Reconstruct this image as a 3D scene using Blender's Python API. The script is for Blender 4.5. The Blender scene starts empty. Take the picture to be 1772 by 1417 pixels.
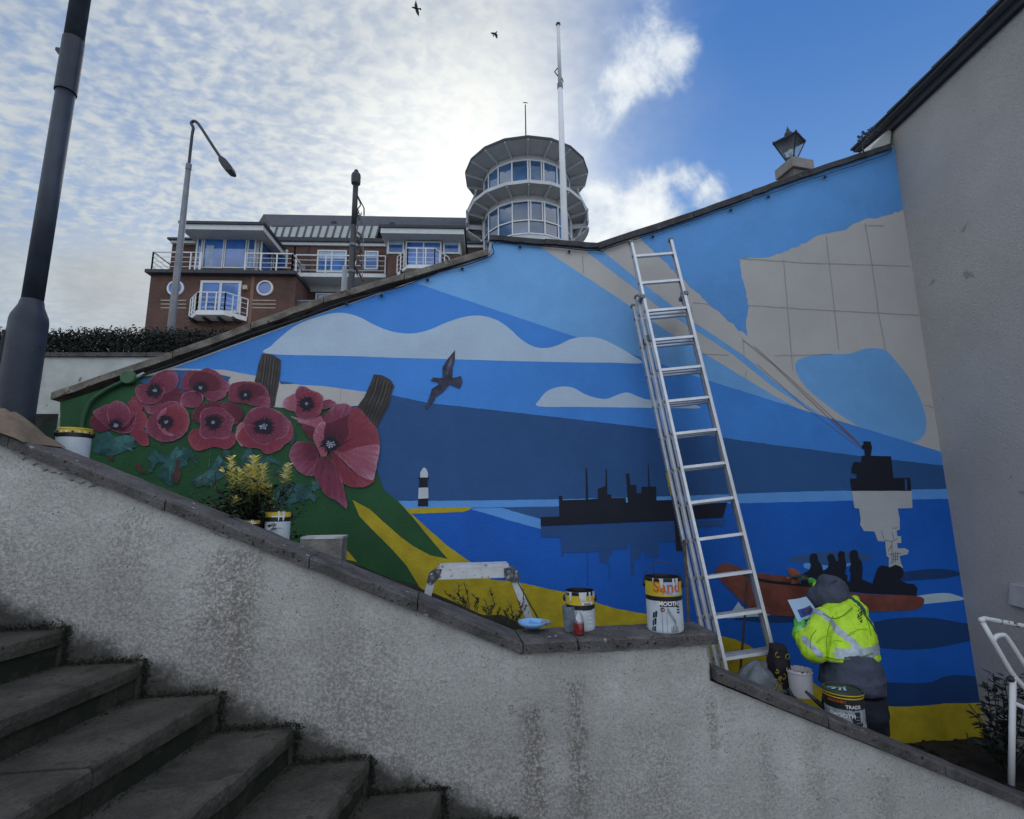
import bpy, bmesh, math, random
import mathutils
from mathutils import Vector, noise as mnoise
random.seed(7)
SC = bpy.context.scene
COL = SC.collection
c, s = math.cos, math.sin
R = math.radians
# ------------------------------------------------------------------ camera
FPX = 900.0
TILT = math.atan(900/5062); ROLL = math.atan(-55/5062)
FW = Vector((0, c(TILT), s(TILT)))
_r0 = Vector((1, 0, 0)); _u0 = Vector((0, -s(TILT), c(TILT)))
RT = _r0*c(ROLL) + _u0*s(ROLL); UP = -_r0*s(ROLL) + _u0*c(ROLL)
EYE = Vector((0, 0, 2.2))
cam_d = bpy.data.cameras.new('camera'); cam = bpy.data.objects.new('camera', cam_d); COL.objects.link(cam)
cam_d.sensor_width = 36; cam_d.lens = 36*FPX/1772; cam_d.clip_start = .05; cam_d.clip_end = 9000
m3 = mathutils.Matrix((RT, UP, -FW)).transposed()
cam.matrix_world = mathutils.Matrix.Translation(EYE) @ m3.to_4x4()
SC.camera = cam
# ------------------------------------------------------------------ sky, sun, exposure
SUN_EL, SUN_AZ = R(27), R(-3)
w = bpy.data.worlds.new('World'); SC.world = w; w.use_nodes = True
NT = w.node_tree; NT.nodes.clear()
class NB:
    """small node builder"""
    def __init__(self, nt): self.nt = nt
    def n(self, typ, **kw):
        nd = self.nt.nodes.new(typ)
        for k, v in kw.items():
            if k.startswith('i_'):
                key = k[2:]; key = int(key) if key.isdigit() else key.replace('_', ' ')
                self.set(nd.inputs[key], v)
            else: setattr(nd, k, v)
        return nd
    def set(self, sock, v):
        if isinstance(v, bpy.types.NodeSocket): self.nt.links.new(v, sock)
        elif isinstance(v, bpy.types.Node): self.nt.links.new(v.outputs[0], sock)
        else:
            if hasattr(sock, 'default_value'):
                try: sock.default_value = v
                except Exception:
                    sock.default_value = tuple(v) + (1,) if len(v) == 3 else v
    def m(self, op, a, b=0.0, cc=None, clamp=False):
        nd = self.n('ShaderNodeMath', operation=op, use_clamp=clamp)
        self.set(nd.inputs[0], a); self.set(nd.inputs[1], b)
        if cc is not None: self.set(nd.inputs[2], cc)
        return nd.outputs[0]
    def v(self, op, a, b=None, scale=None):
        nd = self.n('ShaderNodeVectorMath', operation=op)
        self.set(nd.inputs[0], a)
        if b is not None: self.set(nd.inputs[1], b)
        if scale is not None: self.set(nd.inputs['Scale'], scale)
        return nd.outputs['Value'] if op in ('DOT_PRODUCT', 'LENGTH', 'DISTANCE') else nd.outputs['Vector']
    def noise(self, vec, scale, detail=4, rough=.55, dist=0.0, out='Fac'):
        nd = self.n('ShaderNodeTexNoise')
        if vec is not None: self.set(nd.inputs['Vector'], vec)
        self.set(nd.inputs['Scale'], scale); nd.inputs['Detail'].default_value = detail
        nd.inputs['Roughness'].default_value = rough; nd.inputs['Distortion'].default_value = dist
        return nd.outputs[out]
    def mix(self, f, a, b, mode='MIX'):
        nd = self.n('ShaderNodeMix', data_type='RGBA', blend_type=mode)
        self.set(nd.inputs[0], f); self.set(nd.inputs[6], a if isinstance(a, (bpy.types.NodeSocket, bpy.types.Node)) else tuple(a)+(1,))
        self.set(nd.inputs[7], b if isinstance(b, (bpy.types.NodeSocket, bpy.types.Node)) else tuple(b)+(1,))
        return nd.outputs[2]
    def ss(self, x, lo, hi, a=0.0, b=1.0):
        nd = self.n('ShaderNodeMapRange', interpolation_type='SMOOTHSTEP')
        for i, vv in enumerate((x, lo, hi, a, b)): self.set(nd.inputs[i], vv)
        return nd.outputs[0]
    def lin(self, x, lo, hi, a=0.0, b=1.0):
        nd = self.n('ShaderNodeMapRange')
        for i, vv in enumerate((x, lo, hi, a, b)): self.set(nd.inputs[i], vv)
        return nd.outputs[0]
    def comb(self, x, y, z):
        nd = self.n('ShaderNodeCombineXYZ')
        for i, vv in enumerate((x, y, z)): self.set(nd.inputs[i], vv)
        return nd.outputs[0]
    def sep(self, v):
        nd = self.n('ShaderNodeSeparateXYZ'); self.set(nd.inputs[0], v); return nd.outputs
def pray(px, py): return FW*FPX + RT*(px-886) + UP*(708.5-py)
def pdir(px, py): return pray(px, py).normalized()

def build_sky():
    b = NB(NT)
    D = b.v('NORMALIZE', b.n('ShaderNodeTexCoord').outputs['Generated'])
    x, y, z = b.sep(D)
    sky = b.n('ShaderNodeTexSky', sky_type='NISHITA'); sky.sun_disc = False
    sky.sun_elevation = SUN_EL; sky.sun_rotation = SUN_AZ; sky.air_density = 1.0; sky.dust_density = .6; sky.ozone_density = 2.0
    blue = b.mix(1.0, sky.outputs[0], (.66, .92, 1.20), 'MULTIPLY')
    blue = b.v('SCALE', blue, scale=0.062)
    blue = b.mix(.72, blue, b.mix(b.ss(z, .15, .75), (.205, .365, .64), (.040, .145, .42)))
    # flat layer coordinates
    zz = b.m('ADD', b.m('MAXIMUM', z, 0.0), .16)
    P = b.comb(b.m('DIVIDE', x, zz), b.m('DIVIDE', y, zz), 0.0)
    sunv = Vector((s(SUN_AZ)*c(SUN_EL), c(SUN_AZ)*c(SUN_EL), s(SUN_EL)))
    sd = b.v('DOT_PRODUCT', D, tuple(sunv))
    glow = b.ss(sd, .70, 1.0)
    glow2 = b.ss(sd, .925, .998)
    warp = b.noise(P, 1.1, 3, .5, 0, 'Color')
    Pw = b.v('ADD', P, b.v('SCALE', b.v('SUBTRACT', warp, (.5, .5, .5)), scale=.55))
    # mackerel cells : stretched
    Pc = b.v('ADD', P, b.v('SCALE', b.v('SUBTRACT', warp, (.5, .5, .5)), scale=.16))
    rot = b.n('ShaderNodeMapping'); b.set(rot.inputs['Vector'], Pc); rot.inputs['Rotation'].default_value = (0, 0, R(-32)); rot.inputs['Scale'].default_value = (1.0, 1.45, 1)
    n1 = b.noise(rot.outputs[0], 27.0, 2.5, .5, .25)
    n2 = b.noise(Pw, 1.6, 4, .55)
    n3 = b.noise(rot.outputs[0], 60.0, 3, .6, .2)
    big = b.noise(Pw, 4.5, 3, .55)
    cell = b.m('ADD', b.m('MULTIPLY', n1, .60), b.m('ADD', b.m('MULTIPLY', n3, .18), b.m('MULTIPLY', big, .22)))
    cellm = b.ss(cell, .36, .64)
    # cover: cloudy left of about 8 degrees azimuth, thins to the left top, clear blue on the right
    az = b.m('ARCTAN2', x, y)
    edge = b.m('ADD', az, b.m('MULTIPLY', b.m('SUBTRACT', b.noise(D, 2.6, 5, .6), .5), .42))
    edge = b.m('ADD', edge, b.m('MULTIPLY', b.m('SUBTRACT', z, .55), -.18))
    left = b.ss(edge, .44, -.10)
    back = b.ss(az, -2.3, -1.1)
    left = b.m('MULTIPLY', left, back)
    thick = b.ss(az, -.75, -.02)             # thick towards the sun, broken to the left
    body = b.m('ADD', b.m('MULTIPLY', cellm, b.m('SUBTRACT', 1.0, thick)), b.m('MULTIPLY', thick, b.m('ADD', .82, b.m('MULTIPLY', cellm, .18))))
    low = b.ss(b.m('ADD', z, b.m('MULTIPLY', b.m('SUBTRACT', n2, .5), .18)), .44, .32)
    body = b.m('MAXIMUM', body, low)
    body = b.m('ADD', b.m('MULTIPLY', body, .47), .52)
    lowedge = b.ss(edge, .02, .30)
    body = b.m('MAXIMUM', body, b.m('MULTIPLY', lowedge, .9))
    cover = b.m('MULTIPLY', left, body)
    # colours of the layer: grey blue in the hollows, pale on the lit edge, brighter by the sun
    soft = b.noise(D, 5.0, 6, .62, .25)
    tone = b.m('ADD', b.m('MULTIPLY', cell, .55), b.m('MULTIPLY', soft, .45))
    tone = b.ss(tone, .30, .70)
    cc = b.mix(tone, (.27, .325, .40), (.40, .435, .455))
    grey = b.ss(b.noise(D, 3.1, 4, .55), .44, .60)
    cc = b.mix(b.m('MULTIPLY', b.ss(edge, -.25, .10), .6), cc, (.335, .37, .41))
    lowc = b.mix(b.m('MULTIPLY', low, b.m('MULTIPLY', grey, b.m('SUBTRACT', 1.0, glow2))), cc, (.255, .28, .30))
    gl = b.mix(b.m('MULTIPLY', glow, b.m('ADD', .45, b.m('MULTIPLY', tone, .4))), lowc, (.575, .60, .60))
    gl = b.mix(b.m('MULTIPLY', glow2, .85), gl, (.88, .88, .82))
    col = b.mix(cover, blue, gl)
    # grey-blue sheet above the tower
    # loose cumulus puffs on the blue
    fine = b.noise(D, 9.0, 8, .62, .4)
    fine2 = b.noise(D, 24.0, 5, .6, .3)
    fb = b.m('ADD', b.m('MULTIPLY', fine, .75), b.m('MULTIPLY', fine2, .25))
    puffs = None
    for px, py, rad, w_ in ((1030, 205, .055, .9), (1075, 150, .075, 1), (1115, 105, .085, 1), (1160, 95, .06, .9), (1010, 265, .05, .55), (1040, 385, .11, 1.15),
                       (1110, 365, .085, 1.1), (1130, 325, .05, .95), (1190, 310, .045, .8), (1225, 335, .045, .8), (960, 400, .10, 1.0), (1090, 240, .03, .55), (1180, 140, .04, .55)):
        d = pdir(px, py)
        f = b.m('MULTIPLY', b.ss(b.v('DISTANCE', D, tuple(d)), rad*1.55, 0.0), w_)
        puffs = f if puffs is None else b.m('MAXIMUM', puffs, f)
    pm = b.m('ADD', puffs, b.m('MULTIPLY', b.m('SUBTRACT', fb, .5), 2.3))
    pm2 = b.m('MULTIPLY', b.ss(pm, .40, 1.0), b.ss(puffs, 0.0, .22))
    pc = b.mix(b.ss(pm, .5, 1.35), (.38, .45, .55), (.74, .76, .75))
    col = b.mix(b.m('MULTIPLY', pm2, .92), col, pc)
    # wisps over the rest of the blue, all round
    wn = b.ss(b.noise(Pw, 1.3, 6, .6, .6), .55, .80)
    col = b.mix(b.m('MULTIPLY', wn, .30), col, (.62, .70, .80))
    # broken cloud added out of view, opposite the sun, to brighten the foreground
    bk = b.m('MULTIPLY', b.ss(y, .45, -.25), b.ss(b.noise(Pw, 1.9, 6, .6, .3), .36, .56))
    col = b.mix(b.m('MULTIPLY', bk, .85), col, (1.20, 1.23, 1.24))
    # milky horizon
    col = b.mix(b.m('MULTIPLY', b.ss(z, .22, 0.0), .65), col, (.55, .62, .70))
    col = b.mix(b.ss(z, 0.0, -.05), col, (.10, .11, .12))
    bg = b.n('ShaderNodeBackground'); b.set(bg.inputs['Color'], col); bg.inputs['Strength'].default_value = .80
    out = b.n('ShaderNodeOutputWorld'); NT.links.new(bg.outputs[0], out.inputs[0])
build_sky()
sun_d = bpy.data.lights.new('sun', 'SUN'); sun_d.energy = .55; sun_d.angle = R(14); sun_d.color = (1, .95, .86)
sun = bpy.data.objects.new('sun', sun_d); COL.objects.link(sun)
sun.rotation_euler = (-(R(90)-SUN_EL), 0, -SUN_AZ); sun.location = (0, 60, 40)
SC.render.engine = 'CYCLES'
SC.view_settings.view_transform = 'Standard'; SC.view_settings.look = 'None'
SC.view_settings.exposure = .78; SC.view_settings.gamma = 1
SC.view_settings.use_curve_mapping = False
SC.cycles.use_denoising = True
try: SC.cycles.denoiser = 'OPENIMAGEDENOISE'
except Exception: pass
SC.cycles.max_bounces = 6; SC.cycles.diffuse_bounces = 3; SC.cycles.glossy_bounces = 3; SC.cycles.transparent_max_bounces = 8
SC.cycles.caustics_reflective = False; SC.cycles.caustics_refractive = False

# ------------------------------------------------------------------ helpers
class Frame:
    """vertical plane: u along it (horizontal), n towards the viewer's side, z up"""
    def __init__(self, deg, px, py, Y):
        a = R(deg); self.u = Vector((c(a), s(a), 0)); self.nn = Vector((s(a), -c(a), 0))
        d = pray(px, py); self.o = Vector((d.x*Y/d.y, Y, 0))
    def P(self, u, n, z): return self.o + self.u*u + self.nn*n + Vector((0, 0, z))
    def uz(self, px, py, n=0.0):
        d = pray(px, py); on = self.o.dot(self.nn) + n
        k = on/d.dot(self.nn); p = d*k + EYE
        return ((p-self.o).dot(self.u), p.z)
    def at(self, px, py, n=0.0):
        u, z = self.uz(px, py, n); return self.P(u, n, z)
def at(px, py, Y):
    d = pray(px, py); return d*(Y/d.y) + EYE
def proj(p):
    d = p-EYE; k = FPX/d.dot(FW); return (886+d.dot(RT)*k, 708.5-d.dot(UP)*k)

def add_noise_color(b, pos, base, amt, scale, detail=5):
    n = b.noise(pos, scale, detail, .6)
    lo = tuple(max(0, v*(1-amt)) for v in base); hi = tuple(min(1, v*(1+amt)) for v in base)
    return b.mix(b.ss(n, .3, .7), lo, hi)
MATS = {}
def mat(name, base, rough=.7, amt=.15, scale=6, bump=0.0, bscale=40, metal=0.0, spec=.4, specks=None, trans=0, emit=None, fine=None, coat=0):
    """procedural material: mottled base colour, optional bump and specks (colour, scale, threshold)"""
    if name in MATS: return MATS[name]
    m = bpy.data.materials.new(name); m.use_nodes = True; nt = m.node_tree; nt.nodes.clear(); b = NB(nt)
    pos = b.n('ShaderNodeNewGeometry').outputs['Position']
    col = add_noise_color(b, pos, base, amt, scale)
    if fine: col = b.mix(b.ss(b.noise(pos, fine[1], 3, .6), .35, .65), col, b.mix(1.0, col, (fine[0],)*3, 'MULTIPLY'))
    if specks:
        for sc, ss_, th in specks:
            col = b.mix(b.ss(b.noise(pos, ss_, 3, .5), th, th+.04), col, sc)
    p = b.n('ShaderNodeBsdfPrincipled'); b.set(p.inputs['Base Color'], col)
    p.inputs['Roughness'].default_value = rough; p.inputs['Metallic'].default_value = metal
    p.inputs['Specular IOR Level'].default_value = spec
    if coat: p.inputs['Coat Weight'].default_value = coat
    if trans: p.inputs['Transmission Weight'].default_value = trans; p.inputs['IOR'].default_value = 1.45
    if bump:
        bp = b.n('ShaderNodeBump'); bp.inputs['Strength'].default_value = min(1, bump); bp.inputs['Distance'].default_value = .01*max(1, bump)
        b.set(bp.inputs['Height'], b.noise(pos, bscale, 6, .65)); nt.links.new(bp.outputs[0], p.inputs['Normal'])
    o = b.n('ShaderNodeOutputMaterial'); nt.links.new(p.outputs[0], o.inputs[0])
    MATS[name] = m; return m

def wpos(o):
    p = Vector(o.location); q = o.parent
    while q: p = p + q.location; q = q.parent
    return p
def link(name, me, parent=None, mats=(), smooth=False):
    for m_ in mats: me.materials.append(m_)
    if smooth:
        me.polygons.foreach_set('use_smooth', [True]*len(me.polygons))
    o = bpy.data.objects.new(name, me); COL.objects.link(o)
    if parent is not None: o.parent = parent
    return o
def tag(o, label=None, cat=None, group=None, kind=None):
    if label: o['label'] = label
    if cat: o['category'] = cat
    if group: o['group'] = group
    if kind: o['kind'] = kind
    return o
def thing(name, label, cat, loc=(0, 0, 0), group=None):
    o = bpy.data.objects.new(name, None); COL.objects.link(o); o.location = loc; o.empty_display_size = .1
    return tag(o, label, cat, group)

class MB:
    """mesh builder in world coordinates"""
    def __init__(self): self.v = []; self.f = []; self.mi = []; self.cur = 0
    def add(self, vs, fs):
        k = len(self.v); self.v += [Vector(q) for q in vs]; self.f += [tuple(i+k for i in f) for f in fs]; self.mi += [self.cur]*len(fs); return self
    def hexa(self, q):   # 8 corners: bottom 4 (ccw), top 4
        return self.add(q, [(0, 3, 2, 1), (4, 5, 6, 7), (0, 1, 5, 4), (1, 2, 6, 5), (2, 3, 7, 6), (3, 0, 4, 7)])
    def box(self, fr, u0, u1, n0, n1, z0, z1):
        P = fr.P
        return self.hexa([P(u0, n1, z0), P(u1, n1, z0), P(u1, n0, z0), P(u0, n0, z0), P(u0, n1, z1), P(u1, n1, z1), P(u1, n0, z1), P(u0, n0, z1)])
    def prism(self, pts, off):
        off = Vector(off); n = len(pts); pts = [Vector(p) for p in pts]
        fs = [tuple(range(n)), tuple(range(2*n-1, n-1, -1))]
        fs += [(i, i+n, (i+1) % n+n, (i+1) % n) for i in range(n)]
        return self.add(pts+[p+off for p in pts], fs)
    def sheet(self, pts): return self.add(pts, [tuple(range(len(pts)))])
    def bar(self, a, b_, w_, h=None, up=(0, 0, 1)):
        a = Vector(a); b_ = Vector(b_); h = h or w_; d = (b_-a).normalized(); up = Vector(up)
        if abs(d.dot(up)) > .97: up = Vector((1, 0, 0))
        sx = d.cross(up).normalized()*w_/2; sy = sx.cross(d).normalized()*h/2
        return self.hexa([a-sx-sy, a+sx-sy, a+sx+sy, a-sx+sy, b_-sx-sy, b_+sx-sy, b_+sx+sy, b_-sx+sy])
    def tube(self, path, rad, seg=10, cap=True, ell=1.0):
        path = [Vector(p) for p in path]; n = len(path)
        rad = rad if isinstance(rad, (list, tuple)) else [rad]*n
        vs = []; fs = []; prev = None
        for i, p in enumerate(path):
            d = (path[min(i+1, n-1)]-path[max(i-1, 0)]).normalized()
            if prev is None:
                a = Vector((0, 0, 1)) if abs(d.z) < .9 else Vector((1, 0, 0)); sx = d.cross(a).normalized()
            else: sx = (prev - d*prev.dot(d)).normalized()
            prev = sx; sy = d.cross(sx)
            for k in range(seg):
                t = 2*math.pi*k/seg; vs.append(p + sx*c(t)*rad[i] + sy*s(t)*rad[i]*ell)
        for i in range(n-1):
            for k in range(seg): fs.append((i*seg+k, i*seg+(k+1) % seg, (i+1)*seg+(k+1) % seg, (i+1)*seg+k))
        if cap: fs += [tuple(range(seg-1, -1, -1)), tuple((n-1)*seg+k for k in range(seg))]
        return self.add(vs, fs)
    def lathe(self, loc, prof, seg=28, axis=(0, 0, 1), cap0=False, cap1=False, a0=0, a1=2*math.pi):
        ax = Vector(axis).normalized(); t = Vector((1, 0, 0)) if abs(ax.x) < .9 else Vector((0, 1, 0))
        ex = (t-ax*t.dot(ax)).normalized(); ey = ax.cross(ex); loc = Vector(loc)
        full = abs(a1-a0-2*math.pi) < 1e-6; m_ = seg if full else seg+1
        vs = []; fs = []
        for r_, h in prof:
            for k in range(m_):
                t = a0+(a1-a0)*k/seg; vs.append(loc+ex*c(t)*r_+ey*s(t)*r_+ax*h)
        for i in range(len(prof)-1):
            for k in range(seg):
                k2 = (k+1) % m_; fs.append((i*m_+k, i*m_+k2, (i+1)*m_+k2, (i+1)*m_+k))
        if cap0: fs.append(tuple(range(m_-1, -1, -1)))
        if cap1: fs.append(tuple((len(prof)-1)*m_+k for k in range(m_)))
        return self.add(vs, fs)
    def ball(self, loc, r_, seg=12, sc=(1, 1, 1)):
        vs = []; fs = []; rings = max(4, seg//2)
        for i in range(1, rings):
            ph = math.pi*i/rings
            for k in range(seg):
                t = 2*math.pi*k/seg; vs.append(Vector(loc)+Vector((s(ph)*c(t)*r_*sc[0], s(ph)*s(t)*r_*sc[1], c(ph)*r_*sc[2])))
        vs += [Vector(loc)+Vector((0, 0, r_*sc[2])), Vector(loc)-Vector((0, 0, r_*sc[2]))]
        for i in range(rings-2):
            for k in range(seg): fs.append((i*seg+k, (i+1)*seg+k, (i+1)*seg+(k+1) % seg, i*seg+(k+1) % seg))
        t_ = len(vs)-2
        for k in range(seg):
            fs.append((t_, k, (k+1) % seg)); fs.append((t_+1, (rings-2)*seg+(k+1) % seg, (rings-2)*seg+k))
        return self.add(vs, fs)
    def mesh(self, name, off=Vector((0, 0, 0))):
        me = bpy.data.meshes.new(name); me.from_pydata([tuple(q-off) for q in self.v], [], self.f)
        me.polygons.foreach_set('material_index', self.mi); me.update(); return me
    def build(self, name, m_, parent=None, smooth=False, bevel=0, auto=None):
        """links the mesh; a top-level mesh gets its origin at its own base"""
        if parent is not None: off = wpos(parent)
        else:
            xs = [q.x for q in self.v]; ys = [q.y for q in self.v]
            off = Vector(((min(xs)+max(xs))/2, (min(ys)+max(ys))/2, min(q.z for q in self.v)))
        me = self.mesh(name, off)
        ms = m_ if isinstance(m_, (list, tuple)) else [m_]
        o = link(name, me, parent, ms, smooth)
        if parent is None: o.location = off
        if bevel:
            md = o.modifiers.new('bevel', 'BEVEL'); md.width = bevel; md.segments = 2; md.limit_method = 'ANGLE'; md.angle_limit = R(40)
        return o

def cr(pts, n=6, closed=True):
    """Catmull-Rom through 2-d points"""
    out = []; N = len(pts)
    rng = range(N) if closed else range(N-1)
    for i in rng:
        if closed: p0, p1, p2, p3 = pts[i-1], pts[i], pts[(i+1) % N], pts[(i+2) % N]
        else: p0, p1, p2, p3 = pts[max(i-1, 0)], pts[i], pts[i+1], pts[min(i+2, N-1)]
        for k in range(n):
            t = k/n
            out.append(tuple(.5*((2*p1[j]) + (-p0[j]+p2[j])*t + (2*p0[j]-5*p1[j]+4*p2[j]-p3[j])*t*t + (-p0[j]+3*p1[j]-3*p2[j]+p3[j])*t**3) for j in range(len(p1))))
    if not closed: out.append(pts[-1])
    return out
def wob(pts, amp=.5, step=6):
    """subdivide straight edges and wobble them like a hand-painted edge"""
    out = []; N = len(pts)
    for i in range(N):
        a = pts[i]; b_ = pts[(i+1) % N]; L = math.dist(a, b_); k = max(1, int(L/step))
        for j in range(k):
            t = j/k; x = a[0]+(b_[0]-a[0])*t; y = a[1]+(b_[1]-a[1])*t
            q = mnoise.noise_vector(Vector((x*.11, y*.11, 3.3)))*amp*1.6
            out.append((x+q.x, y+q.y) if j else (x, y))
    return out
def text_mesh(txt, size, bold=.0, spacing=1.0):
    cu = bpy.data.curves.new('lettering', 'FONT'); cu.body = txt; cu.size = size; cu.offset = bold*size; cu.align_x = 'CENTER'; cu.space_character = spacing
    cu.resolution_u = 3
    ob = bpy.data.objects.new('tmp', cu); COL.objects.link(ob)
    dg = bpy.context.evaluated_depsgraph_get(); me = bpy.data.meshes.new_from_object(ob.evaluated_get(dg))
    vs = [v.co.copy() for v in me.vertices]; fs = [tuple(p.vertices) for p in me.polygons]
    bpy.data.objects.remove(ob); bpy.data.meshes.remove(me); return vs, fs
M_ = Frame(9, 1640, 860, 4.75)      # mural wall
W_ = Frame(8, 1076, 1113, 2.6)      # front garden wall
# ------------------------------------------------------------------ materials with a pattern of their own
def render_wall_mat(name, base, dirt, stains=(), grime_z=None, bump=1.0, amt=.12, vein=0.45):
    """painted cement render: rough grain, mottling, grime, streak stains with a shape of their own (u, z, half width, length, strength)"""
    m = bpy.data.materials.new(name); m.use_nodes = True; nt = m.node_tree; nt.nodes.clear(); b = NB(nt)
    pos = b.n('ShaderNodeNewGeometry').outputs['Position']
    u = b.v('DOT_PRODUCT', b.v('SUBTRACT', pos, tuple(W_.o)), tuple(W_.u)); x, y, z = b.sep(pos)
    col = add_noise_color(b, pos, base, amt, 3.0)
    g1 = b.noise(pos, 75, 5, .75); g2 = b.noise(pos, 11, 6, .7); g3 = b.noise(pos, 1.7, 5, .6)
    vs_ = b.n('ShaderNodeMapping'); b.set(vs_.inputs['Vector'], pos); vs_.inputs['Scale'].default_value = (1, 1, .16)
    g4 = b.noise(vs_.outputs[0], 7, 6, .65); g5 = b.noise(vs_.outputs[0], 2.2, 5, .6)
    f = b.m('MULTIPLY', b.ss(g1, .42, .60), b.m('ADD', .42, b.m('MULTIPLY', b.ss(g2, .38, .70), .58)))
    col = b.mix(b.m('MULTIPLY', f, vein), col, dirt)
    col = b.mix(b.m('MULTIPLY', b.ss(g3, .44, .74), .36*vein*2), col, tuple(v*1.1 for v in dirt))
    col = b.mix(b.m('MULTIPLY', b.ss(g4, .50, .78), .22), col, (.22, .205, .185))
    col = b.mix(b.m('MULTIPLY', b.ss(g5, .48, .74), .22), col, (.20, .19, .18))
    # hairline cracks
    vo = b.n('ShaderNodeTexVoronoi', feature='DISTANCE_TO_EDGE'); b.set(vo.inputs['Vector'], b.v('ADD', pos, b.v('SCALE', b.noise(pos, 3, 5, .7, 0, 'Color'), scale=.5))); vo.inputs['Scale'].default_value = 1.5
    ck = b.m('MULTIPLY', b.ss(vo.outputs['Distance'], .006, .001), b.ss(b.noise(pos, 1.3, 3, .5), .58, .66))
    col = b.mix(b.m('MULTIPLY', ck, .5), col, (.05, .045, .04))
    col = b.mix(b.ss(b.noise(pos, 120, 2, .5), .66, .72), col, tuple(v*.35 for v in dirt))
    if grime_z is not None:
        # grime climbing from the steps: height above the stair line
        line = b.m('ADD', b.m('MULTIPLY', u, grime_z[0]), grime_z[1])
        h = b.m('SUBTRACT', z, line)
        h = b.m('ADD', h, b.m('MULTIPLY', b.m('SUBTRACT', b.noise(pos, 4, 6, .7), .5), .5))
        col = b.mix(b.m('MULTIPLY', b.ss(h, .85, -.05), b.m('ADD', .40, b.m('MULTIPLY', b.ss(g1, .40, .60), .50))), col, dirt)
        h2 = b.m('ADD', b.m('SUBTRACT', z, line), b.m('MULTIPLY', b.m('SUBTRACT', b.noise(pos, 14, 6, .7), .5), .2))
        col = b.mix(b.m('MULTIPLY', b.ss(h2, .10, -.02), .9), col, (.035, .035, .03))
    for (su, sz, hw, ln, st) in stains:
        wu = b.m('ADD', u, b.m('MULTIPLY', b.m('SUBTRACT', b.noise(pos, 7, 4, .6), .5), hw*1.6))
        a = b.ss(b.m('ABSOLUTE', b.m('SUBTRACT', wu, su)), hw, hw*.15)
        d = b.m('SUBTRACT', sz, z)
        v = b.m('MULTIPLY', b.ss(d, -.02, .06), b.ss(d, ln, ln*.35))
        k = b.m('MULTIPLY', b.m('MULTIPLY', a, v), b.m('MULTIPLY', b.ss(g1, .36, .6), st))
        col = b.mix(k, col, (.105, .080, .060))
    p = b.n('ShaderNodeBsdfPrincipled'); b.set(p.inputs['Base Color'], col); p.inputs['Roughness'].default_value = .92; p.inputs['Specular IOR Level'].default_value = .2
    bp = b.n('ShaderNodeBump'); bp.inputs['Strength'].default_value = .9; bp.inputs['Distance'].default_value = .012*bump
    hgt = b.m('ADD', b.m('MULTIPLY', b.noise(pos, 55, 6, .7), .8), b.m('MULTIPLY', b.noise(pos, 6, 4, .6), .8))
    b.set(bp.inputs['Height'], hgt); nt.links.new(bp.outputs[0], p.inputs['Normal'])
    o = b.n('ShaderNodeOutputMaterial'); nt.links.new(p.outputs[0], o.inputs[0]); MATS[name] = m; return m
def brick_mat(name):
    m = bpy.data.materials.new(name); m.use_nodes = True; nt = m.node_tree; nt.nodes.clear(); b = NB(nt)
    pos = b.n('ShaderNodeNewGeometry').outputs['Position']; x, y, z = b.sep(pos)
    q = b.comb(b.m('ADD', x, y), z, 0.0)
    br = b.n('ShaderNodeTexBrick'); b.set(br.inputs['Vector'], q)
    br.inputs['Color1'].default_value = (.115, .052, .040, 1); br.inputs['Color2'].default_value = (.09, .038, .03, 1); br.inputs['Mortar'].default_value = (.15, .11, .09, 1)
    br.inputs['Scale'].default_value = 1.0; br.inputs['Brick Width'].default_value = .225; br.inputs['Row Height'].default_value = .075; br.inputs['Mortar Size'].default_value = .009
    col = b.mix(b.ss(b.noise(pos, .7, 5, .6), .35, .7), br.outputs[0], b.mix(1.0, br.outputs[0], (.62, .62, .66), 'MULTIPLY'))
    p = b.n('ShaderNodeBsdfPrincipled'); b.set(p.inputs['Base Color'], col); p.inputs['Roughness'].default_value = .9
    o = b.n('ShaderNodeOutputMaterial'); nt.links.new(p.outputs[0], o.inputs[0]); MATS[name] = m; return m
def glass_mat(name, tint=(.02, .05, .10), sheen=.9):
    m = bpy.data.materials.new(name); m.use_nodes = True; nt = m.node_tree; nt.nodes.clear(); b = NB(nt)
    pos = b.n('ShaderNodeNewGeometry').outputs['Position']
    p = b.n('ShaderNodeBsdfPrincipled'); b.set(p.inputs['Base Color'], add_noise_color(b, pos, tint, .5, .7)); p.inputs['Roughness'].default_value = .04; p.inputs['Specular IOR Level'].default_value = sheen
    p.inputs['IOR'].default_value = 1.8
    bp = b.n('ShaderNodeBump'); bp.inputs['Strength'].default_value = .06; b.set(bp.inputs['Height'], b.noise(pos, .8, 2, .5)); nt.links.new(bp.outputs[0], p.inputs['Normal'])
    o = b.n('ShaderNodeOutputMaterial'); nt.links.new(p.outputs[0], o.inputs[0]); MATS[name] = m; return m

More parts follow.
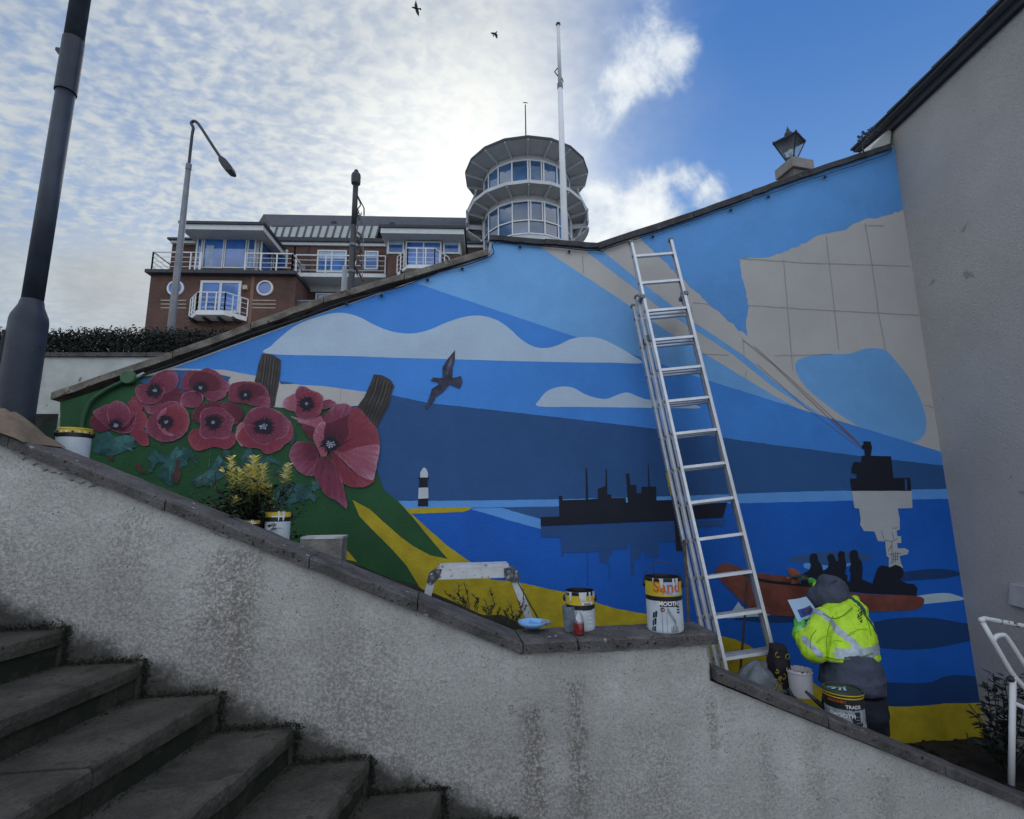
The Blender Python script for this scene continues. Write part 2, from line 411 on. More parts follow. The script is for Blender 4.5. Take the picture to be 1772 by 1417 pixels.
STAIR_U0, STAIR_Z0, RUN, RISE = -2.40, 1.70, .314, .1455
m_front = render_wall_mat('cream_render', (.58, .58, .555), (.24, .23, .22), grime_z=(-RISE/RUN, STAIR_Z0+STAIR_U0*RISE/RUN-.03),
    stains=[(-1.80, 2.02, .16, .75, .5), (-.42, 1.30, .085, .9, .6), (-.22, 1.40, .075, .9, .6), (-1.70, 2.02, .10, 1.1, .4), (.15, 1.2, .2, .8, .25), (-2.2, 2.2, .12, .6, .3), (.7, 1.1, .06, .5, .3), (1.3, .9, .1, .5, .25), (.44, 1.28, .05, .35, .5), (-1.2, 1.7, .3, .8, .25), (.95, 1.1, .12, .5, .2)])
m_coping = mat('weathered_coping', (.115, .108, .108), .9, .35, 7, 1.0, 60, specks=[((.26, .26, .24), 18, .70), ((.02, .02, .02), 55, .62)], fine=(.65, 130))
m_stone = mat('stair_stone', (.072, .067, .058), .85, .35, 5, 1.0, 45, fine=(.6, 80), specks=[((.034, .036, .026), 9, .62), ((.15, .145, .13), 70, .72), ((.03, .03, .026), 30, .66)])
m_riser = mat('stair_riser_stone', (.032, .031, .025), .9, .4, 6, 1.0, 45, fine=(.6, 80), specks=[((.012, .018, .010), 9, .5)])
m_soil = mat('soil', (.018, .015, .012), 1, .5, 9, 2.0, 40, specks=[((.05, .045, .04), 60, .68)])
m_grass = mat('pale_ground', (.22, .21, .19), 1, .25, .6, 1.0, 20)
m_white_old = mat('old_white_render', (.50, .53, .51), .9, .18, 3, .8, 60, specks=[((.2, .2, .19), 7, .66)])
m_gable = mat('gable_render', (.41, .405, .395), .92, .08, .9, 1.0, 55, fine=(.86, 110), specks=[((.27, .255, .24), 5.0, .70), ((.15, .14, .13), 34, .74)])
m_black = mat('black_painted_metal', (.020, .029, .047), .55, .3, 4, .25, 60, specks=[((.10, .09, .09), 45, .72)])
m_dark = mat('dark_grey_metal', (.028, .031, .037), .5, .2, 4)
m_galv = mat('galvanised_steel', (.17, .18, .20), .5, .15, 5, metal=.3)
m_alu = mat('aluminium', (.62, .64, .67), .38, .10, 9, .1, 50, metal=.55)
m_alu2 = mat('aluminium_paint_spattered', (.60, .62, .65), .45, .12, 9, metal=.3, specks=[((.16, .26, .42), 30, .66), ((.06, .06, .07), 45, .68)])
m_whitepaint = mat('white_paint', (.66, .68, .70), .5, .06, 4)
m_offwhite = mat('off_white_frame', (.56, .60, .62), .5, .06, 4)
m_slate = mat('slate_roof', (.055, .06, .075), .8, .2, 3, .3, 20)
m_soffit = mat('grey_soffit', (.42, .44, .46), .7, .08, 2)
m_metalroof = mat('pale_metal_roof', (.30, .33, .32), .4, .1, 1.2, metal=.2)
m_lead = mat('dark_fascia', (.035, .038, .05), .6, .2, 3)
m_brick = brick_mat('red_brick')
m_glass = glass_mat('window_glass', (.035, .13, .40), .45)
m_glass_d = glass_mat('tower_glass', (.03, .09, .20), .6)
m_curtain = mat('curtain', (.35, .45, .6), .9, .15, 2)
m_leaf = mat('hedge_leaf', (.012, .018, .014), .6, .5, 14)
m_twig = mat('hedge_twig', (.03, .024, .02), .9, .3, 14)

# ------------------------------------------------------------------ ground
def sstep(x, a, b_):
    t = min(1, max(0, (x-a)/(b_-a))); return t*t*(3-2*t)
def terrain():
    xs = [-2500, -800, -300, -120, -60, -40] + [-30+i*2 for i in range(31)] + [40, 60, 120, 300, 800, 2500]
    ys = [-2500, -600, -200, -60, -20, -8, -4, 0, 2, 3, 4, 5, 5.8, 6.3, 7, 8, 10, 12, 15, 18, 21, 24, 27, 30, 34, 40, 60, 120, 400, 1200, 3500]
    vs = []; fs = []
    for y in ys:
        for x in xs:
            z = -.62
            if y > 5.5:
                z = 3.75 + .31*(min(y, 27)-6)
                if x > 4.5: z = min(z, 3.4)
            z += .06*mnoise.noise(Vector((x*.2, y*.2, 0))) if abs(x) < 100 and abs(y) < 100 else 0
            if y > 60: z = 10.0 - (y-60)*.004
            vs.append((x, y, z))
    n = len(xs)
    for j in range(len(ys)-1):
        for i in range(n-1): fs.append((j*n+i, j*n+i+1, (j+1)*n+i+1, (j+1)*n+i))
    o = MB().add(vs, fs).build('ground', m_grass); tag(o, kind='structure', label='pale paved ground rising behind the painted wall')
terrain()

# ------------------------------------------------------------------ planting bed between the two walls
def cop_z(u):
    if u < -.47: return 1.562 + .4215*(-.47-u)
    if u < .47: return 1.565
    return 1.393 - .424*(u-.47)
NB_ = -.27
def mural_n(u):       # n (in the front wall frame) of the mural wall at u
    p = M_.o; # intersect
    a = W_.P(u, 0, 0); d = -W_.nn
    k = (p-a).dot(M_.nn)/d.dot(M_.nn); return -k
def soil_z(u, t):
    """t 0 at the front wall, 1 at the mural"""
    front = cop_z(u) - (.16 + .14*sstep(u, -.9, -.45) + .04*sstep(u, .3, .8))
    if u > 2.0: front = max(front, .30)
    back = 1.38 + .40*max(0, -.5-u) if u < -.45 else 1.38 - .22*sstep(u, -.45, .0) - .86*sstep(u, .25, 1.15)
    if u > 1.15: back = .30 - .03*(u-1.15)
    return front + (back-front)*sstep(t, .22, .62)
def soil_at(u, n):
    mn = mural_n(u); t = (n-NB_)/(mn-NB_); return soil_z(u, t)
def soil_bed():
    vs = []; fs = []; NU, NN = 140, 30
    for i in range(NU+1):
        u = -5.6 + 10.0*i/NU; mn = mural_n(u)
        for j in range(NN+1):
            t = j/NN; n = NB_ + (mn-.03-NB_)*t
            p = W_.P(u, n, 0); z = soil_z(u, t) + .035*mnoise.noise(Vector((p.x*6, p.y*6, 1))) + .02*mnoise.noise(Vector((p.x*19, p.y*19, 4)))
            vs.append((p.x, p.y, z))
    for i in range(NU):
        for j in range(NN): fs.append((i*(NN+1)+j, (i+1)*(NN+1)+j, (i+1)*(NN+1)+j+1, i*(NN+1)+j+1))
    o = MB().add(vs, fs).build('soil_bed', m_soil, smooth=True)
    tag(o, kind='structure', label='dark soil of the planting bed')
    # crumbs of soil
    b = MB()
    for _ in range(1500):
        u = random.uniform(.0, 4.2); mn = mural_n(u); t = random.random(); n = NB_+(mn-NB_)*t
        p = W_.P(u, n, soil_z(u, t)+.0); b.ball(p, random.uniform(.006, .022), 5, (1, random.uniform(.6, 1.2), .7))
    o = b.build('soil_clods', m_soil); tag(o, 'loose clods of dark soil in the planting bed', kind='stuff')
soil_bed()

# ------------------------------------------------------------------ front garden wall with coping stones
fw = thing('garden_wall', 'stained cream rendered wall with dark coping, stepping down beside the stairs', 'wall', W_.P(0, -.13, -.6))
def front_wall():
    face = -.035
    top = [(-6.0, cop_z(-6.0)), (-.47, 1.562), (.462, 1.565), (.462, 1.396), (2.6, cop_z(2.6)), (3.0, cop_z(3.0))]
    poly = [(u, z-.052) for u, z in top]; poly += [(3.0, -.6), (-6.0, -.6)]
    poly[2] = (.440, poly[2][1]); poly[3] = (.440, poly[3][1])
    b = MB(); pts = [W_.P(u, face, z) for u, z in poly]
    b.prism(pts[::-1], -W_.nn*.17).build('wall_body', m_front, fw)
    # loosened skim of render under the coping
    rng = random.Random(3)
    sk = mat('chipped_render', (.36, .36, .34), .95, .3, 20, 1.0, 60)
    for (u0, u1) in ((-2.72, -2.32), (-1.88, -1.78), (-.30, .40)):
        b = MB(); n = 26; pts = []
        for i in range(n+1):
            u = u0+(u1-u0)*i/n; e = min(1, i/4, (n-i)/4)
            pts.append((u, cop_z(u)-.053, cop_z(u)-.058-e*rng.uniform(.008, .035 if u0 < -2 else .014)))
        for i in range(n):
            a, q = pts[i], pts[i+1]
            b.hexa([W_.P(a[0], face, a[2]), W_.P(q[0], face, q[2]), W_.P(q[0], face+.009, q[2]+.004), W_.P(a[0], face+.009, a[2]+.004),
                    W_.P(a[0], face, a[1]), W_.P(q[0], face, q[1]), W_.P(q[0], face+.009, q[1]), W_.P(a[0], face+.009, a[1])])
        b.build('loose_render', sk, fw)
    def stone(u0, u1, z0, z1, n0=0.0, n1=-.25, th=.05):
        g = .0025; b = MB(); N = 8; vs = []
        rr = random.Random(int((u0+9)*100))
        for i in range(N+1):
            t = i/N; u = u0+g+(u1-u0-2*g)*t; z = z0+(z1-z0)*t
            a = rr.uniform(-.003, .003); q = rr.uniform(-.003, .002)
            vs += [W_.P(u, n1+a, z-th), W_.P(u, n0+a, z-th+q), W_.P(u, n0+a*.6, z-.008+q), W_.P(u, n0-.008+a, z+q), W_.P(u, n1+.008, z+.002+q), W_.P(u, n1, z-.008)]
        fs = []
        for i in range(N):
            for k in range(6): fs.append((i*6+k, (i+1)*6+k, (i+1)*6+(k+1) % 6, i*6+(k+1) % 6))
        fs += [tuple(range(5, -1, -1)), tuple(N*6+k for k in range(6))]
        b.add(vs, fs).build('coping_stone', m_coping, fw)
    us = [-6.0, -5.2, -4.4, -3.75, -3.1, -2.70, -2.05, -1.43, -.95, -.47]
    for a, q in zip(us, us[1:]): stone(a, q, cop_z(a-1e-4), cop_z(q-1e-4))
    us = [-.47, -.21, .484]
    for a, q in zip(us, us[1:]): stone(a, q, 1.565, 1.565)
    us = [.458, 1.02, 1.62, 2.2, 2.7, 3.0]
    for a, q in zip(us, us[1:]): stone(a, q, 1.393-.424*(a-.47), 1.393-.424*(q-.47))
    # rough end under the raised stretch
    MB().box(W_, .4405, .452, -.045, -.2, 1.34, 1.512).build('end_render', sk, fw)
    # paint drips on the coping
    wd = mat('white_drips', (.6, .62, .64), .7, .1, 10)
    b = MB()
    for (u, n) in ((-2.69, -.03), (-2.45, -.05), (-1.95, -.04), (-1.55, -.02), (-1.44, -.01), (-.33, -.07), (-.30, -.075), (1.2, -.01), (1.15, -.03), (-1.0, -.1), (-2.0, -.16)):
        rr = random.Random(int(u*97)); z = cop_z(u)+.0025
        b.sheet([W_.P(u+c(k)*rr.uniform(.004, .011), n+s(k)*rr.uniform(.003, .008), z-(.42*c(k)*.006 if u < -.47 or u > .47 else 0)+.001) for k in [i*.7 for i in range(9)]])
    b.build('paint_drip', wd, fw)
front_wall()
# small rendered pier stub on the planter side
st = thing('pier_stub', 'short rendered block with a pale top behind the coping under the poppies', 'pier', W_.P(-1.36, -.4, 1.5))
pu = W_.uz(592, 942, -.255)[0]
MB().box(W_, pu-.2, pu, -.255, -.40, 1.5, 2.028).build('pier_body', mat('pier_render', (.19, .18, .17), .95, .3, 12, 1.0, 50), st)
MB().box(W_, pu-.2, pu+.003, -.252, -.405, 2.029, 2.040).build('pale_cap', mat('pale_cap', (.42, .44, .44), .9, .3, 18, 1.0, 50), st)

# ------------------------------------------------------------------ stone stairs
SD = Vector((-s(R(4.3)), -c(R(4.3)), 0))    # nosings run this way, towards the viewer
stairs = tag(bpy.data.objects.new('stone_stairs', None), 'dark worn stone stairs coming down beside the garden wall', kind='structure'); COL.objects.link(stairs)
stairs.location = W_.P(0, .5, -.6)
def stair_flight():
    rr = random.Random(5)
    cross = W_.u.dot(SD)   # shear per metre
    for k in range(-10, 16):
        z = STAIR_Z0 - RISE*k; u = STAIR_U0 + RUN*k
        if z < -.6: break
        L = 4.2; cuts = [0, rr.choice([.62, .95, 1.3]), 2.3, L] if k != 3 else [0, .46, 1.9, L]
        for a, q in zip(cuts, cuts[1:]):
            N = 16; vs = []; b = MB()
            dz = rr.uniform(-.004, .003); gap = .004
            for i in range(N+1):
                t = a+gap+(q-a-2*gap)*i/N; base = W_.P(u, -.034, 0)+SD*t; j = rr.uniform(-.004, .004)-(.012 if rr.random() < .10 else 0); jz = rr.uniform(-.0015, .0015)+dz
                f = base+W_.u*j; bk = base-W_.u*(RUN+.03)
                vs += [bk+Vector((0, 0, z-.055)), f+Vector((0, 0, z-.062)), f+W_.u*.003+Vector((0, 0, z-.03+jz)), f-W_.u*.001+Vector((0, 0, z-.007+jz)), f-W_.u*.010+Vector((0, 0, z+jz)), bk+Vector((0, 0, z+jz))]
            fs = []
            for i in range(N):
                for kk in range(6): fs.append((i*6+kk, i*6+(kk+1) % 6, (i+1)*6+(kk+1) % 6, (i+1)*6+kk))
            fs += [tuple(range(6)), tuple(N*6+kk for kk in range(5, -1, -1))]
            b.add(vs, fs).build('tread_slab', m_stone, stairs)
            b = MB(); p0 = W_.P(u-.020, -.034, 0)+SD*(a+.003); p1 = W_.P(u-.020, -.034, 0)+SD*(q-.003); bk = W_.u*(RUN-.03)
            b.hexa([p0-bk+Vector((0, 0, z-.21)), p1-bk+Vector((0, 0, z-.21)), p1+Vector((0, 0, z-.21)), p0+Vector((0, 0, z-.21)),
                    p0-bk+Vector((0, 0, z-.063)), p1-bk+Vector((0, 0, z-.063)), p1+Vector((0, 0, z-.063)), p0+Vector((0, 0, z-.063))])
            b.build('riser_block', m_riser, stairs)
    # moss and dirt packed in the angle with the wall and in the step corners
    b = MB()
    for k in range(-3, 9):
        z = STAIR_Z0 - RISE*k; u = STAIR_U0 + RUN*k
        for _ in range(900):
            side = rr.random()
            if side < .5:   # along the wall on the tread
                uu = u - rr.random()*RUN; nn = -.034+abs(rr.gauss(0, .012)); zz = z + abs(rr.gauss(0, .012))
            elif side < .85:  # up the wall past the nosing
                uu = u + abs(rr.gauss(0, .016)); nn = -.034+rr.random()*.01; zz = z - rr.random()*RISE + .01
            else:
                t = rr.random()**2*1.6; q = W_.P(u-RUN-.0, -.034, 0)+SD*t; uu = (q-W_.o).dot(W_.u)+abs(rr.gauss(0, .01)); nn = (q-W_.o).dot(W_.nn); zz = z+abs(rr.gauss(0, .006))
            p = W_.P(uu, nn, zz); h = rr.uniform(.004, .014); d = Vector((rr.uniform(-1, 1), rr.uniform(-1, 1), rr.uniform(.2, 1.2))).normalized()*h; e = Vector((rr.uniform(-1, 1), rr.uniform(-1, 1), 0)).normalized()*h*.35
            b.add([p-e, p+e, p+d], [(0, 1, 2)])
    o = b.build('moss', mat('moss', (.016, .022, .012), 1, .5, 20), stairs); o['kind'] = 'stuff'
stair_flight()

# ------------------------------------------------------------------ gable wall on the right
CR_U = M_.uz(1640, 860)[0]
G_ = Frame(-86, 1640, 860, 4.75)    # plane through the corner, running towards the viewer (u towards the viewer, n to the left)
if G_.u.y > 0: G_.u = -G_.u
if G_.nn.x > 0: G_.nn = -G_.nn
gab = thing('gable_house', 'plain grey rendered gable end of the house beside the mural', 'house', (4.3, 3.8, -.6))
def gable():
    # u grows towards the viewer, roof verge climbs
    uz = lambda px, py, n=0: G_.uz(px, py, n)
    def gp(px, py, n=0):
        d = pray(px, py); k = (G_.o.dot(G_.nn)+n)/d.dot(G_.nn); p = d*k+EYE; return p
    a = gp(1545, 222); q = gp(1772, 5)
    dirv = (q-a); slope = dirv.z/dirv.xy.length; ud = Vector((dirv.x, dirv.y, 0)).normalized()
    L = 5.2
    e = a+ud*L+Vector((0, 0, slope*L))
    def lo(p, z=-.6): return Vector((p.x, p.y, z))
    a0 = a-ud*.0
    g0 = G_.o+Vector((0, 0, a.z))
    g0 = g0-Vector((0, 0, slope*(a-g0).xy.length)) if (a-g0).dot(ud) > 0 else g0
    g0 = g0 - ud*.1 - Vector((0, 0, slope*.1))
    wall = [lo(g0), lo(e), e, g0]
    MB().prism(wall, -G_.nn*.25).build('wall', m_gable, gab)
    # verge board, drip and slates
    up = Vector((0, 0, 1))
    a1 = a-ud*.40-up*slope*.40
    nrm = (up*1 - ud*slope).normalized()
    def strip(name, mtl, n0, n1, h0, h1, s0=0.0):
        b = MB(); A = a1+ud*s0+up*slope*s0
        b.hexa([A+G_.nn*n1+nrm*h0, e+G_.nn*n1+nrm*h0, e+G_.nn*n0+nrm*h0, A+G_.nn*n0+nrm*h0, A+G_.nn*n1+nrm*h1, e+G_.nn*n1+nrm*h1, e+G_.nn*n0+nrm*h1, A+G_.nn*n0+nrm*h1]); b.build(name, mtl, gab)
    strip('verge_board', m_lead, .003, .05, -.035, .035)
    strip('verge_soffit', mat('verge_soffit', (.12, .125, .13), .8), .0, .12, .036, .052)
    # individual slates at the verge, proud of one another
    LL = (e-a1).length; step = .26; dd = (e-a1).normalized(); k = 0
    while k*step < LL-.3:
        A = a1+dd*(k*step)+nrm*(.053+.0); th = .012
        b = MB(); B = A+dd*(step-.006)
        b.hexa([A+G_.nn*.15, B+G_.nn*.15, B-G_.nn*.6, A-G_.nn*.6, A+G_.nn*.15+nrm*(th+.012), B+G_.nn*.15+nrm*th, B-G_.nn*.6+nrm*th, A-G_.nn*.6+nrm*(th+.012)])
        b.build('verge_slate', m_slate, gab); k += 1
    # roof plane behind the verge
    b = MB(); A = a1-G_.nn*.6; E_ = e-G_.nn*.6
    b.hexa([A-G_.nn*5-nrm*.05, E_-G_.nn*5-nrm*.05, E_-nrm*.05, A-nrm*.05, A-G_.nn*5+nrm*.06, E_-G_.nn*5+nrm*.06, E_+nrm*.06, A+nrm*.06]); b.build('roof', m_slate, gab)
    # white kneeler above the coping
    k0 = gp(1500, 262, .02); 
    kp = [M_.at(1503, 261, .03), M_.at(1540, 250, .03), M_.at(1543, 222, .03), M_.at(1532, 229, .03)]
    MB().prism(kp[::-1], -M_.nn*.35).build('kneeler', m_white_old, gab)
    # curled iron cresting on the roof edge
    ir = m_black; b = MB(); rr = random.Random(2)
    for (px, py, r_) in ((1490, 250, 4), (1495, 243, 5), (1500, 248, 4), (1503, 238, 5), (1508, 232, 5), (1513, 228, 4), (1516, 234, 4), (1497, 235, 4), (1489, 242, 3), (1494, 256, 4), (1507, 243, 4)):
        p = M_.at(px-3, py-5, .10); rad = r_/190
        for q in range(6):
            t0 = q*math.pi/3
            b.tube([p+M_.u*c(t0)*rad*.25+Vector((0, 0, s(t0)*rad*.25)), p+M_.u*c(t0+.3)*rad*.8+Vector((0, 0, s(t0+.3)*rad*.8)), p+M_.u*c(t0+.6)*rad*1.15+Vector((0, 0, s(t0+.6)*rad*1.15))], .005, 5)
    b.tube([M_.at(1494, 262, .10), M_.at(1492, 250, .10), M_.at(1500, 240, .10), M_.at(1512, 228, .10), M_.at(1522, 226, .10)], .008, 6)
    b.build('iron_cresting', ir, gab)
    # junction box on the gable
    jb = [gp(1755, 1009), gp(1752, 1045), gp(1790, 1056), gp(1790, 1016)]
    MB().prism(jb, G_.nn*.04).build('junction_box', mat('grey_plastic', (.42, .43, .44), .6, .1, 8), gab, bevel=.004)
gable()

# ------------------------------------------------------------------ boundary wall and hedge behind the left end
BW = Frame(2, 150, 650, 5.6)
bw = thing('boundary_wall', 'low white rendered wall under the hedge left of the mural', 'wall', BW.P(0, -.1, 3.2))
def boundary():
    u0, z0 = BW.uz(-600, 640); u1, z1 = BW.uz(420, 614); zt = BW.uz(150, 618)[1]
    MB().box(BW, u0, u1, 0, -.15, 3.0, zt-.0).build('wall_body', m_white_old, bw)
    zt2 = BW.uz(150, 611)[1]; n = 6
    for i in range(n):
        a = u0+(u1-u0)*i/n; q = u0+(u1-u0)*(i+1)/n
        MB().box(BW, a+.004, q-.004, .03, -.2, zt+.002, zt2).build('coping_stone', m_coping, bw)
    zb = BW.uz(150, 716)[1]
    MB().box(BW, u0, u1, .012, -.0, zb-.25, zb).build('plinth', m_riser, bw)
boundary()
def hedge():
    HF = Frame(2, 200, 590, 6.3); rr = random.Random(11)
    u0 = HF.uz(-260, 590)[0]; u1 = HF.uz(560, 590)[0]; zt = HF.uz(200, 565)[1]; zb = HF.uz(200, 618)[1]-.25
    h = thing('clipped_hedge', 'long dark clipped hedge above the low white wall', 'hedge', HF.P(-1, -.3, zb))
    b = MB()
    for _ in range(90000):
        u = rr.uniform(u0, u1); v = rr.random(); z = zb+(zt-zb)*v+rr.gauss(0, .012)+.03*mnoise.noise(Vector((u*2, 0, 5))); n = -rr.random()**.8*.5
        if mnoise.noise(Vector((u*5.5, n*6, z*5.5))) > .50 and rr.random() < .7: continue
        p = HF.P(u, n, z); l = rr.uniform(.012, .024)
        d = Vector((rr.gauss(0, 1), rr.gauss(0, 1), rr.gauss(0, 1))).normalized(); e = d.cross(Vector((rr.gauss(0, 1), rr.gauss(0, 1), rr.gauss(0, 1)))).normalized()
        b.add([p-d*l, p+e*l*.5, p+d*l, p-e*l*.5], [(0, 1, 2, 3)])
    o = b.build('foliage', m_leaf, h); o['kind'] = 'stuff'
    b = MB()
    for _ in range(160):
        u = rr.uniform(u0, u1); n = -rr.random()*.5; p = HF.P(u, n, zb); q = HF.P(u+rr.gauss(0, .12), n+rr.gauss(0, .06), zt-.02+rr.gauss(0, .025))
        b.tube([p, p.lerp(q, .5)+Vector((rr.gauss(0, .02), 0, 0)), q], [.006, .004, .002], 4)
    o = b.build('twigs', m_twig, h); o['kind'] = 'stuff'
hedge()
# ------------------------------------------------------------------ the mural wall and its painting
mw = thing('mural_wall', 'tall wall painted with an unfinished seaside mural of poppies, ships and blue sky', 'mural wall', M_.P(-3.5, -.1, .2))
m_primer = mat('mural_primer', (.51, .50, .485), .85, .05, 1.6, .25, 70, fine=(.97, 60))
def mural_body():
    top = [(88, 702), (300, 634), (560, 540), (848, 441), (848, 408), (1035, 428), (1200, 375), (1400, 305), (1543, 252)]
    cz = [M_.uz(*p) for p in top]
    pts = [M_.P(u, 0, z) for u, z in cz]
    uR = M_.uz(1660, 1000)[0]; uR = max(uR, cz[-1][0])
    pts += [M_.P(uR+.25, 0, cz[-1][1]-.03), M_.P(uR+.25, 0, -.3), M_.P(M_.uz(104, 700)[0], 0, -.3)]
    pts[0] = M_.P(M_.uz(104, 700)[0], 0, M_.uz(104, 697)[1])
    MB().prism(pts, -M_.nn*.22).build('wall_body', m_primer, mw)
    # low green painted stub left of the mural
    MB().prism([M_.at(58, 742, .0), M_.at(104, 722, .0), M_.at(104, 800, .0), M_.at(58, 800, .0)][::-1], -M_.nn*.2).build('low_stub', mat('mural_green_dark', (.012, .03, .02), .9, .3, 6), mw)
    # coping stones following the top edge
    m_c2 = mat('mural_coping', (.17, .155, .135), .92, .4, 8, 1.0, 55, specks=[((.30, .30, .27), 24, .66), ((.10, .055, .03), 9, .62)])
    m_c3 = mat('mural_coping_dark', (.060, .060, .065), .92, .35, 8, 1.0, 55, specks=[((.22, .22, .21), 28, .69)])
    def run(path, th, m_, stone=.62, n0=.035, n1=-.24):
        P2 = [M_.uz(px, py, n0) for px, py in path]
        for (u0, z0), (u1, z1) in zip(P2, P2[1:]):
            L = abs(u1-u0); k = max(1, round(L/stone)); rr = random.Random(int(u0*50))
            for i in range(k):
                a = u0+(u1-u0)*i/k+.003; q = u0+(u1-u0)*(i+1)/k-.003
                za = z0+(z1-z0)*(a-u0)/(u1-u0); zq = z0+(z1-z0)*(q-u0)/(u1-u0); j = rr.uniform(-.004, .004)
                b = MB(); N = 5; vs = []
                for t_ in range(N+1):
                    t = t_/N; u = a+(q-a)*t; z = za+(zq-za)*t+j; w1 = rr.uniform(-.005, .004); w2 = rr.uniform(-.006, .005)
                    vs += [M_.P(u, n1, z-th), M_.P(u, n0+w1, z-th+w2), M_.P(u, n0+w1, z-.008+w2*.4), M_.P(u, n0-.012, z+w2*.4), M_.P(u, n1, z+.03)]
                fs = []
                for t_ in range(N):
                    for kk in range(5): fs.append((t_*5+kk, (t_+1)*5+kk, (t_+1)*5+(kk+1) % 5, t_*5+(kk+1) % 5))
                fs += [tuple(range(4, -1, -1)), tuple(N*5+kk for kk in range(5))]
                b.add(vs, fs).build('coping_stone', m_, mw)
    run([(88, 678), (300, 606), (560, 512), (700, 472), (846, 428)], .058, m_c2)
    run([(848, 404), (1035, 419)], .05, m_c3, .5)
    run([(1035, 418), (1200, 364), (1400, 292), (1542, 246)], .062, m_c3)
    # thin black cable clipped under the coping
    cab = [(700, 494), (760, 472), (848, 444), (852, 424), (870, 418), (930, 425), (1035, 434), (1050, 430), (1130, 404), (1200, 381), (1300, 346), (1400, 311), (1500, 279), (1538, 264), (1543, 254)]
    cab = cr(cab, 4, False); rr = random.Random(8)
    path = [M_.at(x, y+rr.uniform(-.8, .8), .026) for x, y in cab]
    MB().tube(path, .0045, 5).build('clipped_cable', m_black, mw)
    cab2 = [(240, 650), (330, 618), (420, 582), (520, 549), (600, 520), (700, 494)]
    MB().tube([M_.at(x, y+1, .026) for x, y in cr(cab2, 4, False)], .006, 5).build('clipped_cable', m_black, mw)
    for x, y in ((740, 481), (800, 462), (900, 424), (985, 432), (1130, 406), (1265, 360), (1330, 337), (1428, 303), (660, 508), (600, 522)):
        p = M_.at(x, y+3, .022); MB().ball(p, .014, 8).build('cable_clip', m_black, mw)
mural_body()

PAINT = {}
def pm(name, base, amt=.06, sc=2.0):
    if name in PAINT: return PAINT[name]
    m = bpy.data.materials.new('paint_'+name); m.use_nodes = True; nt = m.node_tree; nt.nodes.clear(); b = NB(nt)
    pos = b.n('ShaderNodeNewGeometry').outputs['Position']
    col = add_noise_color(b, pos, base, amt, sc, 6)
    mp = b.n('ShaderNodeMapping'); b.set(mp.inputs['Vector'], pos); mp.inputs['Scale'].default_value = (3, 3, 40)
    col = b.mix(b.m('MULTIPLY', b.ss(b.noise(mp.outputs[0], 2.2, 4, .6), .5, .75), .10), col, tuple(min(1, v*1.5+.01) for v in base))
    col = b.mix(b.m('MULTIPLY', b.ss(b.noise(pos, 5.5, 7, .68), .44, .70), .16), col, tuple(min(1, v*1.35+.012) for v in base))
    col = b.mix(b.m('MULTIPLY', b.ss(b.noise(pos, 38, 4, .7), .60, .72), .18), col, tuple(v*.72 for v in base))
    p = b.n('ShaderNodeBsdfPrincipled'); b.set(p.inputs['Base Color'], col); p.inputs['Roughness'].default_value = .62; p.inputs['Specular IOR Level'].default_value = .3
    bp = b.n('ShaderNodeBump'); bp.inputs['Strength'].default_value = .5; bp.inputs['Distance'].default_value = .006
    b.set(bp.inputs['Height'], b.m('ADD', b.noise(pos, 75, 4, .6), b.m('MULTIPLY', b.noise(pos, 5, 3, .5), 1.5))); nt.links.new(bp.outputs[0], p.inputs['Normal'])
    o = b.n('ShaderNodeOutputMaterial'); nt.links.new(p.outputs[0], o.inputs[0]); PAINT[name] = m; return m
LAYER = [0]
def tess(pts2):
    tr = mathutils.geometry.tessellate_polygon([[Vector((x, y, 0)) for x, y in pts2]])
    return [tuple(t) for t in tr]
def paint(name, pts, m_, smooth=0, amp=.45, layer=None, label=None, parent=None):
    """one painted shape: an outline in the mural's own plane, a thin coat on the wall"""
    if smooth: pts = cr(pts, smooth)
    elif amp: pts = wob(pts, amp)
    if layer is None: LAYER[0] += 1; layer = LAYER[0]
    n = .00015*layer
    vs = [M_.at(x, y, n) for x, y in pts]
    b = MB(); b.add(vs, tess(pts)); o = b.build(name, m_, parent or mw)
    me = o.data
    # face the viewer
    if me.polygons and sum(p.normal.dot(M_.nn)*p.area for p in me.polygons) < 0: me.flip_normals()
    if label: o['label'] = label
    return o
sky_mid = pm('sky_mid', (.058, .255, .72), .10, .8); sky_light = pm('sky_light', (.17, .42, .80), .12, .8); sky_up = pm('sky_upper', (.115, .345, .75), .14, .7)
hill = pm('far_shore', (.025, .095, .265), .12, .7); sea = pm('sea', (.008, .115, .52), .12, .7); seadk = pm('deep_water', (.010, .050, .165)); band = pm('horizon_band', (.12, .35, .80))
cloudp = pm('cloud_white', (.45, .58, .72), .04); yellow = pm('sand_yellow', (.46, .36, .020), .14, 8); green = pm('hill_green', (.018, .085, .030), .15, 3)
blk = pm('silhouette_black', (.010, .013, .025)); whitep = pm('white', (.55, .60, .66)); refl = pm('reflection_blue', (.022, .085, .26)); wedge = pm('slate_blue', (.032, .10, .27))
orange = pm('boat_orange', (.19, .060, .043), .25, 7); grid = pm('pencil_line', (.33, .325, .315)); rust = pm('rust_pencil', (.24, .13, .10)); foam = pm('foam_white', (.44, .58, .66))
teal = pm('leaf_teal', (.024, .090, .090), .45, 14); teal2 = pm('leaf_teal_light', (.045, .135, .135), .45, 18); brown = pm('brown_stroke', (.075, .040, .035), .3, 8)
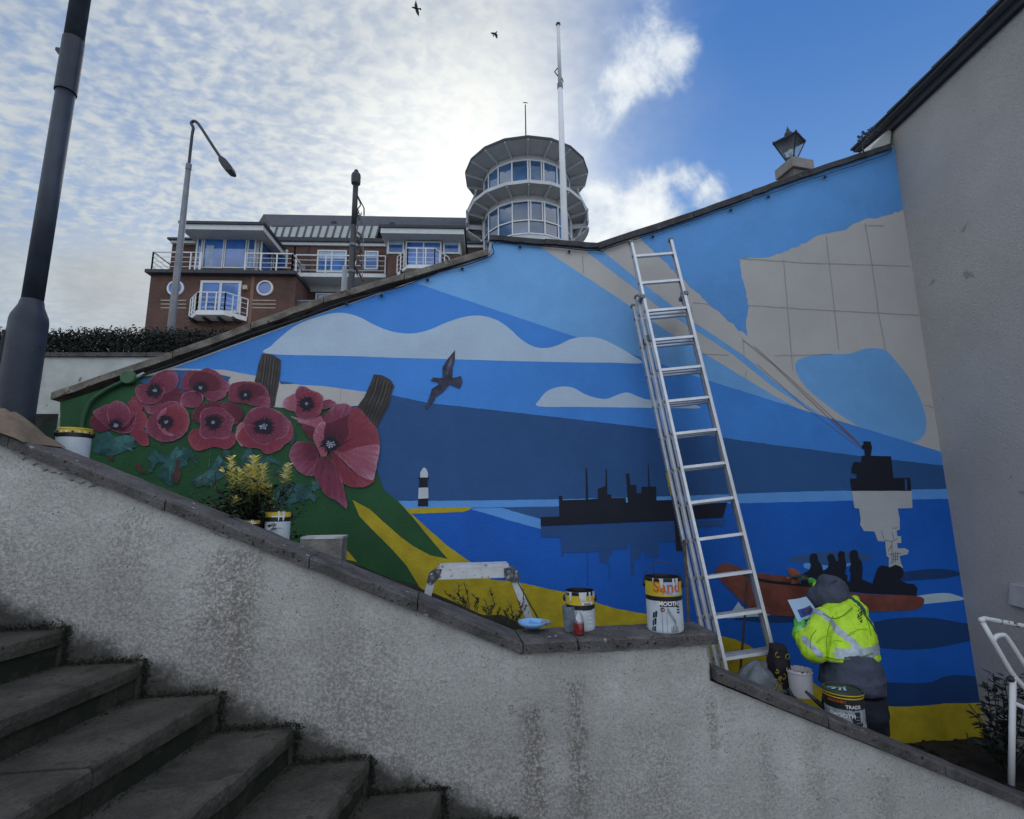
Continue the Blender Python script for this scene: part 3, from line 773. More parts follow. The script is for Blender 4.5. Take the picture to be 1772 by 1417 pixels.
def fields():
    E = 1700
    # middle blue sky over the whole left and right lower band
    paint('painted_sky', [(300, 637), (560, 541), (700, 493), (850, 442), (900, 470), (1000, 560), (1215, 655), (1340, 694), (1491, 740), (1633, 783), (1690, 800), (1690, 880), (640, 880), (640, 690), (390, 640), (300, 637)], sky_mid)
    # light sky left of the beams
    paint('painted_light_sky', [(720, 490), (849, 441), (849, 412), (925, 421), (1060, 509), (1153, 572), (1289, 654), (1340, 685), (1400, 716), (1480, 760), (1470, 768), (1340, 694), (1215, 655), (1110, 618), (1000, 584)], sky_light)
    # blue stripe between the two beams
    paint('painted_light_stripe', [(1000, 424), (1035, 428), (1060, 448), (1102, 482), (1193, 552), (1286, 614), (1340, 660), (1420, 718), (1487, 768), (1420, 722), (1340, 671), (1266, 612), (1195, 566), (1142, 533), (1105, 504), (1060, 470)], sky_light)
    # upper right sky
    paint('painted_upper_sky', [(1104, 408), (1133, 392), (1300, 334), (1400, 300), (1540, 253), (1585, 262), (1590, 352), (1566, 362), (1520, 377), (1500, 378), (1480, 386), (1462, 398), (1440, 402), (1415, 407), (1395, 420), (1352, 438), (1330, 445), (1280, 447), (1283, 480), (1290, 500), (1296, 530), (1291, 560), (1293, 582), (1224, 524), (1173, 476), (1133, 437)], sky_up, amp=1.9)
    paint('painted_light_sky', [(1376, 632), (1392, 618), (1430, 613), (1468, 612), (1500, 603), (1530, 605), (1548, 622), (1572, 652), (1592, 688), (1602, 722), (1601, 748), (1585, 764), (1555, 763), (1528, 756), (1490, 740), (1455, 718), (1420, 692), (1390, 664)], sky_light, smooth=5)
    # sharp lower edge of the primer, then the blue under it
    paint('painted_sky', [(1340, 694), (1491, 740), (1560, 761), (1633, 783), (1690, 800), (1690, 870), (1340, 870)], sky_mid)
    # clouds
    paint('painted_cloud', [(463, 612), (470, 598), (486, 583), (512, 563), (547, 549), (585, 541), (618, 547), (650, 563), (680, 574), (712, 577), (742, 571), (770, 559), (800, 549), (830, 546), (858, 553), (880, 567), (903, 588), (925, 600), (946, 602), (966, 597), (990, 586), (1015, 583), (1040, 586), (1066, 598), (1090, 612), (1111, 628), (1060, 627.5), (1000, 627), (900, 625), (800, 622), (700, 619.5), (600, 616)], cloudp, smooth=4)
    paint('painted_cloud', [(932, 703), (934, 691), (948, 676), (970, 669), (992, 671), (1010, 681), (1030, 688), (1050, 690), (1066, 684), (1085, 679), (1102, 685), (1125, 692), (1165, 691), (1190, 696), (1212, 706), (1160, 706), (1080, 705), (1000, 704)], cloudp, smooth=4)
    # far shore, horizon band, sea
    paint('painted_far_shore', [(600, 676), (680, 684), (740, 697), (850, 709), (1000, 726), (1137, 742), (1200, 750), (1340, 770), (1400, 777), (1472, 787), (1542, 795), (1640, 806), (1720, 818), (1720, 880), (600, 880)], hill)
    paint('painted_sea', [(640, 872), (1720, 855), (1730, 1300), (900, 1300), (640, 900)], sea)
    paint('painted_horizon_band', [(640, 867), (820, 866), (967, 864), (1180, 858), (1400, 850), (1640, 846), (1700, 845), (1700, 862), (1640, 863), (1470, 866), (1400, 868), (1180, 873), (967, 877), (868, 878), (703, 880), (640, 880)], band)
    paint('painted_slate_water', [(850, 878), (968, 876), (968, 896), (936, 897), (900, 889)], wedge)
    paint('painted_wave', [(812, 880), (868, 878.5), (900, 888), (938, 899), (938, 916), (905, 907), (872, 898), (840, 888)], band)
    # darker water stripes, right
    paint('painted_dark_water', [(1364, 968), (1385, 960), (1430, 954), (1480, 955), (1508, 963), (1490, 972), (1440, 977), (1390, 976)], wedge, smooth=5)
    paint('painted_foam', [(1395, 974), (1430, 978), (1480, 974), (1450, 984), (1410, 986), (1392, 982)], band, smooth=4)
    paint('painted_dark_water', [(1550, 996), (1575, 988), (1620, 984), (1650, 987), (1663, 993), (1640, 1000), (1600, 1003), (1560, 1005)], seadk, smooth=5)
    paint('painted_foam', [(1570, 1036), (1600, 1029), (1635, 1026), (1655, 1030), (1669, 1037), (1640, 1041), (1610, 1044), (1590, 1045)], foam, smooth=5)
    paint('painted_foam', [(1278, 1041), (1284, 1050), (1300, 1057), (1345, 1062), (1320, 1066), (1257, 1070)], foam)
    paint('painted_dark_water', [(1265, 1071), (1330, 1066), (1380, 1066), (1430, 1072), (1400, 1076), (1330, 1077)], seadk, smooth=4)
    paint('painted_dark_water', [(1480, 1088), (1520, 1075), (1560, 1069), (1610, 1069), (1650, 1075), (1690, 1084), (1690, 1104), (1650, 1115), (1610, 1122), (1560, 1124), (1500, 1118), (1450, 1110)], seadk, smooth=5)
    paint('painted_dark_water', [(1430, 1196), (1480, 1186), (1530, 1181), (1580, 1182), (1612, 1180), (1630, 1172), (1655, 1168), (1700, 1171), (1730, 1174), (1730, 1230), (1430, 1240)], seadk, smooth=5)
    # sand in front
    paint('painted_sand', [(819, 976), (850, 1003), (880, 1005), (910, 1010), (958, 1021), (985, 1026), (1033, 1043), (1062, 1052), (1121, 1063), (1180, 1076), (1243, 1100), (1272, 1106), (1298, 1118), (1330, 1138), (1370, 1160), (1403, 1178), (1440, 1205), (1480, 1216), (1524, 1221), (1560, 1223), (1600, 1221), (1640, 1217), (1720, 1216), (1740, 1420), (1000, 1420), (700, 1160), (620, 1000), (690, 868), (703, 880), (712, 889), (740, 914), (774, 944)], yellow)
    paint('painted_sand', [(600, 850), (660, 850), (692, 870), (760, 950), (775, 975), (730, 1020), (620, 1010), (595, 900)], yellow)
    paint('painted_sand', [(690, 870), (703, 880), (760, 878), (817, 877), (811, 883), (800, 886), (712, 889), (700, 888)], yellow)
    # green hill with its yellow leaf cuts
    paint('painted_green_hill', [(104, 800), (104, 696), (245, 652), (330, 640), (480, 700), (560, 690), (640, 780), (665, 848), (690, 868), (712, 892), (738, 924), (760, 950), (775, 967), (745, 961), (715, 945), (690, 926), (665, 904), (640, 881), (610, 865), (622, 893), (650, 922), (680, 952), (703, 978), (724, 1012), (724, 1060), (500, 1060), (104, 880)], green, amp=.3)
    paint('painted_sand', [(590, 945), (603, 955), (618, 972), (590, 966)], yellow)
    # unpainted primer strip under the left sky
    paint('bare_primer', [(392, 646), (455, 657), (486, 664), (560, 668), (640, 679), (652, 700), (560, 706), (500, 706), (470, 704), (400, 668)], m_primer, amp=.3)
    paint('painted_shore_sliver', [(484, 659), (512, 663), (486, 665)], wedge, amp=0)
    paint('painted_shore_sliver', [(296, 640), (345, 641), (400, 652), (385, 672), (330, 690), (240, 660)], wedge, amp=.3)
fields()

def line(name, pts, wd, m_, closed=False):
    """a drawn line as a thin ribbon"""
    L = []; Rr = []; n = len(pts)
    for i, p in enumerate(pts):
        a = pts[max(0, i-1)]; q = pts[min(n-1, i+1)]; d = math.dist(a, q) or 1; nx, ny = -(q[1]-a[1])/d, (q[0]-a[0])/d
        L.append((p[0]+nx*wd/2, p[1]+ny*wd/2)); Rr.append((p[0]-nx*wd/2, p[1]-ny*wd/2))
    LAYER[0] += .12; nn = .00015*LAYER[0]
    vs = [M_.at(x, y, nn) for x, y in L+Rr]; fs = [(i, i+1, n+i+1, n+i) for i in range(n-1)]
    return vs, fs
def lines(name, specs, m_):
    b = MB()
    for pts, wd in specs:
        vs, fs = line(name, pts, wd, m_); b.add(vs, fs)
    o = b.build(name, m_, mw)
    if sum(p.normal.dot(M_.nn)*p.area for p in o.data.polygons) < 0: o.data.flip_normals()
    return o
def details():
    g = []
    seg = lambda *p: g.append(([tuple(q) for q in wob(list(p), .25, 12)[:-1] if q[0] <= max(p[0][0], p[-1][0])+1][:], .9))
    for p in ([(1356, 447), (1372, 640)], [(1430, 408), (1452, 605)], [(1497, 385), (1509, 455), (1521, 545), (1533, 606)], [(1296, 528), (1400, 535), (1590, 545)],
              [(1282, 447), (1400, 455), (1575, 460)], [(1198, 523), (1228, 526)], [(1196, 530), (1199, 552)], [(1285, 582), (1288, 612)], [(1200, 612), (1262, 614)], [(1290, 655), (1292, 640)],
              [(1340, 615), (1400, 614), (1440, 612)], [(1008, 441), (1010, 472)], [(1600, 700), (1618, 706)], [(589, 672), (590, 695)], [(1497, 390), (1530, 390)]):
        pts = []
        for a, q in zip(p, p[1:]):
            for k in range(8): pts.append((a[0]+(q[0]-a[0])*k/8, a[1]+(q[1]-a[1])*k/8+.3*s(k*2.1)))
        pts.append(p[-1]); g.append((pts, .8))
    for p in ([(1486, 861), (1577, 862)], [(1491, 889), (1553, 886)], [(1500, 915), (1548, 913)], [(1485, 850), (1488, 878)], [(1561, 851), (1560, 878)]): g.append((p, .7))
    lines('pencil_grid', g, grid)
    lines('rust_pencil_beam', [([(1286, 588), (1340, 632), (1400, 690), (1450, 738), (1489, 770)], .8), ([(1304, 598), (1368, 655), (1436, 718), (1488, 767)], .7), ([(1310, 630), (1395, 705), (1484, 772)], .7), ([(1440, 724), (1460, 742), (1492, 775)], 1.8)], rust)
    # lighthouse
    lh = thing_part('painted_lighthouse', [(723, 876), (726, 828), (724, 829), (723, 826), (742, 826), (742, 829), (740, 829), (741, 876)], blk)
    paint('painted_white_stripe', [(724.5, 844), (741, 843.5), (741.3, 862), (723.5, 863)], whitep, parent=None, amp=.2)
    paint('painted_lantern_top', [(727, 826), (727.5, 817), (731, 811), (734, 808.5), (738, 812), (740.5, 818), (740.5, 826)], whitep, amp=.2)
    # long ship, its reflection
    k7 = lambda x, y: (900+x/4.43, 780+y/4.43)
    paint('painted_ship_reflection', [k7(*q) for q in [(160, 580), (1590, 530), (1565, 545), (1560, 580), (1195, 590), (1195, 695), (1062, 698), (1062, 810), (960, 812), (955, 768), (920, 770), (920, 828), (875, 830), (873, 955), (852, 955), (843, 700), (822, 703), (822, 748), (712, 755), (708, 790), (682, 792), (672, 868), (612, 855), (606, 773), (330, 780), (335, 812), (318, 812), (310, 662), (160, 662)]], refl, amp=.25)
    lines('painted_mast_reflection', [([k7(515, 780), k7(519, 1035)], 1.5), ([k7(684, 860), k7(687, 1000)], 1.5), ([k7(1022, 810), k7(1030, 1000)], 1.5)], refl)
    paint('painted_ship', [k7(*q) for q in [(158, 578), (158, 508), (302, 503), (298, 345), (324, 345), (326, 378), (505, 373), (503, 135), (513, 135), (522, 372), (597, 366), (597, 290), (655, 270), (657, 138), (663, 138), (668, 268), (668, 335), (698, 333), (700, 362), (808, 360), (812, 396), (828, 396), (812, 175), (838, 172), (846, 262), (890, 262), (892, 326), (930, 324), (932, 276), (984, 274), (980, 95), (984, 95), (994, 274), (1042, 274), (1046, 380), (1175, 376), (1345, 412), (1590, 394), (1555, 512), (1200, 535)]], blk, amp=.2)
    paint('painted_ship_stern', [k7(*q) for q in [(1180, 520), (1210, 520), (1250, 620), (1250, 768), (1198, 768)]], blk, amp=.2)
    # the ship with the smoking funnel, bare primer where its reflection will go
    k4 = lambda x, y: (1400+x/4.167, 740+y/4.167)
    paint('bare_primer_reflection', [k4(*q) for q in [(305, 455), (742, 455), (746, 578), (640, 582), (655, 660), (655, 735), (632, 740), (636, 782), (664, 782), (666, 832), (636, 832), (640, 870), (690, 868), (720, 885), (712, 912), (655, 925), (662, 975), (680, 1010), (575, 1008), (575, 935), (560, 925), (550, 820), (498, 818), (470, 748), (395, 745), (368, 700), (372, 665), (362, 584), (328, 580)]], pm('primer_reflection', (.44, .46, .48), .05), amp=.5)
    paint('painted_steamer', [k4(*q) for q in [(308, 456), (296, 366), (344, 366), (342, 334), (308, 328), (308, 285), (325, 248), (378, 248), (380, 204), (403, 200), (398, 155), (382, 152), (380, 130), (392, 122), (392, 97), (444, 100), (454, 140), (446, 202), (592, 206), (608, 362), (730, 362), (738, 456)]], blk, amp=.2)
    paint('painted_window_strip', [k4(*q) for q in [(690, 372), (706, 372), (708, 450), (694, 450)]], hill, amp=0)
    lines('pencil_mast_sketch', [([k4(*q) for q in p], .9) for p in ([(522, 740), (540, 805)], [(540, 812), (600, 820), (640, 800)], [(600, 755), (612, 805)], [(598, 820), (598, 985)], [(570, 890), (596, 850)], [(625, 895), (622, 970)], [(640, 895), (640, 960)], [(612, 900), (605, 975)], [(600, 725), (645, 722)], [(575, 915), (660, 905)], [(605, 930), (640, 928)], [(605, 950), (640, 948)])], pm('pencil_dark', (.06, .06, .075)))
    # orange boat with crew
    k1 = lambda x, y: (1220+x/3.829, 920+y/3.829)
    paint('painted_boat', cr([k1(*q) for q in [(70, 280), (85, 235), (130, 208), (200, 225), (330, 268), (450, 285), (560, 300), (640, 350), (760, 370), (950, 400), (1100, 415), (1400, 425), (1452, 465), (1400, 515), (1250, 525), (1000, 530), (700, 555), (540, 560), (400, 540), (280, 490), (170, 390)]], 5), orange, amp=0)
    paint('painted_boat_rope', cr([k1(*q) for q in [(190, 250), (330, 300), (450, 325), (560, 335), (700, 355), (720, 368), (560, 355), (420, 340), (300, 310)]], 4), blk, amp=0)
    paint('painted_crew', [k1(*q) for q in [(640, 285), (690, 255), (702, 225), (692, 180), (700, 150), (722, 140), (745, 152), (750, 190), (775, 225), (785, 262), (815, 235), (822, 200), (810, 165), (825, 148), (850, 150), (864, 175), (868, 198), (885, 190), (880, 150), (890, 130), (910, 127), (927, 140), (928, 180), (938, 215), (930, 280), (945, 290), (942, 328), (962, 330), (968, 270), (958, 255), (968, 205), (958, 160), (965, 128), (990, 117), (1012, 130), (1018, 170), (1040, 200), (1045, 250), (1040, 315), (1110, 345), (1145, 240), (1175, 222), (1225, 235), (1262, 218), (1300, 232), (1318, 265), (1312, 295), (1290, 320), (1345, 345), (1385, 345), (1408, 375), (1400, 425), (1100, 410), (950, 395), (640, 360)]], blk, amp=.3)
    paint('painted_bow_figure', [k1(*q) for q in [(545, 248), (560, 238), (600, 250), (632, 270), (640, 310), (610, 345), (570, 345), (580, 310), (560, 280)]], pm('figure_orange', (.34, .10, .05), .3, 20), amp=.5)
    # painted gull
    kb = lambda x, y: (720+x/10.9, 590+y/10.9)
    gull = pm('gull_brown', (.040, .042, .075), .45, 25)
    paint('painted_gull', [kb(*q) for q in [(735, 170), (730, 330), (710, 440), (690, 480), (685, 700), (760, 680), (845, 655), (875, 770), (830, 890), (770, 880), (650, 820), (600, 850), (520, 950), (360, 1060), (345, 1130), (250, 1210), (215, 1280), (175, 1285), (185, 1230), (240, 1090), (300, 900), (350, 865), (430, 815), (400, 775), (310, 760), (265, 745), (300, 720), (325, 680), (440, 700), (500, 690), (500, 490), (580, 360), (660, 260)]], gull, amp=.1)
    paint('painted_wing_light', [kb(*q) for q in [(690, 270), (700, 330), (680, 430), (600, 620), (560, 620), (600, 450), (640, 340)]], pm('gull_grey', (.10, .11, .15), .4, 30), amp=.1)
    # old posts behind the poppies
    k6 = lambda x, y: (380+x/4.722, 590+y/4.722)
    wood = pm('post_wood', (.052, .046, .045), .3, 12)
    p1 = [(345, 105), (400, 103), (450, 118), (500, 155), (498, 230), (480, 370), (462, 450), (450, 530), (425, 545), (400, 480), (300, 345), (285, 330), (305, 250), (320, 180)]
    p2 = [(1260, 270), (1330, 280), (1365, 298), (1400, 320), (1428, 370), (1400, 440), (1380, 530), (1320, 640), (1280, 715), (1230, 690), (1120, 545), (1180, 460), (1240, 330)]
    paint('painted_post', [k6(*q) for q in p1], wood, amp=.2); paint('painted_post', [k6(*q) for q in p2], wood, amp=.2)
    gl = []
    for f in (.15, .3, .45, .6, .75, .9): gl.append(([k6(345+(500-345)*f-6, 120+f*30), k6(330+(490-330)*f-5, 240+f*20), k6(310+(470-310)*f, 340+f*30), k6(330+(460-330)*f, 400+f*60)], 1.3))
    for f in (.12, .28, .45, .6, .78, .92): gl.append(([k6(1262+(1425-1262)*f, 285+f*70), k6(1235+(1400-1235)*f, 400+f*50), k6(1185+(1370-1185)*f, 500+f*40), k6(1160+(1300-1160)*f, 590+f*90)], 1.5))
    lines('painted_wood_groove', gl, pm('groove', (.017, .015, .017)))
    gl = []
    for f in (.22, .5, .68): gl.append(([k6(345+(500-345)*f-6, 122+f*30), k6(330+(490-330)*f-5, 240+f*20), k6(310+(470-310)*f, 340+f*30)], .9))
    for f in (.2, .52, .7): gl.append(([k6(1262+(1425-1262)*f, 285+f*70), k6(1235+(1400-1235)*f, 400+f*50), k6(1185+(1370-1185)*f, 500+f*40)], 1.0))
    lines('painted_wood_light', gl, pm('wood_light', (.11, .10, .095)))
def thing_part(name, pts, m_): return paint(name, pts, m_, amp=.15)
details()

# poppies: each petal a fan with a centre-to-edge gradient of its own paint
def petal_mat(name, dark, mid, edge):
    m = bpy.data.materials.new('paint_'+name); m.use_nodes = True; nt = m.node_tree; nt.nodes.clear(); b = NB(nt)
    at_ = b.n('ShaderNodeAttribute'); at_.attribute_name = 'petal'; r_, a_, zz = b.sep(at_.outputs['Vector'])
    pos = b.n('ShaderNodeNewGeometry').outputs['Position']
    st = b.comb(b.m('MULTIPLY', a_, 16.0), b.m('MULTIPLY', r_, 1.3), zz)
    n = b.noise(st, 1.0, 4, .6); n2 = b.noise(pos, 22, 5, .65); n3 = b.noise(pos, 70, 3, .6)
    rr = b.m('ADD', r_, b.m('MULTIPLY', b.m('SUBTRACT', b.m('ADD', b.m('MULTIPLY', n, .5), b.m('MULTIPLY', n2, .5)), .5), .95))
    col = b.mix(b.ss(rr, .05, .5), dark, mid); col = b.mix(b.m('MULTIPLY', b.ss(rr, .58, 1.05), .8), col, edge)
    col = b.mix(b.m('MULTIPLY', b.ss(n3, .5, .7), .22), col, edge)
    col = b.mix(b.m('MULTIPLY', b.ss(n, .60, .42), .25), col, dark)
    p = b.n('ShaderNodeBsdfPrincipled'); b.set(p.inputs['Base Color'], col); p.inputs['Roughness'].default_value = .6; p.inputs['Specular IOR Level'].default_value = .3
    o = b.n('ShaderNodeOutputMaterial'); nt.links.new(p.outputs[0], o.inputs[0]); return m
PM = {'n': petal_mat('petal', (.085, .012, .026), (.19, .036, .072), (.35, .125, .21)),
      'd': petal_mat('petal_dark', (.045, .008, .018), (.115, .017, .036), (.19, .042, .078)),
      'l': petal_mat('petal_light', (.20, .032, .055), (.33, .095, .145), (.52, .31, .40)),
      'r': petal_mat('petal_red', (.13, .015, .026), (.22, .032, .058), (.34, .085, .12))}
edge_p = pm('petal_edge', (.38, .15, .22), .4, 30); centre_p = pm('poppy_centre', (.012, .010, .022), .3, 30); seed_p = pm('poppy_seed_head', (.33, .34, .46), .5, 60)
def petal(pts, focus, kind='n', edge=.8, parent=None, sm=5):
    pts = cr(pts, sm); q = []
    for x, y in pts:
        w1 = mnoise.noise_vector(Vector((x*.16, y*.16, 1)))*1.1; q.append((x+w1.x, y+w1.y))
    pts = q; LAYER[0] += .6; n = .00015*LAYER[0]
    cx = sum(p[0] for p in pts)/len(pts); cy = sum(p[1] for p in pts)/len(pts)
    # rings shrink to the centroid, gradient runs from the flower's heart
    mx = max(math.dist(p, focus) for p in pts); N = len(pts); rings = (1.0, .86, .66, .42, .2)
    vs = []; at_ = []; z = random.random()*9
    def val(x, y, k):
        r0 = math.dist((x, y), focus)/mx; return (.55*r0+.45*k*r0+.0, math.atan2(y-focus[1], x-focus[0]), z)
    for k in rings:
        for x, y in pts:
            X, Y = cx+(x-cx)*k, cy+(y-cy)*k; vs.append(M_.at(X, Y, n)); at_.append(val(X, Y, k if k > .9 else .8))
    vs.append(M_.at(cx, cy, n)); at_.append(val(cx, cy, .5))
    # triangulate outline instead when strongly concave: fan folds stay inside for these rounded petals
    fs = []
    for i in range(len(rings)-1):
        for j in range(N): fs.append((i*N+j, i*N+(j+1) % N, (i+1)*N+(j+1) % N, (i+1)*N+j))
    L = (len(rings)-1)*N
    for j in range(N): fs.append((L+j, L+(j+1) % N, len(vs)-1))
    b = MB(); b.add(vs, fs); o = b.build('painted_petal', PM[kind], parent)
    a = o.data.attributes.new('petal', 'FLOAT_VECTOR', 'POINT')
    for i, v in enumerate(at_): a.data[i].vector = v
    if edge:
        LAYER[0] += .1; n = .00015*LAYER[0]; b = MB(); vs = []; fs = []
        rng = random.Random(int(cx*7+cy))
        for i, (x, y) in enumerate(pts):
            d = math.dist((x, y), (cx, cy)) or 1; wd = edge*max(0, .22+1.0*mnoise.noise(Vector((i*.17, cx, cy))))
            vs += [M_.at(x, y, n), M_.at(x-(x-cx)/d*wd*1.6, y-(y-cy)/d*wd*1.6, n)]
        for i in range(N): j = (i+1) % N; fs.append((2*i, 2*j, 2*j+1, 2*i+1))
        b.add(vs, fs).build('painted_petal_edge', edge_p, parent)
def heart(cx, cy, r_, seed_r, parent):
    LAYER[0] += .6; n = .00015*LAYER[0]; rr = random.Random(int(cx)); pts = []
    for i in range(52):
        t = 2*math.pi*i/52; q = r_*1.3*(1.0 if i % 2 else .7)*rr.uniform(.7, 1.15); pts.append((cx+c(t)*q, cy+s(t)*q*.85))
    b = MB(); b.add([M_.at(x, y, n) for x, y in pts], tess(pts)); b.build('painted_heart', centre_p, parent)
    LAYER[0] += .3; n = .00015*LAYER[0]; b = MB()
    for i in range(8):
        t = 2*math.pi*i/8+.2
        sr = seed_r*rr.uniform(.55, 1.05); q = [(cx, cy), (cx+c(t-.24)*sr, cy+s(t-.24)*sr*.85), (cx+c(t)*sr*1.12, cy+s(t)*sr*.95), (cx+c(t+.24)*sr, cy+s(t+.24)*sr*.85)]
        b.add([M_.at(x, y, n) for x, y in q], [(0, 1, 2, 3)])
    b.build('painted_seed_head', seed_p, parent)
k5 = lambda L: [(140+x/5.247, 590+y/5.247) for x, y in L]
k6_ = lambda L: [(380+x/4.722, 590+y/4.722) for x, y in L]
def spiky(pts, m_, veins=True, name='painted_leaf'):
    o = paint(name, pts, m_, amp=.4)
    return o
def flora():
    # stems, leaves
    lines('painted_stem', [(k5([(267, 790), (265, 860)]), 1.0), (k5([(735, 910), (700, 960)]), 1.2), (k5([(1180, 960), (1160, 1140)]), 1.5), (k6_([(640, 650), (600, 720)]), 1.8), (k6_([(245, 860), (200, 920)]), 1.2), (k6_([(440, 920), (380, 970)]), 1.4), (k6_([(75, 470), (60, 560)]), 1.2)], teal2)
    spiky(k5([(130, 860), (230, 800), (300, 860), (330, 870), (420, 850), (510, 880), (480, 930), (510, 960), (430, 990), (330, 1030), (260, 1050), (100, 1010)]), teal)
    spiky(k5([(300, 880), (330, 870), (400, 850), (510, 880), (440, 930), (330, 920)]), teal2)
    spiky(k5([(600, 1070), (650, 1045), (620, 1000), (700, 1022), (780, 1040), (830, 1000), (880, 945), (900, 990), (950, 980), (940, 1030), (1010, 1050), (960, 1090), (980, 1130), (920, 1140), (870, 1200), (850, 1260), (830, 1320), (760, 1290), (700, 1230), (690, 1180), (760, 1100), (650, 1110)]), teal)
    spiky(k5([(830, 1000), (880, 948), (900, 992), (948, 984), (930, 1030), (870, 1060), (840, 1200), (800, 1280), (800, 1150)]), teal2)
    spiky(k5([(1150, 1210), (1190, 1150), (1250, 1030), (1330, 1110), (1300, 1230), (1190, 1300), (1060, 1330), (1000, 1290), (1040, 1220)]), teal)
    spiky(k5([(1190, 1150), (1250, 1035), (1290, 1080), (1220, 1200), (1110, 1300), (1020, 1260)]), teal2)
    rl = random.Random(77)
    for (lx, ly, ls, la) in ((215, 775, 20, .4), (262, 800, 26, 1.9), (330, 792, 24, .9), (352, 830, 22, 2.4), (395, 792, 22, 1.2), (470, 800, 24, .3), (520, 800, 18, 1.2), (540, 842, 24, 2.7), (250, 745, 14, 1.5), (345, 770, 15, 1.0), (505, 760, 14, 2.0)):
        pts = []
        for i in range(26):
            f = i/25 if i < 13 else (25-i)/13; sd = 1 if i < 13 else -1; wl = ls*.42*s(math.pi*min(1, f*1.05))**.8*(1.0 if i % 2 else .62)*sd; xx = (f-.5)*2*ls
            if i in (12, 13): wl = 0
            pts.append((lx+c(la)*xx-s(la)*wl, ly+s(la)*xx+c(la)*wl))
        spiky(pts, teal if rl.random() < .6 else teal2)
    spiky(k5([(1450, 1110), (1490, 1000), (1540, 970), (1570, 1060), (1540, 1150), (1480, 1170)]), teal)
    spiky(k6_([(175, 950), (230, 870), (260, 870), (285, 950), (290, 1030), (200, 1030)]), teal)
    spiky(k6_([(430, 1200), (520, 1190), (600, 1160), (700, 1165), (720, 1175), (690, 1190), (760, 1215), (745, 1240), (805, 1270), (775, 1325), (740, 1285), (690, 1300), (700, 1340), (650, 1310), (580, 1330), (600, 1385), (540, 1340), (440, 1300)]), teal)
    spiky(k6_([(440, 1050), (480, 1045), (510, 1060), (470, 1090), (440, 1090)]), teal)
    lines('painted_vein', [(k5([(880, 960), (850, 1060), (820, 1200), (810, 1300)]), 1.0), (k5([(850, 1070), (940, 1030)]), .7), (k5([(840, 1100), (700, 1030)]), .7), (k6_([(440, 1250), (600, 1210), (780, 1270)]), .9), (k5([(300, 1000), (400, 950), (500, 960)]), .8)], teal2)
    for p in ([(860, 1080), (900, 1080), (890, 1160), (910, 1180), (905, 1240), (880, 1290), (860, 1310), (840, 1270), (830, 1200), (855, 1180)], [(500, 1105), (545, 1110), (560, 1160), (585, 1180), (580, 1210), (530, 1190), (500, 1160)], [(250, 1030), (285, 1040), (300, 1080), (270, 1090), (245, 1060)]):
        paint('painted_brown_reflection', k5(p), brown, amp=.6)  # brownish reflection put in as strokes of brown paint
    # far green dashes
    lst = []
    def P(cx, cy, seed_r, heart_r, petals, k=k5, sx=5.247):
        fx, fy = k([(cx, cy)])[0]
        par = bpy.data.objects.new('painted_poppy', None); COL.objects.link(par); par.parent = mw; par.location = M_.at(fx, fy, 0)-wpos(mw)
        for kind, e, pts in petals: petal(k(pts), (fx, fy), kind, e, par)
        heart(fx, fy, heart_r/sx, seed_r/sx, par)
    P(670, 450, 22, 75, [('d', .3, [(710, 560), (760, 480), (850, 430), (920, 440), (918, 530), (860, 595), (780, 612), (720, 605)]), ('r', .3, [(470, 500), (560, 560), (560, 620), (500, 640), (465, 570)]), ('n', .5, [(570, 570), (640, 590), (720, 560), (740, 620), (690, 665), (600, 650)]),
        ('n', .6, [(610, 390), (680, 300), (800, 262), (870, 295), (885, 370), (840, 445), (760, 475), (670, 455)]), ('r', 0, [(760, 400), (790, 290), (815, 290), (800, 380), (740, 430)]),
        ('n', 1.2, [(488, 450), (515, 405), (600, 385), (690, 400), (760, 440), (735, 510), (690, 563), (620, 572), (550, 552), (505, 505)])])
    P(1085, 425, 20, 62, [('n', .5, [(918, 430), (930, 310), (1000, 272), (1080, 265), (1160, 245), (1250, 290), (1300, 345), (1348, 400), (1335, 460), (1260, 505), (1180, 530), (1100, 490), (1000, 455)]), ('d', .4, [(970, 380), (1000, 310), (1100, 275), (1200, 292), (1265, 350), (1285, 420), (1230, 455), (1100, 452), (1020, 432)]),
        ('n', .8, [(1100, 462), (1200, 462), (1310, 440), (1320, 490), (1260, 530), (1200, 550), (1140, 515)]), ('n', 1.3, [(903, 545), (935, 475), (1015, 452), (1088, 472), (1112, 530), (1060, 592), (985, 602), (920, 582)])])
    P(210, 440, 17, 52, [('n', .3, [(75, 470), (90, 360), (195, 330), (330, 345), (395, 410), (415, 500), (395, 545), (300, 530), (180, 508), (110, 500)]), ('d', .4, [(140, 380), (200, 345), (300, 350), (360, 385), (375, 430), (300, 470), (230, 485), (170, 440)]), ('n', .9, [(215, 480), (290, 465), (400, 450), (412, 500), (385, 540), (300, 530), (225, 500)])], k6_, 4.722)
    P(315, 765, 26, 62, [('d', .3, [(95, 690), (150, 700), (250, 790), (210, 825), (130, 815), (92, 770)]), ('r', .3, [(430, 560), (500, 540), (540, 620), (600, 680), (600, 760), (540, 810), (450, 780), (440, 660)]), ('r', .5, [(440, 820), (500, 800), (575, 810), (612, 880), (615, 945), (560, 950), (500, 900)]),
        ('n', .7, [(105, 648), (160, 610), (240, 575), (330, 600), (480, 650), (480, 740), (430, 820), (340, 830), (260, 800), (180, 735)]), ('n', 1.3, [(238, 640), (270, 572), (330, 540), (400, 570), (440, 630), (442, 705), (400, 760), (330, 795), (265, 760)]), ('n', 1.0, [(300, 800), (400, 815), (480, 720), (500, 640), (490, 760), (440, 830), (350, 832)])])
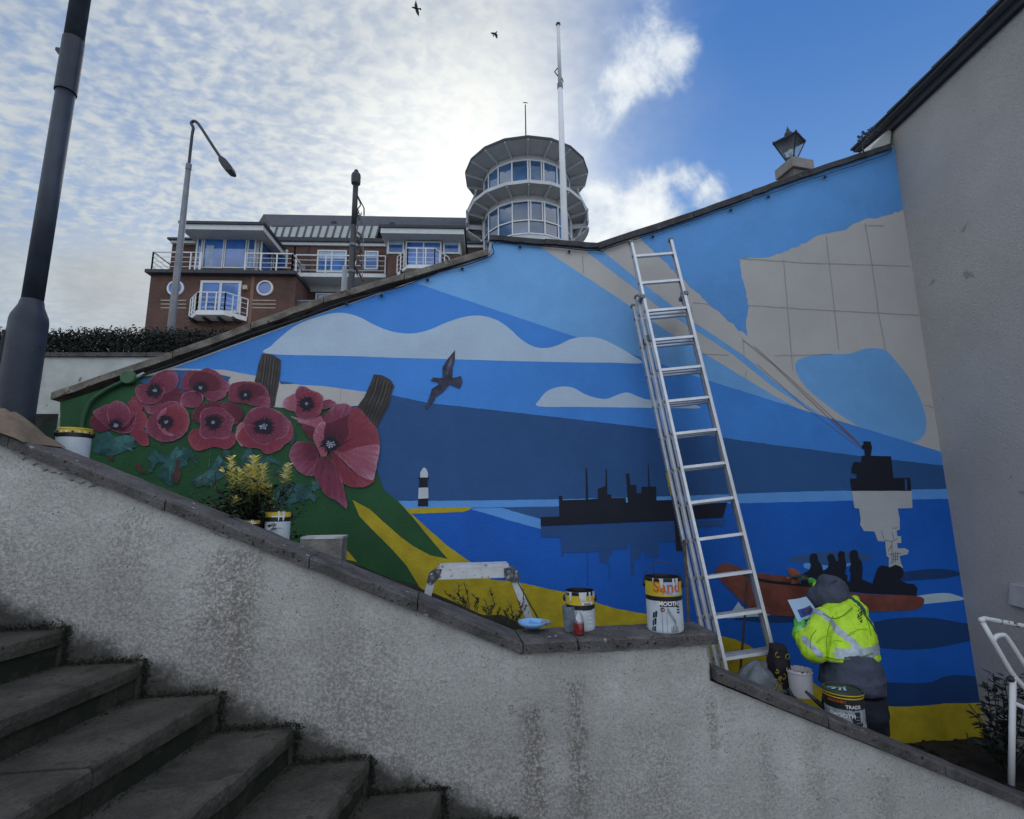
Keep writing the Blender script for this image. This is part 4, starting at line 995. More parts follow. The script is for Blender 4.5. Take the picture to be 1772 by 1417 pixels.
    P(770, 735, 24, 72, [('n', .8, [(590, 780), (625, 690), (700, 620), (740, 572), (810, 545), (890, 560), (955, 620), (990, 710), (975, 790), (930, 855), (860, 900), (740, 915), (660, 880), (605, 835)]), ('r', .5, [(715, 670), (760, 610), (830, 580), (900, 590), (965, 660), (980, 740), (935, 815), (860, 848), (790, 830), (735, 775)]), ('l', .9, [(685, 720), (715, 650), (780, 605), (745, 690), (740, 745), (775, 815), (850, 860), (770, 850), (712, 790)])])
    P(1200, 738, 18, 75, [('d', .3, [(1010, 680), (1060, 590), (1180, 553), (1320, 560), (1415, 620), (1445, 700), (1390, 760), (1200, 765), (1060, 745)]), ('r', .6, [(972, 880), (1010, 810), (1090, 800), (1200, 850), (1330, 825), (1398, 850), (1402, 925), (1330, 980), (1200, 962), (1060, 997), (1000, 950)]),
        ('n', 1.7, [(1080, 690), (1105, 632), (1180, 602), (1280, 608), (1355, 645), (1392, 710), (1372, 780), (1352, 865), (1300, 893), (1200, 877), (1130, 886), (1075, 835), (1085, 760)]), ('d', .7, [(1122, 712), (1170, 665), (1255, 655), (1312, 700), (1288, 755), (1205, 790), (1145, 765)])])
    P(360, 700, 34, 78, [('d', .3, [(5, 520), (90, 500), (170, 540), (190, 610), (150, 660), (90, 600)]), ('l', .7, [(130, 780), (150, 690), (200, 660), (240, 720), (230, 800), (180, 860)]), ('r', .5, [(145, 800), (200, 700), (420, 560), (560, 640), (602, 730), (590, 800), (530, 850), (480, 895), (380, 920), (325, 880), (210, 865)]),
        ('n', 1.0, [(193, 680), (228, 595), (290, 545), (390, 540), (480, 578), (560, 645), (570, 710), (540, 775), (465, 805), (400, 842), (330, 842), (250, 785)])], k6_, 4.722)
    P(710, 515, 17, 66, [('l', .5, [(520, 495), (560, 455), (640, 430), (650, 560), (590, 570), (530, 545)]), ('n', .5, [(830, 500), (880, 478), (925, 485), (955, 515), (900, 540), (840, 560)]), ('n', .6, [(620, 420), (650, 372), (700, 372), (745, 402), (820, 425), (845, 485), (830, 580), (770, 625), (690, 640), (625, 600), (630, 500)]), ('r', .7, [(642, 470), (685, 422), (760, 412), (828, 452), (838, 520), (800, 580), (720, 600), (655, 565)]), ('l', .6, [(590, 615), (700, 640), (800, 620), (790, 640), (690, 655), (610, 635)])], k6_, 4.722)
    P(903, 842, 40, 74, [('d', .3, [(640, 660), (740, 640), (840, 600), (900, 620), (880, 700), (770, 720), (690, 690)]), ('l', .5, [(640, 650), (740, 645), (830, 615), (840, 690), (770, 710), (700, 680)]), ('d', .2, [(668, 690), (770, 700), (800, 780), (740, 800), (700, 745)]),
        ('n', .6, [(568, 930), (608, 842), (690, 818), (770, 850), (810, 930), (800, 1030), (755, 1102), (665, 1075), (600, 1010)]), ('d', 0, [(690, 830), (770, 850), (800, 920), (770, 980), (700, 960), (670, 890)]),
        ('d', .3, [(855, 690), (930, 630), (1080, 575), (1120, 660), (1070, 820), (980, 890), (885, 870), (850, 770)]), ('n', .6, [(845, 650), (900, 562), (970, 513), (1050, 518), (1085, 565), (1030, 612), (940, 652), (865, 680)]),
        ('r', .5, [(900, 880), (960, 930), (1060, 1040), (1160, 1110), (1262, 1138), (1190, 1190), (1080, 1192), (1000, 1150), (945, 1050)]), ('r', .5, [(1075, 560), (1122, 543), (1165, 570), (1232, 655), (1282, 715), (1305, 800), (1308, 900), (1280, 940), (1120, 920), (985, 900), (930, 885), (1000, 850), (1055, 760), (1050, 650)]),
        ('l', 1.3, [(925, 890), (1010, 905), (1120, 870), (1200, 855), (1300, 850), (1305, 930), (1275, 1060), (1252, 1135), (1160, 1110), (1070, 1040), (1000, 965)]),
        ('l', .5, [(775, 740), (828, 660), (868, 672), (850, 760), (860, 850), (885, 905), (850, 965), (805, 890), (765, 800)]), ('n', 1.1, [(778, 1010), (825, 950), (890, 950), (958, 1030), (992, 1130), (1028, 1260), (1042, 1368), (960, 1310), (870, 1262), (812, 1170), (772, 1085)])], k6_, 4.722)
flora()
# painted-over pipe and round box on the green
def pipe():
    gm = mat('pipe_green', (.020, .075, .035), .6, .2, 8)
    path = [M_.at(x, y, .03) for x, y in cr([(141, 790), (141, 750), (144, 725), (156, 697), (180, 677), (205, 664), (222, 657)], 6, False)]
    MB().tube(path, .016, 10).build('bent_pipe', gm, mw, smooth=True)
    p = M_.at(227, 655, 0)
    MB().lathe(p, [(.0, .055), (.045, .055), (.052, .045), (.052, 0)], 20, M_.nn).build('round_pipe_box', mat('pipe_box_green', (.045, .12, .06), .6, .2, 8), mw, smooth=False)
    MB().tube([M_.at(233, 654, .02), M_.at(250, 646, .02)], .014, 8).build('pipe_end', mat('pipe_end_grey', (.3, .34, .4), .6, .2, 8), mw)
pipe()
# ------------------------------------------------------------------ apartment building on the rise
B_ = Frame(3, 400, 466, 27)
apt = thing('apartment_building', 'red brick apartment building with white balconies and portholes on the rise behind', 'building', B_.P(3, -4, 9))
def apartments():
    A = apt
    def rect(x0, y0, x1, y1, n):
        u0, z0 = B_.uz((x0+x1)/2, y0, n); u1, z1 = B_.uz((x0+x1)/2, y1, n)
        ym = (y0+y1)/2; ua = B_.uz(x0, ym, n)[0]; ub = B_.uz(x1, ym, n)[0]
        return ua, ub, min(z0, z1), max(z0, z1)
    def bx(name, x0, y0, x1, y1, n, dn, m_, parent=None, bevel=0):
        ua, ub, za, zb = rect(x0, y0, x1, y1, n); return MB().box(B_, ua, ub, n, n-dn, za, zb).build(name, m_, parent or A, bevel=bevel)
    # main lower block (left) and the recessed middle, the right bay
    bx('brick_wall', 252, 470, 508, 640, 0, 7, m_brick)
    bx('brick_wall', 505, 423, 672, 640, -2.2, 5, m_brick)          # middle wall
    bx('brick_wall', 668, 440, 798, 640, -.2, 6, m_brick)
    bx('brick_wall', 796, 428, 880, 640, -2.2, 5, m_brick)
    bx('brick_wall', 296, 418, 345, 470, -1.0, 5, m_brick)
    bx('brick_wall', 455, 423, 508, 470, -2.2, 5, m_brick)
    # terrace slab over the lower block
    bx('terrace_slab', 250, 466.5, 511, 472, .35, 7.3, m_lead)
    # middle balcony slab and dark recess under it
    bx('balcony_slab', 512, 472.5, 668, 479, -.9, 1.4, m_offwhite)
    bx('recess_shade_wall', 514, 480, 667, 505, -2.15, .04, m_soffit)
    # upper roofs: left flat roof, gutter line, grey slate roof, pale panels
    bx('flat_roof', 289, 410.5, 345, 413.5, -.6, 5, m_lead); bx('fascia', 295, 413.8, 345, 420, -.75, 4.5, m_offwhite)
    bx('gutter', 455, 410.5, 672, 417, -1.9, .5, m_lead); bx('fascia', 457, 417.5, 672, 424, -2.05, .2, m_offwhite)
    bx('gutter', 800, 417, 880, 421, -1.9, .5, m_lead); bx('fascia', 802, 421.5, 880, 428, -2.05, .2, m_offwhite)
    # drain pipe
    a = B_.at(533, 418, -2.1); q = B_.at(533, 470, -2.1); MB().tube([a, q], .05, 8).build('drain_pipe', m_lead, A)
    # pale standing-seam strip: sloping roof panels, each its own
    for i in range(16):
        x0 = 468+i*12.6; x1 = x0+12.6
        if x0 > 655: break
        p0 = B_.at(x0-6, 411, -2.0); p1 = B_.at(x1-6, 411, -2.0); q0 = B_.at(x0, 391, -3.2); q1 = B_.at(x1, 391, -3.2)
        e = (p1-p0)*.06; off = Vector((0, 0, -.08))
        MB().prism([p0, p1-e, q1-e, q0], off).build('roof_panel', m_metalroof, A)
        MB().bar(p1-e*.5+Vector((0, 0, .02)), q1-e*.5+Vector((0, 0, .02)), .09, .1).build('roof_seam', m_lead, A)
    # main slate roof, hipped at the left
    r0 = B_.at(386, 386, -3.0); r1 = B_.at(456, 370.5, -6.0); r2 = B_.at(880, 379, -6.0); r3 = B_.at(890, 396, -3.0); r4 = B_.at(600, 391, -3.0)
    b = MB(); dn = Vector((0, 0, -.25)); u_, z_ = B_.uz(456, 370.5, -6.0); u2, z2 = B_.uz(862, 376, -6.0); ue, ze = B_.uz(470, 391, -3.1); u3, z3 = B_.uz(385, 386, -4.4)
    b.prism([B_.P(ue, -3.1, ze), B_.P(u2+1, -3.1, ze-.1), B_.P(u2+1, -6, z_), B_.P(u_, -6, z_)], dn)
    b.prism([B_.P(ue, -3.1, ze), B_.P(u_, -6, z_), B_.P(u3, -7.5, z3)], dn)
    b.prism([B_.P(u_, -6, z_), B_.P(u2+1, -6, z_), B_.P(u2+1, -11, z_-3), B_.P(u3, -11, z_-3)], dn)
    b.build('slate_roof', m_slate, A)
    bx('upper_wall', 470, 391, 672, 393, -3.25, 2, m_lead)
    for x, y in ((577, 384), (678, 386)): bx('roof_vent', x-4, y-2, x+4, y+2, -3.9, .4, m_lead)
    # ---- windows
    def window(x0, y0, x1, y1, n, panes, parent=None, fw_=2.2, transom=None, mtl=m_offwhite, gl=m_glass, curtain=None, blind=None):
        ua, ub, za, zb = rect(x0, y0, x1, y1, n); f = fw_/33
        b = MB()
        b.box(B_, ua, ub, n+.09, n-.02, zb-f, zb); b.box(B_, ua, ub, n+.09, n-.02, za, za+f)
        b.box(B_, ua, ua+f, n+.088, n-.02, za+f, zb-f); b.box(B_, ub-f, ub, n+.088, n-.02, za+f, zb-f)
        w_ = (ub-ua-2*f)
        for k in range(1, panes): u = ua+f+w_*k/panes; b.box(B_, u-f*.5, u+f*.5, n+.086, n-.02, za+f, zb-f)
        zt = None
        if transom: zt = za+(zb-za)*transom; b.box(B_, ua+f, ub-f, n+.084, n-.02, zt-f*.4, zt+f*.4)
        o = b.build('window_frame', mtl, parent or A)
        for k in range(panes):
            u0 = ua+f+w_*k/panes; u1 = ua+f+w_*(k+1)/panes
            MB().box(B_, u0, u1, n+.045, n+.02, za+f*.8, zb-f*.8).build('pane', gl, o)
            if curtain and k < curtain: MB().box(B_, u0+.08, u0+(u1-u0)*.5, n+.052, n+.047, za+f, zb-(zb-za)*.35).build('curtain', m_curtain, o)
            if blind: MB().box(B_, u0+.02, u1-.02, n+.052, n+.047, zb-f-(zb-za)*blind, zb-f).build('blind', m_curtain, o)
        return o
    # penthouse bay with its deep flat roof
    bx('bay_wall', 338, 402, 448, 468, -.35, 3.2, m_soffit)
    window(341, 404, 351, 465, -.30, 1); window(352.5, 404, 388.5, 465, -.30, 1, curtain=1, transom=.9); window(389.5, 404, 427.5, 465, -.30, 1, transom=.9); window(429, 404, 443, 465, -.30, 1, transom=.9)
    # return side of the bay: frame posts and glass
    ua, ub, za, zb = rect(446, 404, 449, 465, -.30)
    def side(n0, n1, z0, z1, m_, name, du=.02): MB().box(B_, ub+du, ub+du+.06, n0, n1, z0, z1).build(name, m_, A)
    side(-.45, -1.7, za+.1, zb-.1, m_glass, 'side_pane'); side(-.33, -.45, za, zb, m_offwhite, 'side_post', .03); side(-1.7, -1.82, za, zb, m_offwhite, 'side_post', .03); side(-.45, -1.7, zb-.1, zb, m_offwhite, 'side_head', .03); side(-.45, -1.7, za, za+.1, m_offwhite, 'side_sill', .03)
    def canopy(x0, x1, yt, yb, n, depth, wallx0, wallx1, wally):
        ua, ub, za, zb = rect(x0, yt, x1, yb, n)
        MB().box(B_, ua, ub, n, n-depth, za+(zb-za)*.55, zb).build('canopy_roof', m_lead, A)
        MB().box(B_, ua+.1, ub-.1, n-.1, n-depth+.1, za-.12, za+(zb-za)*.54).build('canopy_fascia', m_offwhite, A)
        wa, wb, _, wz = rect(wallx0, wally, wallx1, wally+5, n-1.2)
        z0 = za-.13
        P = B_.P
        b = MB(); b.hexa([P(wa, n-depth, wz), P(wb, n-depth, wz), P(wb, n-1.3, wz), P(wa, n-1.3, wz), P(ua+.15, n-depth+.12, z0), P(ub-.15, n-depth+.12, z0), P(ub-.15, n-.15, z0), P(ua+.15, n-.15, z0)])
        b.build('canopy_soffit', m_soffit, A)
    canopy(308, 458, 382.5, 392, .95, 4.6, 337, 449, 404)
    canopy(655, 806, 389, 399, .75, 4.0, 669, 798, 407)
    # right bay glazing
    bx('bay_wall', 669, 405, 798, 441, -.30, 3, m_soffit)
    window(671, 406.5, 700, 440, -.25, 1, fw_=3, blind=.45, transom=.78); window(702, 406.5, 765, 418, -.25, 1); window(702, 418.5, 764, 461, -.15, 2, fw_=2.5); window(767, 408, 796, 440, -.25, 1, fw_=3, blind=.45, transom=.82)
    # middle windows
    window(549, 433.5, 600, 472, -2.15, 2, fw_=3, blind=.32); window(631, 435, 655, 467, -2.15, 1, fw_=3, blind=.3); window(473, 433, 498, 465, -2.15, 1, fw_=3, blind=.2)
    window(546, 508, 589, 545, -2.1, 2, fw_=3)
    window(346, 486.5, 417, 542, .0, 2, fw_=4.5)
    bx('wall_lamp', 419.5, 493, 427, 500, .18, .17, mat('lamp_cover', (.4, .36, .24), .6))
    # portholes with pale surround rings
    for x, y in ((304.5, 499), (459, 499)):
        p = B_.at(x, y, .0); r_ = 14.2/31.5
        f = MB().lathe(p, [(r_, 0), (r_, .07), (r_*.94, .10), (r_*.80, .10), (r_*.78, .0)], 32, B_.nn).build('porthole_frame', m_whitepaint, A, smooth=False)
        MB().lathe(p+B_.nn*.02, [(.001, 0), (r_*.79, 0)], 32, B_.nn).build('porthole_glass', m_glass, f)
    pale = mat('pale_brick_band', (.40, .34, .28), .9, .1, 3)
    for x0, x1 in ((278, 322), (436, 477)):
        for y in (519.5, 526, 532.5): bx('brick_band', x0, y-.8, x1, y+.8, .02, .02, pale)
    bx('downpipe_scar', 430.5, 474, 436, 600, .012, .012, mat('paler_brick', (.22, .12, .09), .9))
    # ---- railings
    def railing(pts, n_post, y_top, y_bot, rails=3, m_=m_galv, posts=None, name='railing', th=.04):
        """pts: points in plan (u,n); heights given as z"""
        b = MB()
        for (u0, n0), (u1, n1) in zip(pts, pts[1:]):
            for r_ in range(rails+1):
                z = y_top-(y_top-y_bot)*r_/(rails+.6); w_ = th*1.5 if r_ == 0 else th*.6
                b.bar(B_.P(u0, n0, z), B_.P(u1, n1, z), w_)
            L = math.dist((u0, n0), (u1, n1)); k = max(1, round(L/n_post))
            for i in range(k+1): t = i/k; u, n = u0+(u1-u0)*t, n0+(n1-n0)*t; b.bar(B_.P(u, n, y_bot), B_.P(u, n, y_top), th*1.5)
        return b.build(name, m_, A)
    def uu(x, y, n): return B_.uz(x, y, n)[0]
    zt = B_.uz(380, 437.5, .2)[1]; zb = B_.uz(380, 467, .2)[1]
    railing([(uu(264, 450, .2), -4.5), (uu(264, 450, .2), .2), (uu(346, 450, .2), .2)], 1.5, zt, zb, 3, m_whitepaint)
    railing([(uu(425, 450, .2), .2), (uu(506, 450, .2), .2), (uu(506, 450, .2), -1)], .75, zt, zb, 3, m_whitepaint)
    railing([(uu(330, 450, .2), .2), (uu(348, 450, .2), .2)], .35, zt, zb, 2, m_whitepaint)
    zt = B_.uz(590, 442, -.9)[1]; zb = B_.uz(590, 473, -.9)[1]
    railing([(uu(512, 450, -.9), -.9), (uu(667, 450, -.9), -.9)], 1.6, zt, zb, 3, m_whitepaint)
    # bowed balconies
    def balcony(xs, yt, yb, n0, dn, slab):
        (x0, x1, x2, x3) = xs
        ztop = B_.uz((x1+x2)/2, yt, n0+dn)[1]; zbot = B_.uz((x1+x2)/2, yb, n0+dn)[1]
        P4 = [(uu(x0, yb, n0+.1), n0+.02), (uu(x1, yb, n0+dn), n0+dn), (uu(x2, yb, n0+dn), n0+dn), (uu(x3, yb, n0+.1), n0+.02)]
        railing(P4, .45, ztop, zbot, 3, m_whitepaint, name='balcony_railing', th=.035)
        b = MB(); b.prism([B_.P(u, n, zbot) for u, n in P4], (0, 0, -slab)); b.build('balcony_floor', m_whitepaint, A)
        for k in range(4):
            t = (k+.5)/4; u = P4[0][0]+(P4[3][0]-P4[0][0])*t; MB().box(B_, u-.05, u+.05, n0+dn*.8, n0, zbot-slab-.15, zbot-slab-.005).build('balcony_bracket', m_lead, A)
    balcony((327, 340, 388, 427), 505.5, 536.5, 0, 1.0, .25)
    balcony((687, 705, 752, 777), 429.5, 458, -.1, 1.1, .2)
    # lower mesh railing
    ztop = B_.uz(540, 520.5, -.3)[1]; u0, u1 = uu(509, 525, -.3), uu(582, 525, -.3)
    b = MB(); b.bar(B_.P(u0, -.3, ztop), B_.P(u1, -.3, ztop), .07)
    for u in (u0, (u0+u1)/2, u1): b.bar(B_.P(u, -.3, ztop), B_.P(u, -.3, ztop-1.2), .07)
    k = 0
    while u0+k*.075 < u1: b.bar(B_.P(u0+k*.075, -.3, ztop), B_.P(u0+k*.075, -.3, ztop-1.1), .014); k += 1
    for k in range(14): b.bar(B_.P(u0, -.3, ztop-.075*k), B_.P(u1, -.3, ztop-.075*k), .014)
    b.build('mesh_railing', m_galv, A)
    bx('balcony_floor', 508, 545, 600, 552, -.3, 1.9, m_offwhite)
    # link roof by the tower with its frame
    bx('dormer_side', 800, 397, 846, 417, -2.9, 1.5, m_lead)
    window(816, 398, 834, 414, -2.85, 1, mtl=m_galv, gl=m_metalroof)
    # satellite dish on the middle balcony
    p = B_.at(522, 462, -.95); MB().lathe(p, [(.001, .0), (.12, .02), (.2, .07)], 16, (.6, -.7, .2)).build('satellite_dish', m_galv, A)
apartments()

# ------------------------------------------------------------------ round glass tower
tw = thing('round_tower', 'round glazed lookout tower with a wide polygonal roof and balcony ring', 'tower', Vector((at(911, 320, 30).x, 30, 10)))
def tower():
    C0 = at(911, 320, 30); cx, cy = C0.x, C0.y; D = 30.0
    def zel(px, py, y): return at(px, py, y).z
    Rr = D*.130; rg = D*.089; N = 18; ph = math.pi/N*0
    zr = zel(911, 238, D-Rr); zg_t = zel(911, 276.5, D-rg); zg_b = zel(911, 313, D-rg*1.0)-.1
    R2 = D*.122; z_ring = zel(911, 315, D-R2); z2t = zel(911, 347, D-rg); z2m = zel(911, 381, D-rg); z2b = zel(911, 405, D-rg)
    def pt(r_, k, z): t = -math.pi/2+2*math.pi*k/N; return Vector((cx+r_*c(t), cy+r_*s(t), z))
    A = tw
    # roof: thin dark rim, pale underside tapering to the drum, ribs
    b = MB()
    for k in range(N): b.add([pt(Rr, k, zr), pt(Rr, k+1, zr), pt(Rr, k+1, zr+.16), pt(Rr, k, zr+.16)], [(0, 1, 2, 3)]); b.add([pt(Rr, k, zr+.16), pt(Rr, k+1, zr+.16), Vector((cx, cy, zr+.7))], [(0, 1, 2)])
    b.build('roof', m_lead, A)
    zs = zg_t+.32
    for k in range(N):
        MB().add([pt(Rr-.03, k, zr), pt(rg+.05, k, zs), pt(rg+.05, k+1, zs), pt(Rr-.03, k+1, zr)], [(0, 1, 2, 3)]).build('soffit_panel', mat('tower_soffit', (.42, .44, .46), .7, .06, 2), A)
    wp = mat('tower_white', (.50, .53, .56), .55, .06, 1.5)
    for k in range(N): MB().bar(pt(Rr-.06, k, zr-.03), pt(rg+.06, k, zs-.12), .07, .16).build('soffit_rib', wp, A)
    # drum bands, mullions, panes
    def band(r_, z0, z1, name, m_):
        b = MB()
        for k in range(N): b.add([pt(r_, k, z0), pt(r_, k+1, z0), pt(r_, k+1, z1), pt(r_, k, z1)], [(0, 1, 2, 3)])
        return b.build(name, m_, A)
    band(rg+.02, zg_t-.02, zs+.05, 'head_band', wp)
    def storey(z0, z1, mid=None):
        for k in range(N):
            off = k+.0
            if k in range(5, 14): continue
            f = MB(); f.bar(pt(rg+.04, k, z0), pt(rg+.04, k, z1), .08)
            a, q = pt(rg+.03, k, z0), pt(rg+.03, k+1, z0)
            fr = f.build('mullion', m_whitepaint, A)
            MB().add([pt(rg, k, z0), pt(rg, k+1, z0), pt(rg, k+1, z1), pt(rg, k, z1)], [(0, 1, 2, 3)]).build('glass_pane', m_glass_d, A)
            for z in (z0+.03, z1-.03)+((mid,) if mid else ()): MB().bar(pt(rg+.035, k, z), pt(rg+.035, k+1, z), .07).build('glazing_rail', m_whitepaint, A)
            if k == 0:
                p, q = pt(rg+.05, k, 0), pt(rg+.05, k+1, 0); zz0 = mid if mid else z0
                for t in (.14, .86):
                    e = p.lerp(q, t); MB().bar(Vector((e.x, e.y, zz0)), Vector((e.x, e.y, z1)), .07).build('casement_stile', m_whitepaint, A)
    storey(zg_b, zg_t); storey(z2b, z2t, z2m)
    band(rg+.03, z2b-.5, z2b, 'sill_band', wp)
    band(rg-.1, 7, z2b-.5, 'drum_wall', m_white_old)
    band(rg-.25, z2b, zs, 'inner_drum', mat('tower_inside', (.03, .035, .045), .8))
    # ring balcony: floor seen from below, ribs, white edge
    z_in = z2t+.38
    for k in range(N):
        MB().add([pt(R2-.02, k, z_ring), pt(rg+.05, k, z_in), pt(rg+.05, k+1, z_in), pt(R2-.02, k+1, z_ring)], [(0, 1, 2, 3)]).build('ring_panel', MATS['tower_soffit'], A)
        MB().bar(pt(R2-.05, k, z_ring-.04), pt(rg+.06, k, z_in-.15), .08, .2).build('ring_rib', wp, A)
        MB().bar(pt(R2, k, z_ring+.05), pt(R2, k+1, z_ring+.05), .06, .2).build('ring_edge', wp, A)
    band(rg+.02, z2t-.02, z_in+.05, 'head_band', wp)
    MB().add([pt(R2, k, z_ring+.14) for k in range(N)], [tuple(range(N))]).build('ring_deck', wp, A)
    # slatted sun screens at both sides, lower storey
    zl0 = zel(840, 372, D); zl1 = zel(840, 352, D)
    for side in (-1, 1):
        b = MB(); R3 = R2+.1
        for q in range(26):
            t = (-.12+.9*q/25); ang = t if side > 0 else math.pi-t
            x, y = cx+R3*c(ang), cy+R3*s(ang)
            b.bar((x, y, zl0-.75), (x, y, zl0), .045, .09)
            b.bar((x, y, zl0), (cx+(rg+.5)*c(ang), cy+(rg+.5)*s(ang), zl1+.6), .04, .07)
            xi, yi = cx+(R3-.9)*c(ang), cy+(R3-.9)*s(ang)
            b.bar((x, y, zl0-1.25), (xi, yi, zl0-1.9), .05, .06)
        o = b.build('sun_screen_slats', m_soffit, A)
        for zz, rr_ in ((zl0, R3), (zl0-.75, R3), (zl0-1.25, R3), (zl0-1.95, R3-.9), (zl1+.6, rg+.55)):
            path = []
            for q in range(9): t = -.15+.95*q/8; ang = t if side > 0 else math.pi-t; path.append((cx+rr_*c(ang), cy+rr_*s(ang), zz))
            MB().tube(path, .07, 6).build('sun_screen_rail', wp, A)
        for t in (0.0, .45):
            ang = t if side > 0 else math.pi-t
            b = MB(); b.bar((cx+rg*c(ang), cy+rg*s(ang), zl0-.9), (cx+R3*c(ang), cy+R3*s(ang), zl0-.8), .08, .28); b.build('sun_screen_bracket', wp, A)
            b = MB(); b.bar((cx+(rg+.1)*c(ang), cy+(rg+.1)*s(ang), zl0+.3), (cx+(rg+.1)*c(ang), cy+(rg+.1)*s(ang), zl0-2.6), .1, .1); b.build('sun_screen_post', wp, A)
    # mast
    top = at(909, 181, 30); MB().tube([(top.x, 30, zr+.5), (top.x, 30, top.z)], [.05, .035], 8).build('mast', m_dark, A)
    # dark lower piece at right of the drum
    MB().tube([at(1000, 408, 30), at(1012, 385, 30)], .06, 6).build('strut', wp, A)
tower()
def bird(name, label, p, path_wings, size, body_dir=(1, 0, 0), group=None, cat='bird'):
    """small bird: shaped body, head, beak, tail and two thin bent wings. vectors in metres"""
    t = thing(name, label, cat, p, group)
    m_ = mat('bird_feather', (.02, .02, .024), .8, .3, 30)
    bd = Vector(body_dir).normalized()*size
    MB().tube([p-bd*.45, p-bd*.28, p, p+bd*.25, p+bd*.36, p+bd*.46, p+bd*.56], [size*.03, size*.08, size*.15, size*.11, size*.085, size*.08, size*.01], 8, ell=.85).build('body', m_, t, smooth=True)
    side = bd.cross(Vector((0, 0, 1))); side = side if side.length > .01 else bd.cross(Vector((0, 1, 0))); side = side.normalized()*size
    MB().prism([p-bd*.3+side*.06, p-bd*.3-side*.06, p-bd*.62-side*.16, p-bd*.66, p-bd*.62+side*.16], (0, 0, .008*size)).build('tail', m_, t)
    for wing in path_wings:
        pts = [p+Vector(q)*size for q in wing]; nn = (pts[1]-pts[0]).cross(pts[-1]-pts[0]).normalized()*size*.02
        MB().prism(pts, nn).build('wing', m_, t)
    return t
def birds():
    # wings given as outline points relative to the body in units of the bird's size, in the plane facing the ground
    p = at(720, 14, 14); r_, u_ = RT, UP
    v = lambda a, b_: tuple(r_*a + u_*b_)
    bird('gull', 'dark bird gliding high at the top edge above the lamp posts', p, [[v(-.16, 0), v(-.2, .35), v(-.12, .7), v(-.02, 1.0), v(.06, .7), v(.18, .3), v(.22, 0)], [v(-.14, 0), v(-.02, -.5), v(.16, -.8), v(.34, -1.05), v(.38, -.6), v(.3, -.2), v(.24, 0)]], .26, tuple(-r_*.9+u_*.2), 'birds in the sky')
    p = at(857, 58, 17)
    bird('gull', 'smaller dark bird flapping left of the flagpole top', p, [[v(0, .12), v(-.4, .22), v(-.85, .12), v(-.6, -.08), v(-.3, -.2), v(0, -.22)], [v(.15, .1), v(.42, -.2), v(.35, -.9), v(.1, -.7), v(-.12, -.2)]], .22, tuple(r_*.6+u_*.7), 'birds in the sky')
    p = at(909, 179.5, 30)
    bird('perched_bird', 'tiny dark bird perched on the mast tip over the round tower', p+Vector((0, 0, .08)), [[(0, 0, .1), (-.3, .05, .12), (-.75, .05, -.05), (-.2, .05, -.05)], [(0, 0, .1), (.2, -.05, .12), (.7, .05, -.1), (.2, -.05, -.05)]], .26, (-1, 0, .15))
birds()

# ------------------------------------------------------------------ posts and lamps
def left_post():
    Y = 4.9; base = at(18, 702, Y); tp = at(143, -60, Y)
    t = thing('black_lamp_post', 'thick black iron lamp post with a wide base at the left edge', 'lamp post', (base.x, Y, 2.2))
    x = (at(57, 514, Y).x+at(115, 150, Y).x)/2; z0 = 2.3
    def Z(py, px): return at(px, py, Y).z
    z1 = Z(520, 57); zt = 12
    ax = Vector((x, Y, 0))
    wr = 15.2/FPX*at(90, 300, Y).y*1.06
    MB().tube([ax+Vector((0, 0, z1-.05)), ax+Vector((0, 0, Z(160, 113)))], [wr, wr*.98], 20).build('shaft', m_black, t, smooth=True)
    MB().tube([ax+Vector((0, 0, Z(160, 113))), ax+Vector((0, 0, Z(70, 128)))], wr*1.13, 20).build('sleeve', m_black, t)
    MB().tube([ax+Vector((0, 0, Z(70, 128))), ax+Vector((0, 0, zt))], [wr*1.04, wr*1.0], 20).build('shaft', m_black, t, smooth=True)
    # shoulder and base
    MB().lathe(ax, [(wr*1.02, z1), (wr*1.1, z1-.03), (wr*1.15, z1-.06), (wr*1.65, z1-.17), (wr*1.74, z1-.22), (wr*1.76, z1-.5), (wr*1.76, 2.3)], 22).build('base', m_black, t, smooth=True)
    MB().lathe(ax, [(wr*1.86, 2.2), (wr*1.86, 2.75), (wr*1.77, 2.8)], 22).build('plinth', m_black, t)
    # access door, raised
    MB().prism([ax+Vector((c(a)*wr*1.78, s(a)*wr*1.78, 2.85)) for a in (-2.9, -2.6, -2.3)]+[ax+Vector((c(a)*wr*1.78, s(a)*wr*1.78, z1-.35)) for a in (-2.3, -2.6, -2.9)], Vector((-.012, -.012, 0))).build('access_door', m_black, t)
    # bracket stub
    p = at(118, 96, Y); q = at(97, 84, Y); b = MB(); b.prism([at(116, 84, Y), at(96, 81, Y), at(95, 86, Y), at(108, 103, Y), at(114, 104, Y)], (0, .1, 0)); b.build('bracket', m_black, t)
left_post()
